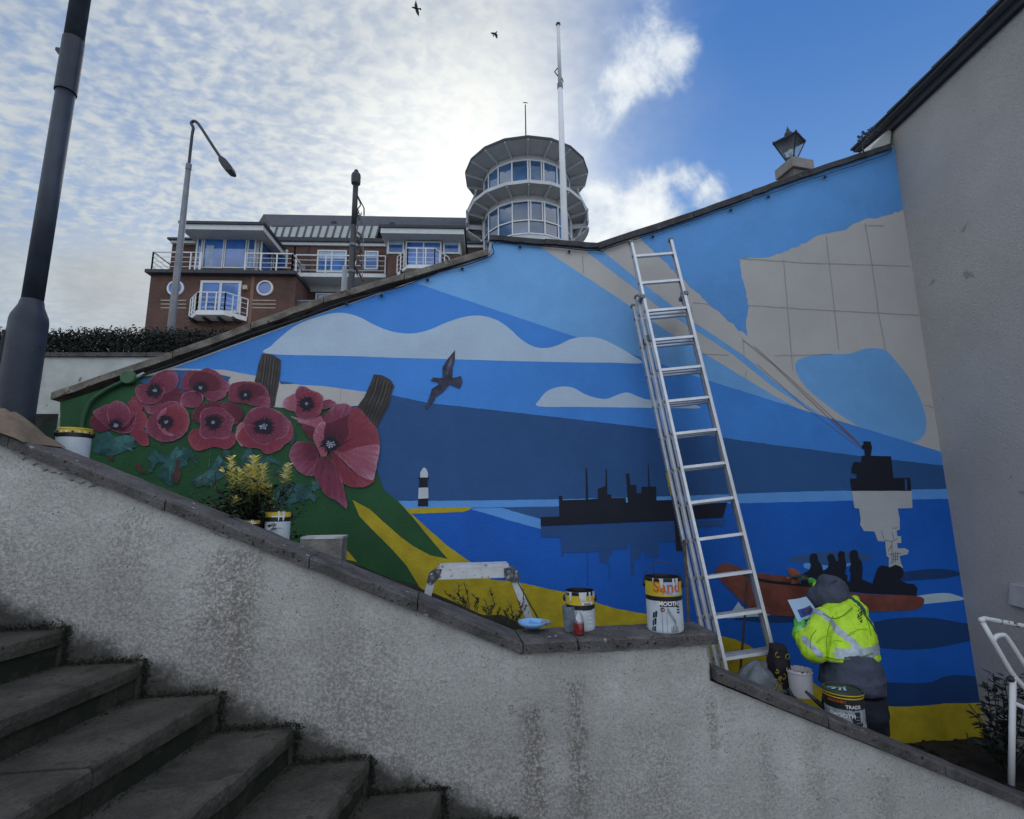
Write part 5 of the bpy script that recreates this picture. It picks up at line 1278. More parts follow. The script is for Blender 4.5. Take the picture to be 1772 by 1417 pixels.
def street_lamp():
    Y = 10.5; b0 = at(298, 562, Y); t = thing('street_lamp', 'thin grey street lamp with a curved arm drooping to the right', 'street lamp', (b0.x, Y, 3.4))
    x = b0.x; X = Vector((x, Y, 0)); zj = at(320, 290, Y).z; zt = at(330, 212, Y).z
    x0 = at(297, 560, Y).x; 
    MB().tube([(x0, Y, 3.4), (x0, Y, zj)], [.088, .055], 14).build('pole', m_galv, t, smooth=True)
    MB().tube([(x0, Y, zj-.05), (x0, Y, zj+.08)], .062, 14).build('pole_collar', m_galv, t)
    arm = [Vector((x0, Y, zj)), at(327, 235, Y), at(328.5, 222, Y), at(331, 213, Y), at(336, 209.5, Y), at(342, 213, Y), at(350, 224, Y), at(368, 252, Y), at(392, 288, Y)]
    arm[1].x = x0+.0; arm[2].x = x0+.01
    MB().tube([Vector(q) for q in cr([tuple(q) for q in arm], 5, False)], .032, 10).build('arm', m_dark, t, smooth=True)
    hd = [(387, 283), (392, 281), (400, 287), (408, 297), (410.5, 305), (408, 308), (400, 306), (392, 298), (387, 289)]
    MB().prism([at(px, py, Y+.12) for px, py in hd][::-1], (0, -.24, .02)).build('lamp_head', m_dark, t, bevel=.03)
street_lamp()
def camera_post():
    Y = 9.0; x = at(607, 505, Y).x; t = thing('banner_post', 'dark post with a box on top and torn netting between two arms', 'post', (x, Y, 4.2))
    zt = at(611, 318, Y).z
    MB().tube([(x, Y, 4.2), (x, Y, at(611, 390, Y).z)], [.062, .055], 14).build('pole', m_dark, t, smooth=True)
    MB().tube([(x, Y, at(611, 390, Y).z), (x, Y, zt)], .05, 14).build('pole', m_dark, t, smooth=True)
    p = Vector((x, Y, zt))
    MB().lathe(p, [(.05, -.03), (.083, .0), (.088, .05), (.088, .17), (.075, .21), (.045, .215), (.045, .26), (.03, .29), (.001, .295)], 16).build('head_box', m_dark, t, smooth=False)
    for py in (424, 470): q = Vector((x, Y, at(609, py, Y).z)); MB().lathe(q, [(.064, -.025), (.068, 0), (.064, .025)], 14).build('clamp_band', m_galv, t)
    o = MB().tube([at(616, 333, Y), at(622, 345, Y), at(630, 360, Y), at(630, 372, Y)], .013, 6).build('upper_arm', m_dark, t)
    MB().tube([at(612, 458, Y), at(618, 466, Y), at(628, 486, Y)], .022, 6).build('lower_arm', m_dark, t)
    MB().tube([at(600, 463, Y), at(613, 466, Y)], .018, 6).build('side_stub', m_dark, t)
    MB().tube([at(630, 370, Y), at(629, 400, Y), at(628, 440, Y), at(627, 482, Y)], .009, 5).build('tether', m_galv, t)
    rr = random.Random(4); b = MB()
    def net(y0, y1, n, x0=613, x1=626):
        for _ in range(n):
            px = rr.uniform(x0, x1); py = rr.uniform(y0, y1); path = [(px, py)]
            for k in range(4): px += rr.uniform(-3, 3); py += rr.uniform(-1, 5); px = min(x1+1, max(x0-1, px)); path.append((px, py))
            b.tube([at(a, q, Y+rr.uniform(-.03, .03)) for a, q in path], rr.uniform(.004, .010), 4)
    net(404, 470, 60); net(366, 380, 8, 615, 625)
    for path in ([(618, 338), (622, 348), (625, 350)], [(622, 345), (624, 355), (620, 360), (618, 366), (624, 372)], [(616, 365), (619, 362), (621, 366), (618, 371), (624, 374)], [(614, 360), (615, 372), (617, 366)], [(612, 405), (616, 400), (623, 404), (625, 412)]):
        b.tube([at(a, q, Y) for a, q in path], .012, 5)
    b.build('torn_netting', mat('netting', (.09, .08, .08), .9, .3, 20), t)['kind'] = 'stuff'
    g = thing('grey_bollard_post', 'short plain grey metal column left of the banner post', 'post', (at(595, 500, 9.3).x, 9.3, 4.2))
    xx = at(595, 505, 9.3).x; MB().tube([(xx, 9.3, 4.2), (xx, 9.3, at(596, 462, 9.3).z)], .052, 14).build('column', mat('pale_grey_steel', (.33, .36, .40), .5, .1, 4), g, smooth=False)
camera_post()
def flagpole():
    Y = 6.4; x = at(977, 405, Y).x; t = thing('flagpole', 'tall tapering white flagpole rising behind the wall in front of the tower', 'flagpole', (x, Y, 3.6))
    z = lambda py: at(972, py, Y).z
    MB().tube([(x, Y, 3.6), (x, Y, z(330)), (x, Y, z(150))], [.052, .043, .034], 16).build('pole', m_whitepaint, t, smooth=True)
    MB().tube([(x, Y, z(150)), (x, Y, z(44))], [.028, .022], 12).build('upper_pole', m_offwhite, t, smooth=True)
    MB().tube([(x, Y, z(153)), (x, Y, z(145))], .04, 14).build('collar', m_galv, t)
    MB().ball((x, Y, z(42)), .035, 12, (1, 1, .8)).build('finial', m_dark, t, smooth=True)
    MB().tube([(x-.03, Y, z(118)), (x-.07, Y, z(124)), (x-.03, Y, z(131)), (x+.03, Y, z(135)), (x+.045, Y, z(142))], .008, 6).build('halyard_loop', m_dark, t)
flagpole()
def lantern():
    Y = 6.9; p = at(1376, 283, Y); t = thing('lantern_pier', 'square grey stone pier carrying a black lantern behind the mural coping', 'pier', (p.x, Y, 4.0))
    F = Frame(14, 1376, 283, Y)
    st = mat('pier_stone', (.22, .21, .20), .9, .15, 5, .6, 40)
    uz = F.uz
    ua, z0 = uz(1374, 300, .0); ub, zt = uz(1408, 276, .0); z1 = uz(1380, 288, 0)[1]
    MB().box(F, ua, ub, 0, -.36, z1, zt).build('pier_cap', st, t, bevel=.01)
    MB().box(F, ua+.04, ub-.04, -.04, -.32, 4.0, z1-.003).build('pier_shaft', mat('pier_stone_dark', (.12, .115, .11), .9, .2, 6, .5, 40), t)
    # lantern: four glass sides widening upwards, roof, finial
    l = thing('street_lantern', 'black four-sided glass lantern on the stone pier at the upper right', 'lantern', (p.x, Y, zt))
    cx = at(1381, 275, Y).x+.0; cyy = Y+.17; z_b = zt+.07; z_t = at(1370, 233, Y).z
    LF = Frame(40, 1366, 275, Y+.12); LF.o = Vector((cx, cyy, 0)); a, w2 = .06, .165
    q = [(-1, -1), (1, -1), (1, 1), (-1, 1)]
    B4 = [LF.P(u*a, n*a, z_b) for u, n in q]; T4 = [LF.P(u*w2, n*w2, z_t) for u, n in q]
    gl = bpy.data.materials.new('lantern_glass'); gl.use_nodes = True; nt = gl.node_tree; nt.nodes.clear(); nb = NB(nt)
    d = nb.n('ShaderNodeBsdfTranslucent'); d.inputs[0].default_value = (.55, .58, .6, 1); tr = nb.n('ShaderNodeBsdfTransparent'); mx = nb.n('ShaderNodeMixShader')
    pos = nb.n('ShaderNodeNewGeometry').outputs['Position']; nb.set(mx.inputs[0], nb.ss(nb.noise(pos, 6, 3, .5), .3, .7, .25, .5)); nt.links.new(tr.outputs[0], mx.inputs[1]); nt.links.new(d.outputs[0], mx.inputs[2])
    o = nb.n('ShaderNodeOutputMaterial'); nt.links.new(mx.outputs[0], o.inputs[0])
    for i in range(4):
        j = (i+1) % 4; MB().sheet([B4[i], B4[j], T4[j], T4[i]]).build('glass_side', gl, l)
        MB().bar(B4[i], T4[i], .016).build('corner_bar', m_black, l); MB().bar(T4[i], T4[j], .024).build('top_rail', m_black, l); MB().bar(B4[i], B4[j], .018).build('bottom_rail', m_black, l)
        MB().tube([B4[i], LF.P(q[i][0]*.045, q[i][1]*.045, zt+.03), LF.P(q[i][0]*.085, q[i][1]*.085, zt)], .008, 6).build('scroll_foot', m_black, l)
        MB().ball(T4[i]+Vector((0, 0, .02)), .014, 8).build('corner_knob', m_black, l)
    ap = Vector((cx, cyy, z_t+.10)); T5 = [LF.P(u*.05, n*.05, z_t+.10) for u, n in q]
    b = MB(); b.add(T4+T5, [(0, 1, 5, 4), (1, 2, 6, 5), (2, 3, 7, 6), (3, 0, 4, 7), (4, 5, 6, 7)]); b.build('lantern_roof', m_black, l)
    MB().lathe(ap, [(.05, 0), (.058, .03), (.05, .06), (.03, .075), (.02, .09), (.028, .105), (.016, .125), (.004, .17)], 14).build('finial', m_black, l, smooth=True)
    MB().tube([(cx, cyy, zt), (cx, cyy, z_b+.04)], .025, 8).build('stem', m_black, l)
    MB().ball((cx, cyy, z_b+.12), .035, 10, (1, 1, 1.5)).build('bulb', m_whitepaint, l)
lantern()
# ------------------------------------------------------------------ triple extension ladder leaning on the mural
def ladder():
    # stile lines of the nearest section; Y falls from the wall to the soil
    YT, YB = 4.13, 3.72
    tl, bl = at(1101, 424, YT), at(1250, 1146, YB); tr, br = at(1154, 424, YT+.02), at(1355, 1190, YB-.0)
    # keep the stiles parallel: use the mean direction
    ax = ((tl-bl).normalized()+(tr-br).normalized()).normalized()
    mid_b = (bl+br)/2; mid_t = (tl+tr)/2; ax = (mid_t-mid_b).normalized()
    wv = (br-bl); wv = (wv-ax*wv.dot(ax)); wv.normalize(); nv = wv.cross(ax).normalized()
    if nv.y > 0: nv = -nv       # towards the viewer
    t = thing('extension_ladder', 'long aluminium triple extension ladder leaning on the mural above the tins', 'ladder', mid_b)
    L = (mid_t-mid_b).length
    back = -nv
    def width_at(s_):  # full width between stile centres
        return .385
    wbot = (br-bl).length
    def section(off_n, s0, s1, W, name, rungs, prof=(.028, .062), wd=.0):
        for sd in (-1, 1):
            c0 = mid_b+ax*s0+wv*sd*W/2+back*off_n; c1 = mid_b+ax*s1+wv*sd*W/2+back*off_n
            # channel: web and two flanges
            b = MB(); b.bar(c0, c1, .004, prof[1], up=nv)
            o = b.build('stile', m_alu, t)
            for f in (-1, 1):
                e = nv*f*(prof[1]/2-.004)-wv*sd*.010
                MB().bar(c0+e, c1+e, .024, .008, up=nv).build('stile_flange', m_alu, o)
            for q in (c0, c1): MB().bar(q-ax*.008-wv*sd*.008, q+ax*.012-wv*sd*.008, .032, prof[1]+.006, up=nv).build('end_cap', m_dark if q is c0 else m_galv, o)
            # rung ends seen as rivets on the outer web
            b = MB()
            for r_ in rungs:
                if s0 < r_ < s1: p = mid_b+ax*r_+wv*sd*(W/2+.003)+back*off_n; b.lathe(p, [(.013, 0), (.011, .003), (.001, .004)], 8, wv*sd)
            b.build('rivets', m_galv, o)['kind'] = 'stuff'
        for r_ in rungs:
            if s0 < r_ < s1:
                a = mid_b+ax*r_-wv*(W/2-.004)+back*off_n; q = mid_b+ax*r_+wv*(W/2-.004)+back*off_n
                MB().bar(a, q, .021, .028, up=nv).build('rung', m_alu, t)
    # rung positions so that they project to the heights seen
    rys = [444, 487, 531, 577, 627, 680, 736, 792, 851, 913, 980, 1056, 1140]
    def s_for(py):
        lo, hi = -.2, L+.3
        for _ in range(50):
            m = (lo+hi)/2
            if proj(mid_b+ax*m-wv*.17)[1] > py: lo = m
            else: hi = m
        return lo
    ss = [s_for(y) for y in rys]
    s_top, s_bot = ss[0], ss[-1]; d = (s_top-s_bot)/12; rungs = [s_bot+d*i for i in range(13)]
    Wn = .37
    section(0.0, s_for(1190)-.0, s_for(420), Wn, 'front', rungs, prof=(.028, .042))
    s515 = s_for(512)
    r2 = [r_-.0 for r_ in rungs if r_ < s515]
    section(.064, s_for(1172), s515+.03, Wn+.05, 'middle', r2, prof=(.028, .036))
    section(.128, s_for(1172), s515-.02, Wn+.10, 'rear', [r_-.0 for r_ in rungs if r_ < s515], prof=(.028, .036))
    # guide brackets and the printed strip on the rear stile
    for sd in (-1, 1):
        p = mid_b+ax*(s515-.03)+wv*sd*Wn/2+back*.035; MB().bar(p, p+ax*.03, .036, .13, up=nv).build('guide_bracket', m_galv, t)
    p = mid_b+ax*(s_for(585))+wv*-Wn/2+back*.10; MB().bar(p, p+ax*.05, .034, .12, up=nv).build('guide_bracket', m_galv, t)
    yl = mat('yellow_sticker', (.62, .50, .06), .5, .1, 10)
    sp = s_for(860); e = mid_b+back*.128-wv*(Wn/2+.054)
    MB().prism([e+ax*(sp+.04)-nv*.02, e+ax*(sp+.22)-nv*.02, e+ax*(sp+.22)+nv*.02, e+ax*(sp+.04)+nv*.02], -wv*.001).build('sticker', yl, t)
    tk = mat('sticker_print', (.05, .05, .06), .6)
    b = MB(); rr = random.Random(1)
    for k in range(34):
        s1 = sp-.50+k*.018; b.prism([e+ax*s1-nv*.014, e+ax*(s1+.009)-nv*.014, e+ax*(s1+.009)+nv*rr.uniform(-.002, .014), e+ax*s1+nv*.012], -wv*.0012)
    b.build('printed_strip', tk, t)
    # a timber shore behind the ladder and two thin canes
    for pts, w_, nm in (([(1185, 950, 3.6), (1191, 1084, 3.0)], .018, 'c'), ):
        pass
ladder()
m_cane = mat('old_timber', (.07, .05, .035), .9, .3, 20)
def canes():
    for (a, q, r_, lab) in ((( 1184, 935, 3.9), (1192, 1088, 3.45), .011, 'thin dark timber batten standing behind the left stiles of the ladder'),
                            ((1294, 985, 4.2), (1281, 1160, 4.05), .009, 'thin brown cane stuck in the soil between the ladder rungs and the boat painting')):
        p0 = at(*a); p1 = at(*q); t = MB().tube([p1-Vector((0, 0, .12)), p1, p0.lerp(p1, .5)+Vector((.004, 0, 0)), p0], r_, 8).build('garden_cane', m_cane); tag(t, lab, 'cane')
canes()

# ------------------------------------------------------------------ paint tins
m_lab = mat('tin_label_white', (.52, .58, .64), .45, .1, 12); m_yel = mat('tin_yellow', (.60, .45, .035), .45, .1, 20); m_blkpl = mat('tin_black', (.012, .012, .014), .4, .2, 20)
m_wht = mat('tin_white', (.68, .70, .72), .5, .06, 20); m_drip = mat('tin_drip', (.60, .63, .66), .5, .1, 30); m_txt_or = mat('tin_text_orange', (.55, .12, .03), .5); m_txt_w = mat('tin_text_white', (.75, .76, .78), .5); m_navy = mat('tin_navy', (.015, .022, .04), .5)
m_grey_l = mat('tin_grey_art', (.25, .28, .32), .5, .2, 20); m_paint_in = mat('wet_paint_blue', (.03, .06, .16), .15, .2, 8)
def wrap_text(t, txt, size, base, R_, ang, z, m_, name='lettering', bold=.015, spacing=1.0, proud=.0012):
    """letters bent round a tin; ang 0 faces the viewer"""
    vs, fs = text_mesh(txt, size, bold, spacing)
    toward = (EYE-base); a0 = math.atan2(toward.y, toward.x)
    out = []
    for v in vs:
        a = a0+ang+v.x/R_; out.append(base+Vector((c(a)*(R_+proud), s(a)*(R_+proud), z+v.y)))
    b = MB(); b.add(out, fs); return b.build(name, m_, t)
def patch(t, base, R_, a0_, a1_, z0, z1, m_, name='label_patch', proud=.0008, skew=0):
    toward = (EYE-base); A = math.atan2(toward.y, toward.x); b = MB(); n = 8; vs = []
    for i in range(n+1):
        a = A+a0_+(a1_-a0_)*i/n; k = skew*i/n
        vs += [base+Vector((c(a)*(R_+proud), s(a)*(R_+proud), z0+k)), base+Vector((c(a)*(R_+proud), s(a)*(R_+proud), z1+k))]
    b.add(vs, [(2*i, 2*i+2, 2*i+3, 2*i+1) for i in range(n)]); return b.build(name, m_, t)
def tin(name, label, base, R_, H, band=(.70, .90), handle=None, group='paint tins along the garden wall', inside=None, drips=6, lid=None, black=True, rim=None):
    t = thing(name, label, 'paint tin', base, group)
    zb, zt = H*band[0], H*band[1]
    MB().lathe(base, [(R_*.96, 0), (R_*.985, .004), (R_, .012), (R_, zb-.001)], 36, cap0=True).build('body', m_lab, t, smooth=False)
    MB().lathe(base, [(R_*1.0, zb-.022), (R_*1.025, zb-.020), (R_*1.025, zb-.002), (R_, zb)], 36).build('black_ring', m_blkpl, t)
    MB().lathe(base, [(R_*1.008, zb), (R_*1.008, zt)], 36).build('yellow_band', m_yel, t)
    MB().lathe(base, [(R_*1.0, zt), (R_*1.03, zt+.001), (R_*1.03, H-.004), (R_*1.01, H), (R_*.93, H), (R_*.92, H-.012), (R_*.92, H-.05)], 36).build('rim', rim or m_blkpl, t)
    MB().lathe(base, [(.001, H-.045 if not lid else H+.001), (R_*.92, H-.045 if not lid else H+.001)], 36).build('paint_surface' if not lid else 'lid', inside or m_paint_in, t)
    rr = random.Random(int(base.x*100)); b = MB(); toward = (EYE-base); A = math.atan2(toward.y, toward.x)
    for k in range(drips):
        a = A+rr.uniform(-1.5, 1.5); w_ = rr.uniform(.003, .012)/R_; l = rr.uniform(.008, .05); vs = []
        for i, (dw, dz) in enumerate(((1, 0), (.8, -l*.4), (.5, -l*.8), (.2, -l))):
            for sg in (-1, 1): vs.append(base+Vector((c(a+sg*w_*dw)*(R_*1.034), s(a+sg*w_*dw)*(R_*1.034), H-.001+dz)))
        b.add(vs, [(2*i, 2*i+1, 2*i+3, 2*i+2) for i in range(3)])
    if drips: b.build('paint_drip', m_drip, t)
    for sg in (-1, 1):
        a = A+sg*math.pi/2; p = base+Vector((c(a)*R_*1.04, s(a)*R_*1.04, zt-.02)); MB().lathe(p, [(.016, -.003), (.016, .004), (.008, .009), (.001, .009)], 12, (c(a), s(a), 0)).build('handle_ear', m_blkpl, t)
    if handle is not None:
        e = Vector((c(A+math.pi/2), s(A+math.pi/2), 0)); f = Vector((c(A), s(A), 0)); path = []
        for i in range(17):
            th = math.pi*i/16; rr_ = R_*1.07
            path.append(base+Vector((0, 0, zt-.02))+e*c(th)*rr_+(Vector((0, 0, 1))*c(handle)+f*s(handle))*s(th)*rr_*1.15)
        MB().tube(path, .0022, 6).build('handle', m_dark, t)
    return t
def tins():
    # big Sand tin standing on the level coping
    p = W_.at(1152, 1090, -.105); p.z = 1.567
    wpx = 30.5; R_ = wpx/FPX*(p-EYE).dot(FW)*1.0; H = R_*2.92
    t = tin('paint_tin', 'large open paint tin lettered Sand with its wire handle raised on the level coping', p, R_, H, band=(.665, .93), handle=.12, drips=5)
    patch(t, p, R_*1.009, .02, .95, H*.69, H*.93, mat('tin_blue_splash', (.36, .50, .68), .5, .1, 20), 'splashed_label')
    wrap_text(t, 'Sand', R_*.86, p, R_*1.012, .22, H*.745, m_txt_or, bold=.02)
    wrap_text(t, 'EXTERIOR MASONRY PAINT'[:8], R_*.12, p, R_*1.012, .22, H*.71, m_txt_or, bold=.02)
    # printed picture of a building edge: dark roofline, sash window, slanting plank
    patch(t, p, R_, -.25, .80, H*.48, H*.648, m_navy, 'printed_panel')
    wrap_text(t, 'HIGH COVER', R_*.25, p, R_*1.0, .22, H*.565, m_txt_w, bold=.01)
    wrap_text(t, 'SMOOTH', R_*.30, p, R_*1.0, .20, H*.502, m_txt_w, bold=.03)
    def quad(pts, m_, nm, proud=.0014):
        A = math.atan2((EYE-p).y, (EYE-p).x); vs = []
        for a, z in pts: vs.append(p+Vector((c(A+a)*(R_+proud), s(A+a)*(R_+proud), z*H)))
        MB().add(vs, [tuple(range(len(vs)))]).build(nm, m_, t)
    for (a0_, z0_, a1_, z1_) in ((-.75, .12, -.66, .24), (-.62, .14, -.50, .27), (-.70, .26, -.58, .37), (-.55, .28, -.43, .40), (-.80, .02, -.70, .11), (-.66, .02, -.55, .12)):
        quad([(a0_, z0_), (a1_, z0_+.01), (a1_+.03, z1_), (a0_+.03, z1_-.01)], m_navy, 'printed_window')
    patch(t, p, R_, -.16, -.155+.01, H*.02, H*.45, m_navy, 'printed_seam'); patch(t, p, R_, .10, .112, H*.0+.004, H*.40, m_navy, 'printed_seam')
    for k in range(5): a = .15+.09*k; quad([(a, .48-.05*k), (a+.1, .44-.05*k), (a+.1, .34-.05*k), (a, .38-.05*k)], m_grey_l, 'printed_plank')
    for k in range(6): quad([(.72, .36+.05*k), (.90, .36+.05*k), (.90, .39+.05*k), (.72, .39+.05*k)], m_navy, 'printed_text_block')
    for k in range(5): a = .32+.09*k; quad([(a, .02), (a+.035, .02), (a+.03, .12+.03*(k % 3)), (a+.005, .12+.02*(k % 2))], m_navy, 'printed_drip')
    A = math.atan2((EYE-p).y, (EYE-p).x)
    for rad, mt, pr in ((R_*.125, m_txt_or, .0016), (R_*.105, m_blkpl, .002)):
        vs = [p+Vector((c(A-.10+c(k*.5)*rad/R_)*(R_+pr), s(A-.10+c(k*.5)*rad/R_)*(R_+pr), H*.43+s(k*.5)*rad)) for k in range(13)]
        MB().add(vs, [tuple(range(13))]).build('badge', mt, t)
    wrap_text(t, '10', R_*.13, p, R_*1.0, -.10, H*.43-R_*.05, m_txt_w, bold=.02, proud=.0026)
    # smaller tin left of it
    q = W_.at(1005, 1086, -.205); q.z = 1.567; R2 = 25.0/FPX*(q-EYE).dot(FW); H2 = R2*2.55
    t = tin('paint_tin', 'smaller open paint tin with dripped yellow band behind the red bottle', q, R2, H2, band=(.66, .90), drips=16)
    wrap_text(t, '', R2*.2, q, R2, .3, H2*.7, m_txt_w) if False else None
    patch(t, q, R2*1.009, .12, .95, H2*.67, H2*.75, m_wht, 'label_strip'); wrap_text(t, 'TRADE', R2*.17, q, R2*1.01, .5, H2*.675, m_blkpl, bold=.02, proud=.002)
    patch(t, q, R2, -.9, -.6, 0.01, H2*.55, m_grey_l, 'shadow_print')
    for k in range(4): patch(t, q, R2, .5, .9, H2*(.12+.1*k), H2*(.15+.1*k), m_wht, 'printed_line')
    patch(t, q, R2, .15, .95, H2*.53, H2*.55, m_navy, 'printed_line')
    # cut plastic bottle with red liquid and a clear cup
    clear = bpy.data.materials.new('clear_plastic'); clear.use_nodes = True; nt = clear.node_tree; nt.nodes.clear(); nb = NB(nt)
    tr = nb.n('ShaderNodeBsdfTransparent'); tr.inputs[0].default_value = (.85, .9, .95, 1); gl = nb.n('ShaderNodeBsdfGlossy'); gl.inputs[1].default_value = .15; mx = nb.n('ShaderNodeMixShader')
    pos = nb.n('ShaderNodeNewGeometry').outputs['Position']; nb.set(mx.inputs[0], nb.ss(nb.noise(pos, 30, 3, .5), .2, .8, .10, .35)); nt.links.new(tr.outputs[0], mx.inputs[1]); nt.links.new(gl.outputs[0], mx.inputs[2])
    o = nb.n('ShaderNodeOutputMaterial'); nt.links.new(mx.outputs[0], o.inputs[0]); MATS['clear'] = clear
    w0 = W_.at(1002, 1092, -.085); w0.z = 1.567; r_ = 9.5/FPX*(w0-EYE).dot(FW)
    t = thing('plastic_bottle', 'clear plastic bottle part filled with red liquid in front of the small tin', 'bottle', w0)
    MB().lathe(w0, [(r_*.9, 0), (r_, .005), (r_, r_*2.3), (r_*.8, r_*3.2), (r_*.35, r_*3.9), (r_*.33, r_*4.3)], 24, cap0=True).build('bottle_wall', clear, t, smooth=True)
    MB().lathe(w0, [(r_*.88, .003), (r_*.95, .006), (r_*.95, r_*2.05), (.001, r_*2.05)], 24, cap0=True).build('red_liquid', mat('red_liquid', (.42, .02, .02), .15, .15, 20), t)
    MB().lathe(w0, [(r_*1.0, r_*.7), (r_*1.01, r_*.8), (r_*1.0, r_*.9)], 24).build('bottle_rib', mat('dark_red', (.16, .01, .01), .3), t)
    w1 = W_.at(985, 1086, -.16); w1.z = 1.567; r1 = 10/FPX*(w1-EYE).dot(FW)
    t = thing('plastic_cup', 'scuffed clear plastic cup left of the small paint tin', 'cup', w1)
    MB().lathe(w1, [(r1*.75, 0), (r1*.8, .003), (r1*1.15, r1*4.2)], 20, cap0=True).build('cup_wall', mat('scuffed_plastic', (.16, .20, .24), .3, .3, 30), t)
    # blue bowl on the coping corner
    w2 = W_.at(921, 1084, -.19); w2.z = 1.585; r2 = 25/FPX*(w2-EYE).dot(FW)
    bl = mat('pale_blue_bowl', (.20, .42, .74), .4, .06, 10)
    t = thing('paint_bowl', 'shallow light blue paint bowl tucked behind the coping corner', 'bowl', w2)
    MB().lathe(w2, [(.001, 0), (r2*.55, 0), (r2*.9, r2*.22), (r2*1.0, r2*.42), (r2*.96, r2*.42), (r2*.84, r2*.26), (.001, r2*.18)], 28).build('bowl_shell', bl, t, smooth=True)
    MB().box(Frame(30, 921, 1084, w2.y), -.0, .012, -.03, .05, w2.z+r2*.2, w2.z+r2*.40).build('bowl_divider', bl, t)
    MB().ball(w2+Vector((r2*.95, 0, r2*.33)), .02, 8, (1.3, 1, .8)).build('paint_lump', mat('paint_lump', (.22, .26, .32), .7, .4, 40, 1, 60), t)
    # tin on the bed at far left
    u, z = W_.uz(131, 742, -.42); w3 = W_.P(u, -.42, z); R3 = 23.5/FPX*(w3-EYE).dot(FW); H3 = R3*2.3; w3.z = z-H3
    t = tin('paint_tin', 'paint tin half hidden behind the sloping coping at the left end of the mural', w3, R3, H3, band=(.84, .96), drips=0, lid=True, inside=mat('tin_lid_yellow', (.42, .33, .05), .4, .4, 25, specks=[((.03, .03, .03), 20, .6), ((.6, .62, .62), 30, .68)]), rim=m_yel)
    for k in range(7): patch(t, w3, R3*1.01, -1.3+k*.36, -1.15+k*.36, H3*(.845), H3*(.90), m_wht if k % 3 else m_blkpl, 'label_strip')
    # tins planted behind the shrub
    for (px, py, n, R4, lab) in ((482, 884, -.36, 20.5, 'paint tin partly behind the yellow leaved shrub, right of its stems'), (436, 899, -.31, 14, 'paint tin of which only the yellow band shows at the foot of the shrub')):
        u, z = W_.uz(px, py, n); w4 = W_.P(u, n, z); r4 = R4/FPX*(w4-EYE).dot(FW); h4 = r4*2.5; w4.z = z-h4
        t = tin('paint_tin', lab, w4, r4, h4, band=(.80, .98), drips=3, rim=m_blkpl)
        patch(t, w4, r4*1.012, -.5, .5, h4*.80, h4*.85, m_wht, 'label_strip')
    # black trade tin with its lid on, by the painter
    Y = 3.08; w5 = at(1457, 1190, Y); R5 = 30.5/FPX*(w5-EYE).dot(FW); H5 = .215; w5.z -= H5
    t = thing('paint_tin', 'black lidded trade paint tin leaning by the painter\'s legs', 'paint tin', w5, 'paint tins along the garden wall')
    g = mat('dirty_white_label', (.30, .34, .38), .6, .3, 30, specks=[((.02, .025, .04), 22, .58)])
    MB().lathe(w5, [(R5*.9, 0), (R5*.98, .01), (R5*.98, H5*.62)], 32, cap0=True).build('body', g, t)
    MB().lathe(w5, [(R5*.99, H5*.62), (R5*1.0, H5*.92), (R5*1.05, H5*.93), (R5*1.06, H5*.97), (R5*1.02, H5), (R5*.9, H5), (R5*.88, H5-.006), (.001, H5-.006)], 32).build('upper_band_and_lid', mat('tin_black2', (.02, .022, .022), .45, .4, 18), t)
    MB().lathe(w5, [(R5*1.004, H5*.86), (R5*1.012, H5*.875), (R5*1.004, H5*.89)], 32).build('yellow_stripe', m_yel, t)
    MB().lathe(w5, [(R5*1.054, H5*.935), (R5*1.062, H5*.95), (R5*1.06, H5*.965)], 32).build('yellow_stripe', m_yel, t)
    b = MB(); rr = random.Random(3)
    for (x, y, l, w_, a) in ((-.5, .2, .5, .16, .5), (-.15, .0, .6, .14, .9), (.15, -.1, .55, .15, 1.1), (-.3, .35, .9, .10, -.1), (.3, .3, .35, .12, .3)):
        cx_, cy_ = w5.x+x*R5*.7, w5.y+y*R5*.7; d = Vector((c(a), s(a), 0))*l*R5*.5; e = Vector((-s(a), c(a), 0))*w_*R5*.5; zc = Vector((cx_, cy_, w5.z+H5-.004))
        b.sheet([zc-d-e, zc+d-e*.5, zc+d+e*.7, zc-d+e])
    b.build('paint_smear', mat('pale_blue_smear', (.30, .52, .66), .5, .1, 20), t)
    wrap_text(t, 'TRADE', R5*.25, w5, R5, .45, H5*.66, m_txt_w, bold=.02, proud=.003)
    wrap_text(t, 'WEATHERSHIELD'[:0] or 'MASONRY', R5*.2, w5, R5, -.35, H5*.77, m_txt_or, bold=.01, proud=.003)
    wrap_text(t, 'SMOOTH', R5*.3, w5, R5, -.12, H5*.44, m_txt_w, bold=.03, proud=.002)
    patch(t, w5, R5*.99, .48, .80, H5*.25, H5*.58, m_navy, 'printed_panel')
    for k in range(3): patch(t, w5, R5*.992, .52, .76, H5*(.33+.07*k), H5*(.345+.07*k), m_grey_l, 'printed_line', proud=.002)
    # white bucket with red-brown paint
    Y = 3.55; w6 = at(1383, 1157, Y); R6 = 20.5/FPX*(w6-EYE).dot(FW); H6 = R6*2.1; w6.z -= H6
    t = thing('paint_bucket', 'small white plastic bucket smeared with red brown paint beside the ladder foot', 'bucket', w6)
    pl = mat('white_plastic', (.58, .57, .60), .4, .05, 10); rb = mat('red_brown_paint', (.15, .035, .025), .4, .4, 30)
    MB().lathe(w6, [(R6*.86, 0), (R6*.88, .004), (R6*.95, H6*.90), (R6*1.02, H6*.905), (R6*1.02, H6*.93), (R6*.97, H6*.935), (R6*.98, H6), (R6*.93, H6), (R6*.88, H6*.6)], 30, cap0=True).build('bucket_wall', pl, t)
    MB().lathe(w6, [(.001, H6*.78), (R6*.92, H6*.78)], 24).build('paint_surface', rb, t)
    b = MB(); rr = random.Random(9)
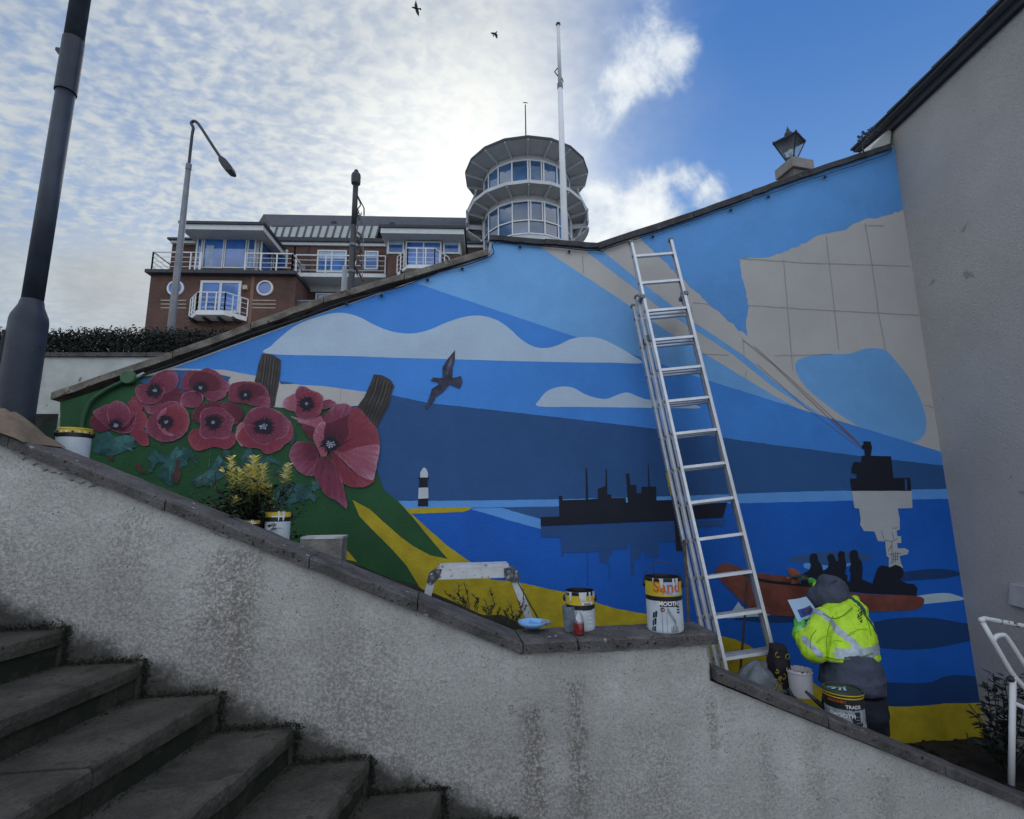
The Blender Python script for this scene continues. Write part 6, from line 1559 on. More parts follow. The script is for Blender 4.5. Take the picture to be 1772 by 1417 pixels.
    for k in range(14):
        a = rr.uniform(0, 6.28); w_ = rr.uniform(.04, .14); l = rr.uniform(.01, .035)
        for r_, zz in ((R6*.925, H6), (R6*.985, H6)):
            if r_ > R6*.95: l2 = l*.35
            else: l2 = l
            vs = [w6+Vector((c(a+sg*w_*q)*r_, s(a+sg*w_*q)*r_, zz-dz+.001)) for sg, q, dz in ((-1, 1, 0), (1, 1, 0), (1, .4, l2), (-1, .4, l2))]
            b.sheet(vs)
    b.build('paint_smear', rb, t)
tins()

# ------------------------------------------------------------------ folding work platform
def platform():
    n = -.55
    f = lambda px, py, dn=0: W_.at(px, py, n+dn)
    t = thing('work_platform', 'paint spattered folding aluminium work platform straddling the bed', 'work platform', f(830, 1060))
    u0, z0 = W_.uz(757, 983, n); u1, _ = W_.uz(884, 978, n); zt = z0; D = .11
    MB().box(W_, u0, u1, n, n-.028, zt-.062, zt-.004).build('front_rail', m_alu2, t)
    MB().box(W_, u0, u1, n-D, n-D-.028, zt-.062, zt-.004).build('rear_rail', m_alu2, t)
    k = 5
    for i in range(k):
        a = n-.028*0+.002-(D+.03)*i/k; q = n+.002-(D+.03)*(i+1)/k+.006; MB().box(W_, u0+.012, u1-.012, a, q, zt-.004, zt+.012).build('deck_plank', m_alu2, t)
    hb = mat('hinge_grey', (.07, .075, .085), .5, .5, 60, specks=[((.5, .52, .55), 50, .62)])
    for dn in (0, -D-.03):
        MB().prism([f(752, 985, dn+.006), f(765, 985, dn+.006), f(760, 1000, dn+.006), f(748, 1012, dn+.006), f(738, 1008, dn+.006), f(742, 993, dn+.006)][::-1], -W_.nn*.04).build('hinge_plate', hb, t)
        MB().prism([f(872, 984, dn+.008), f(888, 980, dn+.008), f(897, 990, dn+.008), f(901, 1008, dn+.008), f(888, 1008, dn+.008), f(874, 1004, dn+.008)][::-1], -W_.nn*.045).build('hinge_plate', hb, t)
        MB().bar(f(890, 1003, dn-.02), f(934, 1082, dn-.02)-Vector((0, 0, .12)), .042, .03, up=W_.nn).build('leg', m_alu2, t)
        MB().bar(f(746, 1006, dn-.02), f(722, 1040, dn-.02)-Vector((0, 0, .2)), .042, .03, up=W_.nn).build('leg', m_alu2, t)
    for px, py in ((880, 990), (885, 996), (893, 997), (758, 990), (748, 1000)): MB().lathe(f(px, py, .010), [(.012, 0), (.012, .005), (.001, .006)], 10, W_.nn).build('bolt', m_galv, t)
    MB().bar(f(896, 1008, -.02), f(938, 1082, -.02), .006, .034, up=W_.nn).build('leg_edge', m_dark, t)
platform()

# ------------------------------------------------------------------ cloth on the coping, bag, cable
def clutter():
    # crumpled brown paper / sacking at the left end of the coping
    b = MB(); NX, NY = 26, 16; vs = []
    for i in range(NX+1):
        for j in range(NY+1):
            u = -3.35+.72*i/NX; n = .02-.26*j/NY; e = min(1, min(i, NX-i)/3, min(j, NY-j)/3)
            z = cop_z(u)+.004+.055*e+.055*e*mnoise.noise(Vector((u*7, n*9, 1)))+.03*e*mnoise.noise(Vector((u*20, n*22, 2)))
            vs.append(W_.P(u+.02*mnoise.noise(Vector((u*9, n*9, 5))), n, z))
    b.add(vs, [(i*(NY+1)+j, (i+1)*(NY+1)+j, (i+1)*(NY+1)+j+1, i*(NY+1)+j+1) for i in range(NX) for j in range(NY)])
    o = b.build('crumpled_sack', mat('brown_paper', (.16, .12, .085), .9, .2, 10, .6, 30), smooth=True); tag(o, 'crumpled brown paper sack lying on the coping at the left edge', 'sack')
    # grey plastic bag
    base = at(1318, 1172, 3.7); rr = random.Random(5); b = MB(); NU, NV = 26, 12; vs = []
    for j in range(NV+1):
        ph = math.pi*.5*j/NV
        for i in range(NU):
            t = 2*math.pi*i/NU; r_ = c(ph)*(1+.30*mnoise.noise(Vector((c(t)*1.8, s(t)*1.8, ph*2))))
            vs.append(base+Vector((c(t)*r_*.16, s(t)*r_*.12, s(ph)*.15*(1+.35*mnoise.noise(Vector((c(t)*2, s(t)*2, 9))))-.06)))
    b.add(vs, [(j*NU+i, j*NU+(i+1) % NU, (j+1)*NU+(i+1) % NU, (j+1)*NU+i) for j in range(NV) for i in range(NU)])
    o = b.build('plastic_bag', mat('grey_bag', (.12, .14, .16), .35, .3, 12, .8, 20), smooth=True); tag(o, 'crumpled grey plastic bag on the soil behind the ladder foot', 'bag')
    # black and yellow patterned bag
    t = thing('patterned_bag', 'black bag printed with yellow rings standing behind the ladder foot', 'bag', at(1352, 1185, 3.62))
    base = at(1352, 1192, 3.66); vs = []; NU, NV = 24, 14; b = MB()
    for j in range(NV+1):
        k = j/NV
        for i in range(NU):
            a = 2*math.pi*i/NU; r_ = (.055+.025*s(k*3))*(1+.25*mnoise.noise(Vector((c(a)*2, s(a)*2, k*4)))); vs.append(base+Vector((c(a)*r_*.85, s(a)*r_, -.06+.33*k)))
    b.add(vs, [(j*NU+i, j*NU+(i+1) % NU, (j+1)*NU+(i+1) % NU, (j+1)*NU+i) for j in range(NV) for i in range(NU)]+[tuple(NV*NU+i for i in range(NU))])
    b.build('bag_body', mat('black_cloth', (.012, .010, .014), .8, .3, 20), t, smooth=True)
    rr = random.Random(12)
    for k in range(12):
        px = rr.uniform(1341, 1364); py = rr.uniform(1132, 1200); p = at(px, py, 3.585); r_ = rr.uniform(.009, .016); pts = []
        for i in range(8): a = 6.283*i/9+k; pts.append(p+RT*c(a)*r_+UP*s(a)*r_*1.3+Vector((0, -.002*i, 0)))
        MB().tube(pts, .0028, 5).build('yellow_ring', mat('dull_yellow', (.34, .26, .03), .6, .2, 20), t)
    # brushes in the soil by the bucket
    for (a, q, lab) in (((1394, 1196, 3.2), (1412, 1212, 3.15), 'dark paint brush lying right of the white bucket'), ((1365, 1192, 3.4), (1372, 1206, 3.3), 'dark stub of a brush lying left of the white bucket')):
        p0 = at(*a); p1 = at(*q); t = thing('paint_brush', lab, 'paint brush', p1); MB().tube([p0, p1], [.008, .012], 8).build('handle', m_dark, t); MB().bar(p1, p1+(p1-p0)*.7, .03, .012).build('bristles', m_blkpl, t)
clutter()

# ------------------------------------------------------------------ white tubular stand at the right
def stand():
    Y = 3.25
    t = thing('white_steps', 'white tubular metal step stand at the right edge beside the gable', 'step stand', at(1750, 1360, Y))
    P = lambda px, py, dy=0: at(px, py, Y+dy)
    tb = m_whitepaint; r_ = .0135
    MB().tube([P(1750, 1358), P(1753, 1172)], .016, 12).build('upright', tb, t, smooth=True)
    MB().tube([Vector(q) for q in cr([tuple(P(1752, 1372)), tuple(P(1751, 1360))], 2, False)], .018, 10).build('foot', m_dark, t)
    MB().tube([P(1699, 1074), P(1722, 1115), P(1748, 1160), P(1757, 1172), P(1775, 1192), P(1800, 1222)], r_, 12).build('sloping_rail', tb, t, smooth=True)
    MB().tube([Vector(q) for q in cr([tuple(P(1718, 1110)), tuple(P(1723, 1102)), tuple(P(1733, 1099)), tuple(P(1743, 1104)), tuple(P(1772, 1148)), tuple(P(1800, 1190))], 5, False)], r_, 12).build('curved_rail', tb, t, smooth=True)
    MB().tube([P(1697, 1074), P(1703, 1070), P(1775, 1084), P(1800, 1089)], .014, 12).build('top_rail', mat('chipped_white_paint', (.55, .58, .6), .5, .1, 8, specks=[((.10, .10, .09), 26, .56)]), t, smooth=True)
    MB().ball(P(1699, 1073), .018, 10).build('corner_joint', tb, t, smooth=True)
    for dy in (0, .06): MB().tube([P(1750, 1214, dy), P(1775, 1226, dy), P(1800, 1236, dy)], .012, 10).build('step_rail', tb, t, smooth=True)
    MB().sheet([P(1753, 1213, .0), P(1800, 1233, .0), P(1800, 1224, .2), P(1756, 1205, .2)]).build('step_tread', m_galv, t)
    MB().ball(P(1750, 1175), .02, 8).build('rail_clamp', m_dark, t)
stand()

# ------------------------------------------------------------------ plants
def leafmesh(b, p, d, w_, l, up=Vector((0, 0, 1)), fold=.15):
    """pointed oval leaf, folded along the midrib, drooping a little"""
    d = d.normalized(); sx = d.cross(up); sx = sx.normalized() if sx.length > .01 else Vector((1, 0, 0)); nn = sx.cross(d)
    q = [p, p+d*l*.3+sx*w_*.45+nn*fold*w_, p+d*l*.62+sx*w_*.42+nn*fold*w_*.8-up*l*.03, p+d*l-up*l*.1, p+d*l*.62-sx*w_*.42+nn*fold*w_*.8-up*l*.03, p+d*l*.3-sx*w_*.45+nn*fold*w_, p+d*l*.35, p+d*l*.65-up*l*.02]
    b.add(q, [(0, 1, 6), (1, 2, 7, 6), (2, 3, 7), (0, 6, 5), (6, 7, 4, 5), (7, 3, 4)])
def shrub():
    n0 = -.42
    base = W_.at(450, 925, n0); base.z = soil_at(W_.uz(450, 925, n0)[0], n0)
    t = thing('variegated_shrub', 'bushy dark shrub with cream yellow tips in front of the painted poppies', 'shrub', base)
    rr = random.Random(21)
    yl = mat('yellow_leaf', (.80, .70, .20), .5, .2, 30); yl2 = mat('cream_leaf', (.72, .70, .40), .5, .25, 30); gr = mat('shrub_leaf', (.016, .032, .018), .45, .5, 30); gr2 = mat('shrub_leaf_light', (.05, .085, .035), .45, .4, 30); stm = mat('shrub_stem', (.045, .04, .025), .8)
    tips = []
    big = [(400, 792, 402, 850, 34, 1), (440, 792, 440, 868, 60, 1), (456, 806, 452, 860, 40, 1), (430, 806, 434, 850, 30, 1), (500, 805, 492, 838, 26, 1), (416, 812, 414, 842, 18, 1), (467, 838, 462, 860, 10, 2), (405, 860, 407, 875, 9, 2), (468, 868, 466, 888, 12, 2), (427, 842, 428, 862, 10, 2), (385, 812, 388, 824, 3, 3)]
    for (tx, ty, bx_, by_, cnt, kind) in big:
        q = W_.at(tx, ty, n0+rr.uniform(-.03, .06)); p = W_.at(bx_, by_, n0+rr.uniform(-.03, .06)); st = MB(); st.tube([base+Vector((rr.uniform(-.02, .02), 0, .1)), p.lerp(base, .35), p, q], [.006, .004, .0025, .0015], 5); st.build('stem', stm, t)
        for k in range(cnt):
            f = (k+.5)/cnt; c0 = p.lerp(q, f); a = k*2.4; d = Vector((c(a), s(a)*.7, .25+.45*f)); sz = rr.uniform(.036, .058)*(1.15-.45*f)*(1.45 if cnt > 40 else 1.15)
            b = MB(); leafmesh(b, c0, d, sz*.55, sz); b.build('yellow_leaf', (yl if rr.random() < .6 else yl2), t)
    # dark body
    b1 = MB(); b2 = MB(); stems = MB()
    for k in range(110):
        px = rr.gauss(432, 40); py = rr.uniform(828, 912)+abs(px-435)*.22; n = n0+rr.gauss(0, .07)
        if py > 905+(px-450)*.42+18: continue
        q = W_.at(px, py, n); path = [base+Vector((rr.uniform(-.03, .03), rr.uniform(-.03, .03), 0)), base.lerp(q, .5)+Vector((rr.gauss(0, .02), 0, .02)), q]
        stems.tube(path, [.004, .003, .0015], 4)
        for j in range(26):
            f = rr.uniform(.35, 1.05); c0 = path[1].lerp(q, min(1, max(0, (f-.5)*2))) if f > .5 else base.lerp(path[1], f*2); c0 = c0+Vector((rr.gauss(0, .012),)*1+(rr.gauss(0, .012), rr.gauss(0, .012)))
            a = rr.uniform(0, 6.28); sz = rr.uniform(.022, .044); leafmesh(b1 if rr.random() < .82 else b2, c0, Vector((c(a), s(a), rr.uniform(-.2, .8))), sz*.5, sz)
    for o in (b1.build('dark_foliage', gr, t), b2.build('pale_foliage', gr2, t), stems.build('stems', stm, t)): o['kind'] = 'stuff'
    # thin shoots reaching left
    b = MB(); lf = MB()
    for pts in ([(400, 880), (370, 842), (342, 838)], [(398, 872), (365, 830), (350, 826)], [(392, 882), (355, 862), (332, 850)], [(402, 886), (362, 878), (340, 866)], [(396, 868), (374, 838), (372, 815)], [(490, 870), (505, 850), (512, 832)], [(485, 862), (492, 845), (500, 838)]):
        P3 = [W_.at(x, y, n0+.02) for x, y in pts]; b.tube(P3, .0022, 4)
        for k in range(9): f = rr.random(); p = P3[0].lerp(P3[1], f*2) if f < .5 else P3[1].lerp(P3[2], f*2-1); a = rr.uniform(0, 6.28); leafmesh(lf, p, Vector((c(a), s(a)*.4, s(a))), .012, .03)
    b.build('shoots', stm, t)['kind'] = 'stuff'; lf.build('shoot_leaves', gr, t)['kind'] = 'stuff'
shrub()
def weeds():
    rr = random.Random(33); wg = mat('weed_leaf', (.020, .034, .016), .7, .4, 30); wst = mat('weed_stem', (.05, .055, .03), .8)
    def clump(pxs, lab, n0, shoots, name='weed'):
        p0 = W_.at(*pxs, n0); t = thing(name, lab, 'weed', p0); b = MB(); st = MB()
        for (tx, ty, bx_, by_) in shoots:
            q = W_.at(tx, ty, n0+rr.uniform(-.05, .05)); p = W_.at(bx_, by_, n0+rr.uniform(-.05, .05)); m_ = p.lerp(q, .5)+Vector((rr.gauss(0, .015), 0, 0)); st.tube([p-Vector((0, 0, .08)), p, m_, q], .002, 4)
            for k in range(22):
                f = rr.random(); c0 = p.lerp(m_, f*2) if f < .5 else m_.lerp(q, f*2-1); a = rr.uniform(0, 6.28); leafmesh(b, c0, Vector((c(a), s(a)*.6, rr.uniform(.1, .9))), .007, rr.uniform(.018, .034))
        b.build('leaves', wg, t)['kind'] = 'stuff'; st.build('stems', wst, t)
    clump((800, 1050), 'feathery dark weed under the left half of the work platform', -.42, [(803, 1008, 812, 1050), (770, 1024, 800, 1048), (776, 1030, 805, 1052), (818, 1030, 822, 1052), (790, 1026, 810, 1050), (826, 1042, 826, 1056), (795, 1012, 808, 1045)])
    clump((850, 1065), 'thin grassy weed under the middle of the work platform', -.40, [(848, 1024, 846, 1064), (858, 1045, 850, 1066), (836, 1048, 842, 1062), (866, 1052, 858, 1070), (840, 1040, 846, 1066)])
    clump((885, 1070), 'dark tufted weed beside the right leg of the work platform', -.40, [(912, 1045, 893, 1074), (905, 1018, 900, 1060), (884, 1046, 888, 1074), (896, 1040, 890, 1076), (872, 1058, 880, 1078), (902, 1058, 895, 1080), (880, 1052, 884, 1076)])
    # scruffy low growth along the soil
    b = MB()
    for _ in range(900):
        u = rr.uniform(-.95, .2); n = rr.uniform(-.32, -.9); z = soil_at(u, n); p = W_.P(u, n, z); d = Vector((rr.gauss(0, .5), rr.gauss(0, .5), 1)); leafmesh(b, p, d, .006, rr.uniform(.02, .07))
    o = b.build('ground_cover', wg); tag(o, 'scruffy low weeds over the planting bed', kind='stuff')
weeds()
def right_plant():
    rr = random.Random(41); g = mat('dark_glossy_leaf', (.012, .020, .014), .4, .5, 20); st = mat('dark_stem', (.03, .026, .02), .8)
    Y = 4.0; base = at(1735, 1290, Y); base.z = .3
    t = thing('dark_shrub', 'dark leafy shrub in the corner behind the white stand', 'shrub', base)
    stems = MB(); lv = MB()
    tips = [(1719, 1165), (1708, 1180), (1738, 1175), (1750, 1190), (1765, 1170), (1700, 1215), (1712, 1235), (1728, 1205), (1745, 1230), (1765, 1225), (1730, 1250), (1700, 1255), (1715, 1275), (1690, 1285), (1750, 1270), (1775, 1200), (1790, 1180), (1780, 1250), (1735, 1190), (1690, 1240)]
    for tx, ty in tips:
        q = at(tx, ty, Y+rr.uniform(-.2, .25)); m_ = base.lerp(q, .5)+Vector((rr.gauss(0, .04), rr.gauss(0, .04), .03)); stems.tube([base, m_, q], [.006, .004, .002], 5)
        for k in range(26):
            f = rr.uniform(.2, 1.04); p = base.lerp(m_, f*2) if f < .5 else m_.lerp(q, f*2-1); a = rr.uniform(0, 6.28); l = rr.uniform(.05, .085); leafmesh(lv, p, Vector((c(a), s(a), rr.uniform(-.1, .8))), l*.42, l)
    lv.build('foliage', g, t)['kind'] = 'stuff'; stems.build('stems', st, t)
    # dry stalks in front
    b = MB()
    for (x0, y0, x1, y1) in ((1676, 1218, 1700, 1248), (1672, 1268, 1680, 1290), (1690, 1240, 1705, 1262)): b.tube([at(x0, y0, 4.1), at(x1, y1, 4.1)], .004, 5)
    b.build('dry_stalk', m_cane, t)
right_plant()
# ------------------------------------------------------------------ the painter
def fused(mb, voxel, smooth_it=6, disp=None):
    """fuses overlapping closed shapes into one continuous skin; returns a mesh in world coordinates"""
    me = mb.mesh('tmp'); bm = bmesh.new(); bm.from_mesh(me); bmesh.ops.recalc_face_normals(bm, faces=bm.faces); bm.to_mesh(me); bm.free()
    o = bpy.data.objects.new('tmp', me); COL.objects.link(o)
    r_ = o.modifiers.new('r', 'REMESH'); r_.mode = 'VOXEL'; r_.voxel_size = voxel; r_.use_smooth_shade = True
    if smooth_it: sm = o.modifiers.new('s', 'SMOOTH'); sm.factor = .5; sm.iterations = smooth_it
    if disp:
        for (st, sc, kind) in disp:
            tx = bpy.data.textures.new('folds', 'CLOUDS'); tx.noise_scale = sc; tx.noise_depth = 2
            d = o.modifiers.new('d', 'DISPLACE'); d.texture = tx; d.strength = st; d.mid_level = .5; d.texture_coords = 'GLOBAL'
    dg = bpy.context.evaluated_depsgraph_get(); out = bpy.data.meshes.new_from_object(o.evaluated_get(dg))
    bpy.data.objects.remove(o); return out
def put(me, name, mats, parent, chooser=None):
    off = wpos(parent)
    me.materials.clear()
    if chooser:
        cs = [p.center.copy() for p in me.polygons]; ns = [p.normal.copy() for p in me.polygons]
        idx = [chooser(cc, nn) for cc, nn in zip(cs, ns)]
    me.transform(mathutils.Matrix.Translation(-off))
    o = link(name, me, parent, mats, True)
    if chooser: me.polygons.foreach_set('material_index', idx)
    me.update(); return o
def ell(b, ctr, rx, ry, rz, seg=20): b.ball(ctr, 1, seg, (rx, ry, rz)); return b
def person():
    feet_z = .34
    hipY, Yt = 3.46, 3.5
    hip = at(1478, 1215, hipY)
    t = thing('person', 'person in a yellow high visibility jacket and grey hood painting the boat, back turned', 'person', (hip.x, hip.y, feet_z))
    jm = mat('hi_vis_yellow', (.46, .74, .03), .55, .10, 14, .25, 60)
    js = mat('reflective_strip', (.36, .42, .48), .35, .15, 20, metal=.2); jd = mat('jacket_dark_trim', (.02, .06, .05), .6)
    hoodm = mat('grey_hood_cloth', (.058, .070, .105), .9, .18, 10, .5, 90); jean = mat('dark_jeans', (.012, .015, .026), .85, .3, 10, .5, 110)
    glov = mat('green_glove', (.08, .42, .07), .6, .25, 30, .3, 60, specks=[((.01, .02, .01), 40, .62)]); skin = mat('skin', (.42, .24, .17), .55, .1, 10); shoe = mat('dark_boot', (.015, .014, .013), .7)
    U = M_.u; N = -M_.nn    # N away from the viewer
    Z = Vector((0, 0, 1))
    neck = at(1452, 1052, 3.66); shL = at(1420, 1073, 3.58); shR = at(1485, 1056, 3.62); waist = at(1469, 1140, 3.50); headc = at(1438, 1030, 3.74)
    elL = at(1409, 1128, 3.46); wrL = at(1385, 1093, 3.60); haL = at(1384, 1078, 3.66)
    elR = at(1452, 1052, 4.02); wrR = at(1412, 1012, 4.30); haR = at(1402, 1004, 4.37)
    # body: one continuous figure under the clothes
    b = MB()
    b.tube([hip-Z*.02, waist, neck-Z*.10+N*.04, neck-Z*.03+N*.03, headc-Z*.02], [.13, .12, .09, .045, .045], 16)
    ell(b, headc, .078, .095, .11)
    kneeL = Vector((hip.x-.10, hip.y+.05, feet_z+.42)); kneeR = Vector((hip.x+.11, hip.y+.03, feet_z+.42)); hipZ = hip.z-.02
    for kn, sx in ((kneeL, -.085), (kneeR, .085)):
        b.tube([Vector((hip.x+sx, hip.y, hipZ)), kn, Vector((kn.x+.01, kn.y+.02, feet_z+.06))], [.085, .058, .04], 12)
        ell(b, (kn.x+.01, kn.y+.07, feet_z+.04), .045, .12, .04, 12)
    for pts, rr_ in (((shL, elL, wrL, haL), (.05, .042, .028, .03)), ((shR, elR, wrR, haR), (.05, .042, .028, .03))): b.tube(list(pts), list(rr_), 12); 
    b.tube([shL, neck-Z*.06+N*.04, shR], [.045, .05, .045], 12)
    put(fused(b, .014, 3), 'body', [skin], t)
    # trousers
    b = MB()
    b.tube([hip+Z*.06, hip-Z*.05, hip-Z*.14], [.17, .178, .14], 22, ell=1.0)
    for kn, sx in ((kneeL, -.083), (kneeR, .088)): b.tube([Vector((hip.x+sx, hip.y, hipZ+.02)), Vector((hip.x+sx*1.05, hip.y+.01, hipZ-.16)), kn, Vector((kn.x+.01, kn.y+.02, feet_z+.08))], [.098, .092, .075, .062], 18)
    put(fused(b, .010, 4, [(.02, .09, 0)]), 'trousers', [jean], t)
    for kn in (kneeL, kneeR):
        b = MB(); ell(b, (kn.x+.01, kn.y+.06, feet_z+.05), .05, .13, .05, 14); b.tube([(kn.x+.01, kn.y+.01, feet_z+.02), (kn.x+.01, kn.y+.015, feet_z+.14)], .06, 12); put(fused(b, .012, 3), 'boot', [shoe], t)
    # grey hooded top showing under the jacket: two soft folds
    hm = at(1473, 1190, 3.47); b = MB()
    b.tube([waist+Z*.03, at(1471, 1150, 3.49), at(1474, 1170, 3.48), hm, hm-Z*.006], [.165, .182, .192, .196, .17], 26, ell=.88)
    b.tube([at(1473, 1168, 3.475), at(1473.5, 1171, 3.475)], [.200, .197], 26, ell=.88)
    put(fused(b, .009, 3, [(.022, .07, 0)]), 'hooded_top', [hoodm], t)
    # jacket
    b = MB()
    c1 = at(1465, 1068, 3.60); c2 = at(1467, 1100, 3.55); c3 = at(1468, 1137, 3.50)
    def ring_tube(pts):   # (center, half width u, half depth n)
        vs = []; fs = []; seg = 28
        for ctr, a, d in pts:
            for k in range(seg): th = 2*math.pi*k/seg; vs.append(ctr+U*c(th)*a+N*s(th)*d)
        for i in range(len(pts)-1):
            for k in range(seg): fs.append((i*seg+k, i*seg+(k+1) % seg, (i+1)*seg+(k+1) % seg, (i+1)*seg+k))
        fs += [tuple(range(seg-1, -1, -1)), tuple((len(pts)-1)*seg+k for k in range(seg))]
        b.add(vs, fs)
    ring_tube([(at(1466, 1141, 3.50), .168, .145), (at(1466.5, 1135, 3.50), .182, .158), (at(1466, 1118, 3.52), .178, .160), (at(1466, 1098, 3.55), .168, .155), (at(1463, 1078, 3.59), .163, .145), (at(1460, 1062, 3.62), .140, .125), (at(1456, 1050, 3.65), .118, .11), (at(1452, 1041, 3.68), .09, .09)])
    ell(b, shL+U*.03+Z*.0, .085, .085, .08); ell(b, shR-U*.02, .070, .08, .075)
    b.tube([shL+U*.05+Z*.01, shL+(elL-shL)*.5, elL+(elL-shL)*.08], [.082, .080, .074], 18)
    b.tube([elL+(elL-shL)*.02, elL+(wrL-elL)*.5-U*.004, wrL], [.074, .062, .048], 18)
    ell(b, elL, .072, .074, .068)
    b.tube([shR-U*.03, elR, wrR], [.070, .055, .036], 18)
    # collar and folded hood of the jacket across the upper back
    b.tube([at(1420, 1060, 3.60), at(1440, 1063, 3.57), at(1462, 1055, 3.58), at(1478, 1042, 3.63), at(1482, 1034, 3.70)], [.022, .038, .042, .036, .02], 12)
    me = fused(b, .0062, 10, [(.018, .075, 0), (.007, .022, 0)])
    hemz = waist.z
    fwd = (wrL-elL).normalized()
    pL = lambda q: Vector(q)
    def choose(cc, nn):
        x, y = proj(cc)
        v = cc-c1; ut = (cc-at(1466, 1118, 3.52)).dot(U)
        front = nn.y < .15
        # distance from the left arm's axis
        d_arm = (cc-elL); along = d_arm.dot(fwd)
        ab = cc-elL
        rad = (ab-fwd*max(-.02, min((wrL-elL).length, along))).length
        in_fore = rad < .094 and ut < -.14
        up_ax = (elL-shL).normalized(); al2 = (cc-shL).dot(up_ax); rad2 = ((cc-shL)-up_ax*al2).length
        in_upper = ut < -.135 and al2 < (elL-shL).length+.04
        if along > .02 and rad < .085 and ut < -.15:
            ln = (wrL-elL).length
            if ln*.86 < along < ln*1.02: return 1
        # forearm / elbow stripe runs down the outside of the sleeve
        if ut < -.17 and front:
            a0, a1 = Vector((1391, 1105)), Vector((1419, 1133)); w_ = Vector((x, y)); tt = max(0, min(1, (w_-a0).dot(a1-a0)/(a1-a0).length_squared)); 
            if (w_-(a0+(a1-a0)*tt)).length < 5.5: return 1
        if ut > -.15 or al2 > .2:
            # waist band
            zc = waist.z + .070 + .075*(cc-waist).dot(U)
            if abs(cc.z-zc) < .026 and ut > -.165: return 1
            # second band at the hem on the left
            if ut < -.11 and abs(cc.z-(waist.z+.0+.05*(cc-waist).dot(U))) < .018: return 1
        # shoulder straps: vertical planes bent over the shoulders
        if cc.z > waist.z+.09:
            k = (cc.z-(waist.z+.09))/.23
            uL = -.048 - .125*max(0, k-.12)**1.0*1.0
            if abs(ut-uL) < .024 and ut < 0: return 1
            uR = .162-.02*k
            if abs(ut-uR) < .014 and .25 < k: return 2
        return 0
    put(me, 'jacket', [jm, js, jd], t, choose)
    # small dark print on the back of the jacket
    q = lambda px, py: at(px, py, 3.40)
    def on_jacket(px, py):
        # march the ray to the jacket surface
        d = pray(px, py).normalized(); o_ = EYE-off; hit, loc, nn, _i = tree.ray_cast(o_, d)
        return (loc+off+nn*.002) if hit is not None and loc is not None else at(px, py, 3.5)
    from mathutils.bvhtree import BVHTree
    off = wpos(t); tree_me = me
    bv = BVHTree.FromPolygons([v.co for v in me.vertices], [tuple(p.vertices) for p in me.polygons])
    class T: pass
    def on_jacket(px, py):
        loc, nn, i_, d_ = bv.ray_cast(EYE-off, pray(px, py).normalized()); return loc+off+nn*.0025 if loc is not None else None
    b = MB()
    for (pts) in ([(1484, 1068), (1487, 1062), (1490, 1058)], [(1486, 1072), (1491, 1068)], [(1483, 1063), (1486, 1066), (1484, 1070)], [(1488, 1076), (1492, 1072), (1490, 1078)], [(1487, 1067), (1492, 1063)], [(1485, 1058), (1486, 1055)], [(1491, 1057), (1489, 1065)]):
        P3 = [on_jacket(*p) for p in pts]
        if all(p is not None for p in P3): b.tube(P3, .0025, 5)
    seam = mat('jacket_seam', (.16, .34, .02), .8)
    def stitch(pts, r_=.0022, nm='seam', m_=seam, n=10):
        cv = cr(pts, n, False); P3 = [on_jacket(*q) for q in cv]; P3 = [q for q in P3 if q is not None]
        if len(P3) > 2: MB().tube(P3, r_, 5).build(nm, m_, t)
    stitch([(1441, 1066), (1434, 1085), (1430, 1108), (1431, 1130)]); stitch([(1478, 1046), (1492, 1058), (1502, 1078), (1507, 1100)])
    stitch([(1424, 1062), (1440, 1070), (1458, 1066), (1474, 1052)], .0035); stitch([(1428, 1136), (1450, 1141), (1480, 1139), (1510, 1130)], .003)
    stitch([(1412, 1090), (1404, 1104), (1402, 1122)], .002)
    for pts in ([(1436, 1112), (1446, 1108), (1458, 1110)], [(1470, 1096), (1484, 1090), (1500, 1088)], [(1466, 1100), (1478, 1096)], [(1412, 1112), (1420, 1104), (1428, 1100)]): stitch(pts, .0028, 'fold', mat('jacket_fold', (.34, .62, .02), .7), 6)
    if b.v: b.build('back_print', mat('print_ink', (.03, .06, .02), .7), t)
    # hood: deep cloth hood over a bowed head, seen from behind
    b = MB()
    ell(b, headc-Z*.005+N*.0, .114, .125, .108, 24); ell(b, headc+Z*.07-U*.022, .062, .085, .075, 20); ell(b, headc-Z*.03+U*.05, .085, .10, .075, 20)
    ell(b, headc-Z*.03-U*.035+N*.05, .095, .11, .085, 20)
    ell(b, headc+Z*.03+U*.01-N*.01, .098, .108, .105, 20)
    b.tube([headc-Z*.02+U*.02, neck+U*.015-Z*.0], [.105, .10], 20)
    put(fused(b, .009, 22, [(.016, .06, 0)]), 'hood', [hoodm], t)
    b = MB(); path = [headc+U*(-.02+.06*c(a))+Z*(.112*s(a))+N*(.03+.0*a)+Vector((0, 0, .0)) for a in [i*.35 for i in range(2, 9)]]
    b.tube([p-N*.115*(1-.25*abs(i-3)/3) for i, p in enumerate(path)], .0035, 6); b.build('hood_seam', hoodm, t)
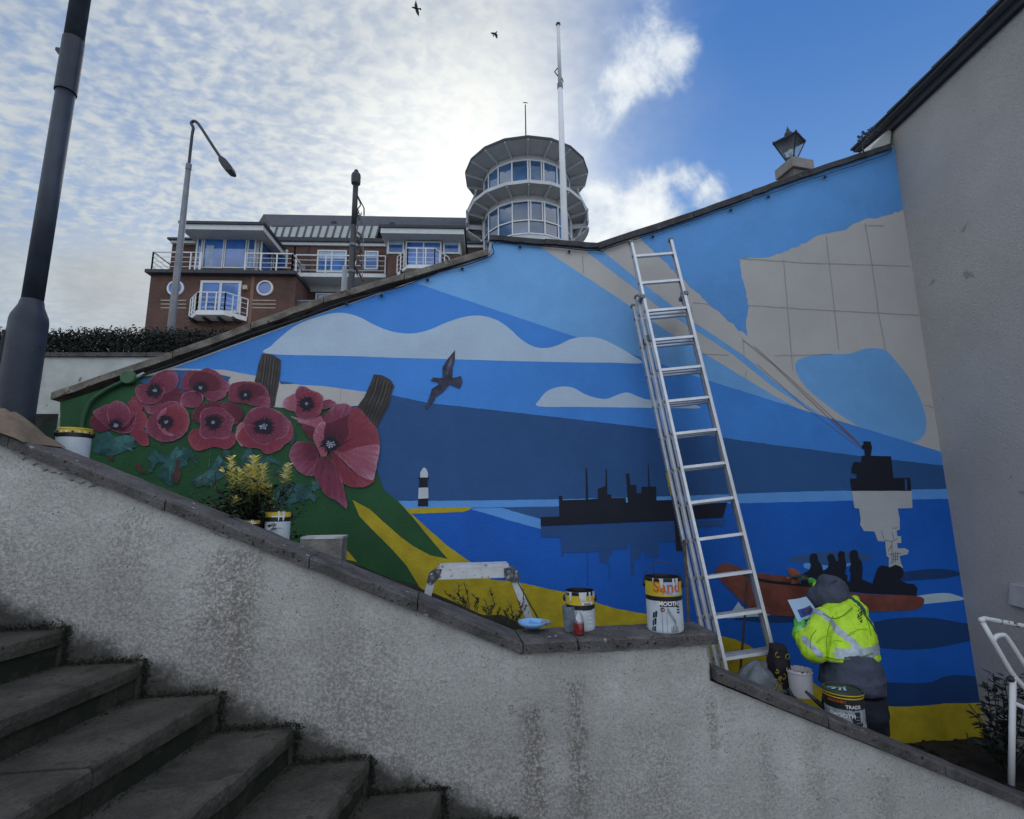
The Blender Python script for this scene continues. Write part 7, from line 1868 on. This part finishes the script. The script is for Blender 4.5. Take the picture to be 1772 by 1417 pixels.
    # gloved hands with separate bent fingers
    def hand(wr, dirv, palm_n, m_, name, curl=.9, scale=1.0):
        b = MB(); d = dirv.normalized(); pn = palm_n.normalized(); sd = d.cross(pn).normalized(); L = .085*scale
        b.tube([wr, wr+d*L*.35, wr+d*L], [.030*scale, .036*scale, .036*scale], 12, ell=.6)
        for k, (o_, ln) in enumerate(((-.028, .060), (-.010, .072), (.009, .068), (.027, .052))):
            p = wr+d*L*.92+sd*o_*scale; p1 = p+(d*c(curl*.4)+pn*s(curl*.4))*ln*.5*scale; p2 = p1+(d*c(curl*1.1)+pn*s(curl*1.1))*ln*.32*scale; p3 = p2+(d*c(curl*1.7)+pn*s(curl*1.7))*ln*.26*scale
            b.tube([p-d*.02, p, p1, p2, p3], [.011*scale, .0105*scale, .010*scale, .009*scale, .007*scale], 8)
        q0 = wr+d*L*.3-sd*.03*scale; q1 = q0-sd*.022*scale+d*.022*scale+pn*.012; q2 = q1+d*.026*scale+pn*.02; b.tube([q0, q1, q2], [.013*scale, .011*scale, .008*scale], 8)
        return put(fused(b, .0045, 2), name, [m_], t)
    dirL = (haL-wrL).normalized(); hand(wrL-dirL*.0, dirL+Z*.35, U*.8+N*.5, glov, 'gloved_hand', .9, 1.0)
    b = MB(); b.tube([wrL-dirL*.05, wrL+dirL*.01], [.050, .046], 16); put(fused(b, .006, 2), 'glove_cuff', [mat('green_cuff', (.16, .52, .05), .6, .2, 20)], t)
    hand(haR, (U*-.8+N*.4+Z*.3), N*.4-Z*.5, mat('dark_glove', (.05, .06, .04), .7, .5, 40), 'gloved_hand', .8, .85)
    b = MB(); b.tube([wrR, haR], [.034, .028], 14); put(fused(b, .006, 2), 'glove_cuff', [glov], t)
    # brush in the far hand
    br = thing('paint_brush', 'paint brush held against the painted boat by the person', 'paint brush', haR)
    p0 = haR+(-U*.07+N*.02+Z*.03); p1 = p0+(-U*.07+N*.035-Z*.012); MB().tube([p0+(p0-p1)*.6, p0, p1], [.005, .007, .008], 8).build('handle', m_dark, br); MB().bar(p1, p1+(p1-p0)*.35, .03, .01).build('bristles', mat('orange_bristles', (.35, .10, .05), .7), br)
    # paper with a printed picture
    pp = thing('paper_sheet', 'bent white sheet with a printed blue picture held in the left hand of the person', 'paper', at(1388, 1060, 3.66))
    Yp = 3.64
    A4 = [(1363, 1038, 0), (1394, 1032, .02), (1412, 1053, .015), (1410, 1072, .0), (1380, 1079, -.01)]
    G = [at(1363, 1038, Yp), at(1395, 1032, Yp+.02), at(1417, 1058, Yp+.03), at(1399, 1079, Yp+.0), at(1377, 1072, Yp-.01)]
    # grid between corners: top edge (0,1), right (2), bottom (3,4)
    tl, tr_, br_, bl_ = at(1363, 1038, Yp), at(1395, 1032, Yp+.03), at(1416, 1060, Yp+.05), at(1381, 1077, Yp-.02)
    def g(u, v):
        p = tl.lerp(tr_, u).lerp(bl_.lerp(br_, u), v); return p - Vector((0, .014*s(u*math.pi), 0)) + Vector((0, .0, .004*s(v*3)))
    NN = 8; vs = [g(i/NN, j/NN) for i in range(NN+1) for j in range(NN+1)]; fs = [(i*(NN+1)+j, i*(NN+1)+j+1, (i+1)*(NN+1)+j+1, (i+1)*(NN+1)+j) for i in range(NN) for j in range(NN)]
    b = MB(); b.add(vs, fs); b.add([v+Vector((0, .0008, 0)) for v in vs], [f[::-1] for f in fs]); b.build('sheet', mat('paper', (.42, .58, .82), .6, .04, 10), pp)
    def patch2(u0, v0, u1, v1, m_, k=1): 
        q = 4; vs = [g(u0+(u1-u0)*i/q, v0+(v1-v0)*j/q)-Vector((0, .0012*k, 0)) for i in range(q+1) for j in range(q+1)]
        MB().add(vs, [(i*(q+1)+j, i*(q+1)+j+1, (i+1)*(q+1)+j+1, (i+1)*(q+1)+j) for i in range(q) for j in range(q)]).build('printed_picture', m_, pp)
    patch2(.18, .52, .86, .88, mat('print_blue', (.03, .08, .42), .5, .3, 30)); patch2(.3, .62, .8, .76, mat('print_dark', (.05, .04, .10), .5, .4, 40), 2); patch2(.45, .66, .7, .71, mat('print_red', (.35, .06, .04), .5), 3)
person()
for o in SC.objects:
    if o.type == 'MESH' and o.get('kind') == 'structure' and 'label' not in o: o['label'] = o.name.replace('_', ' ')
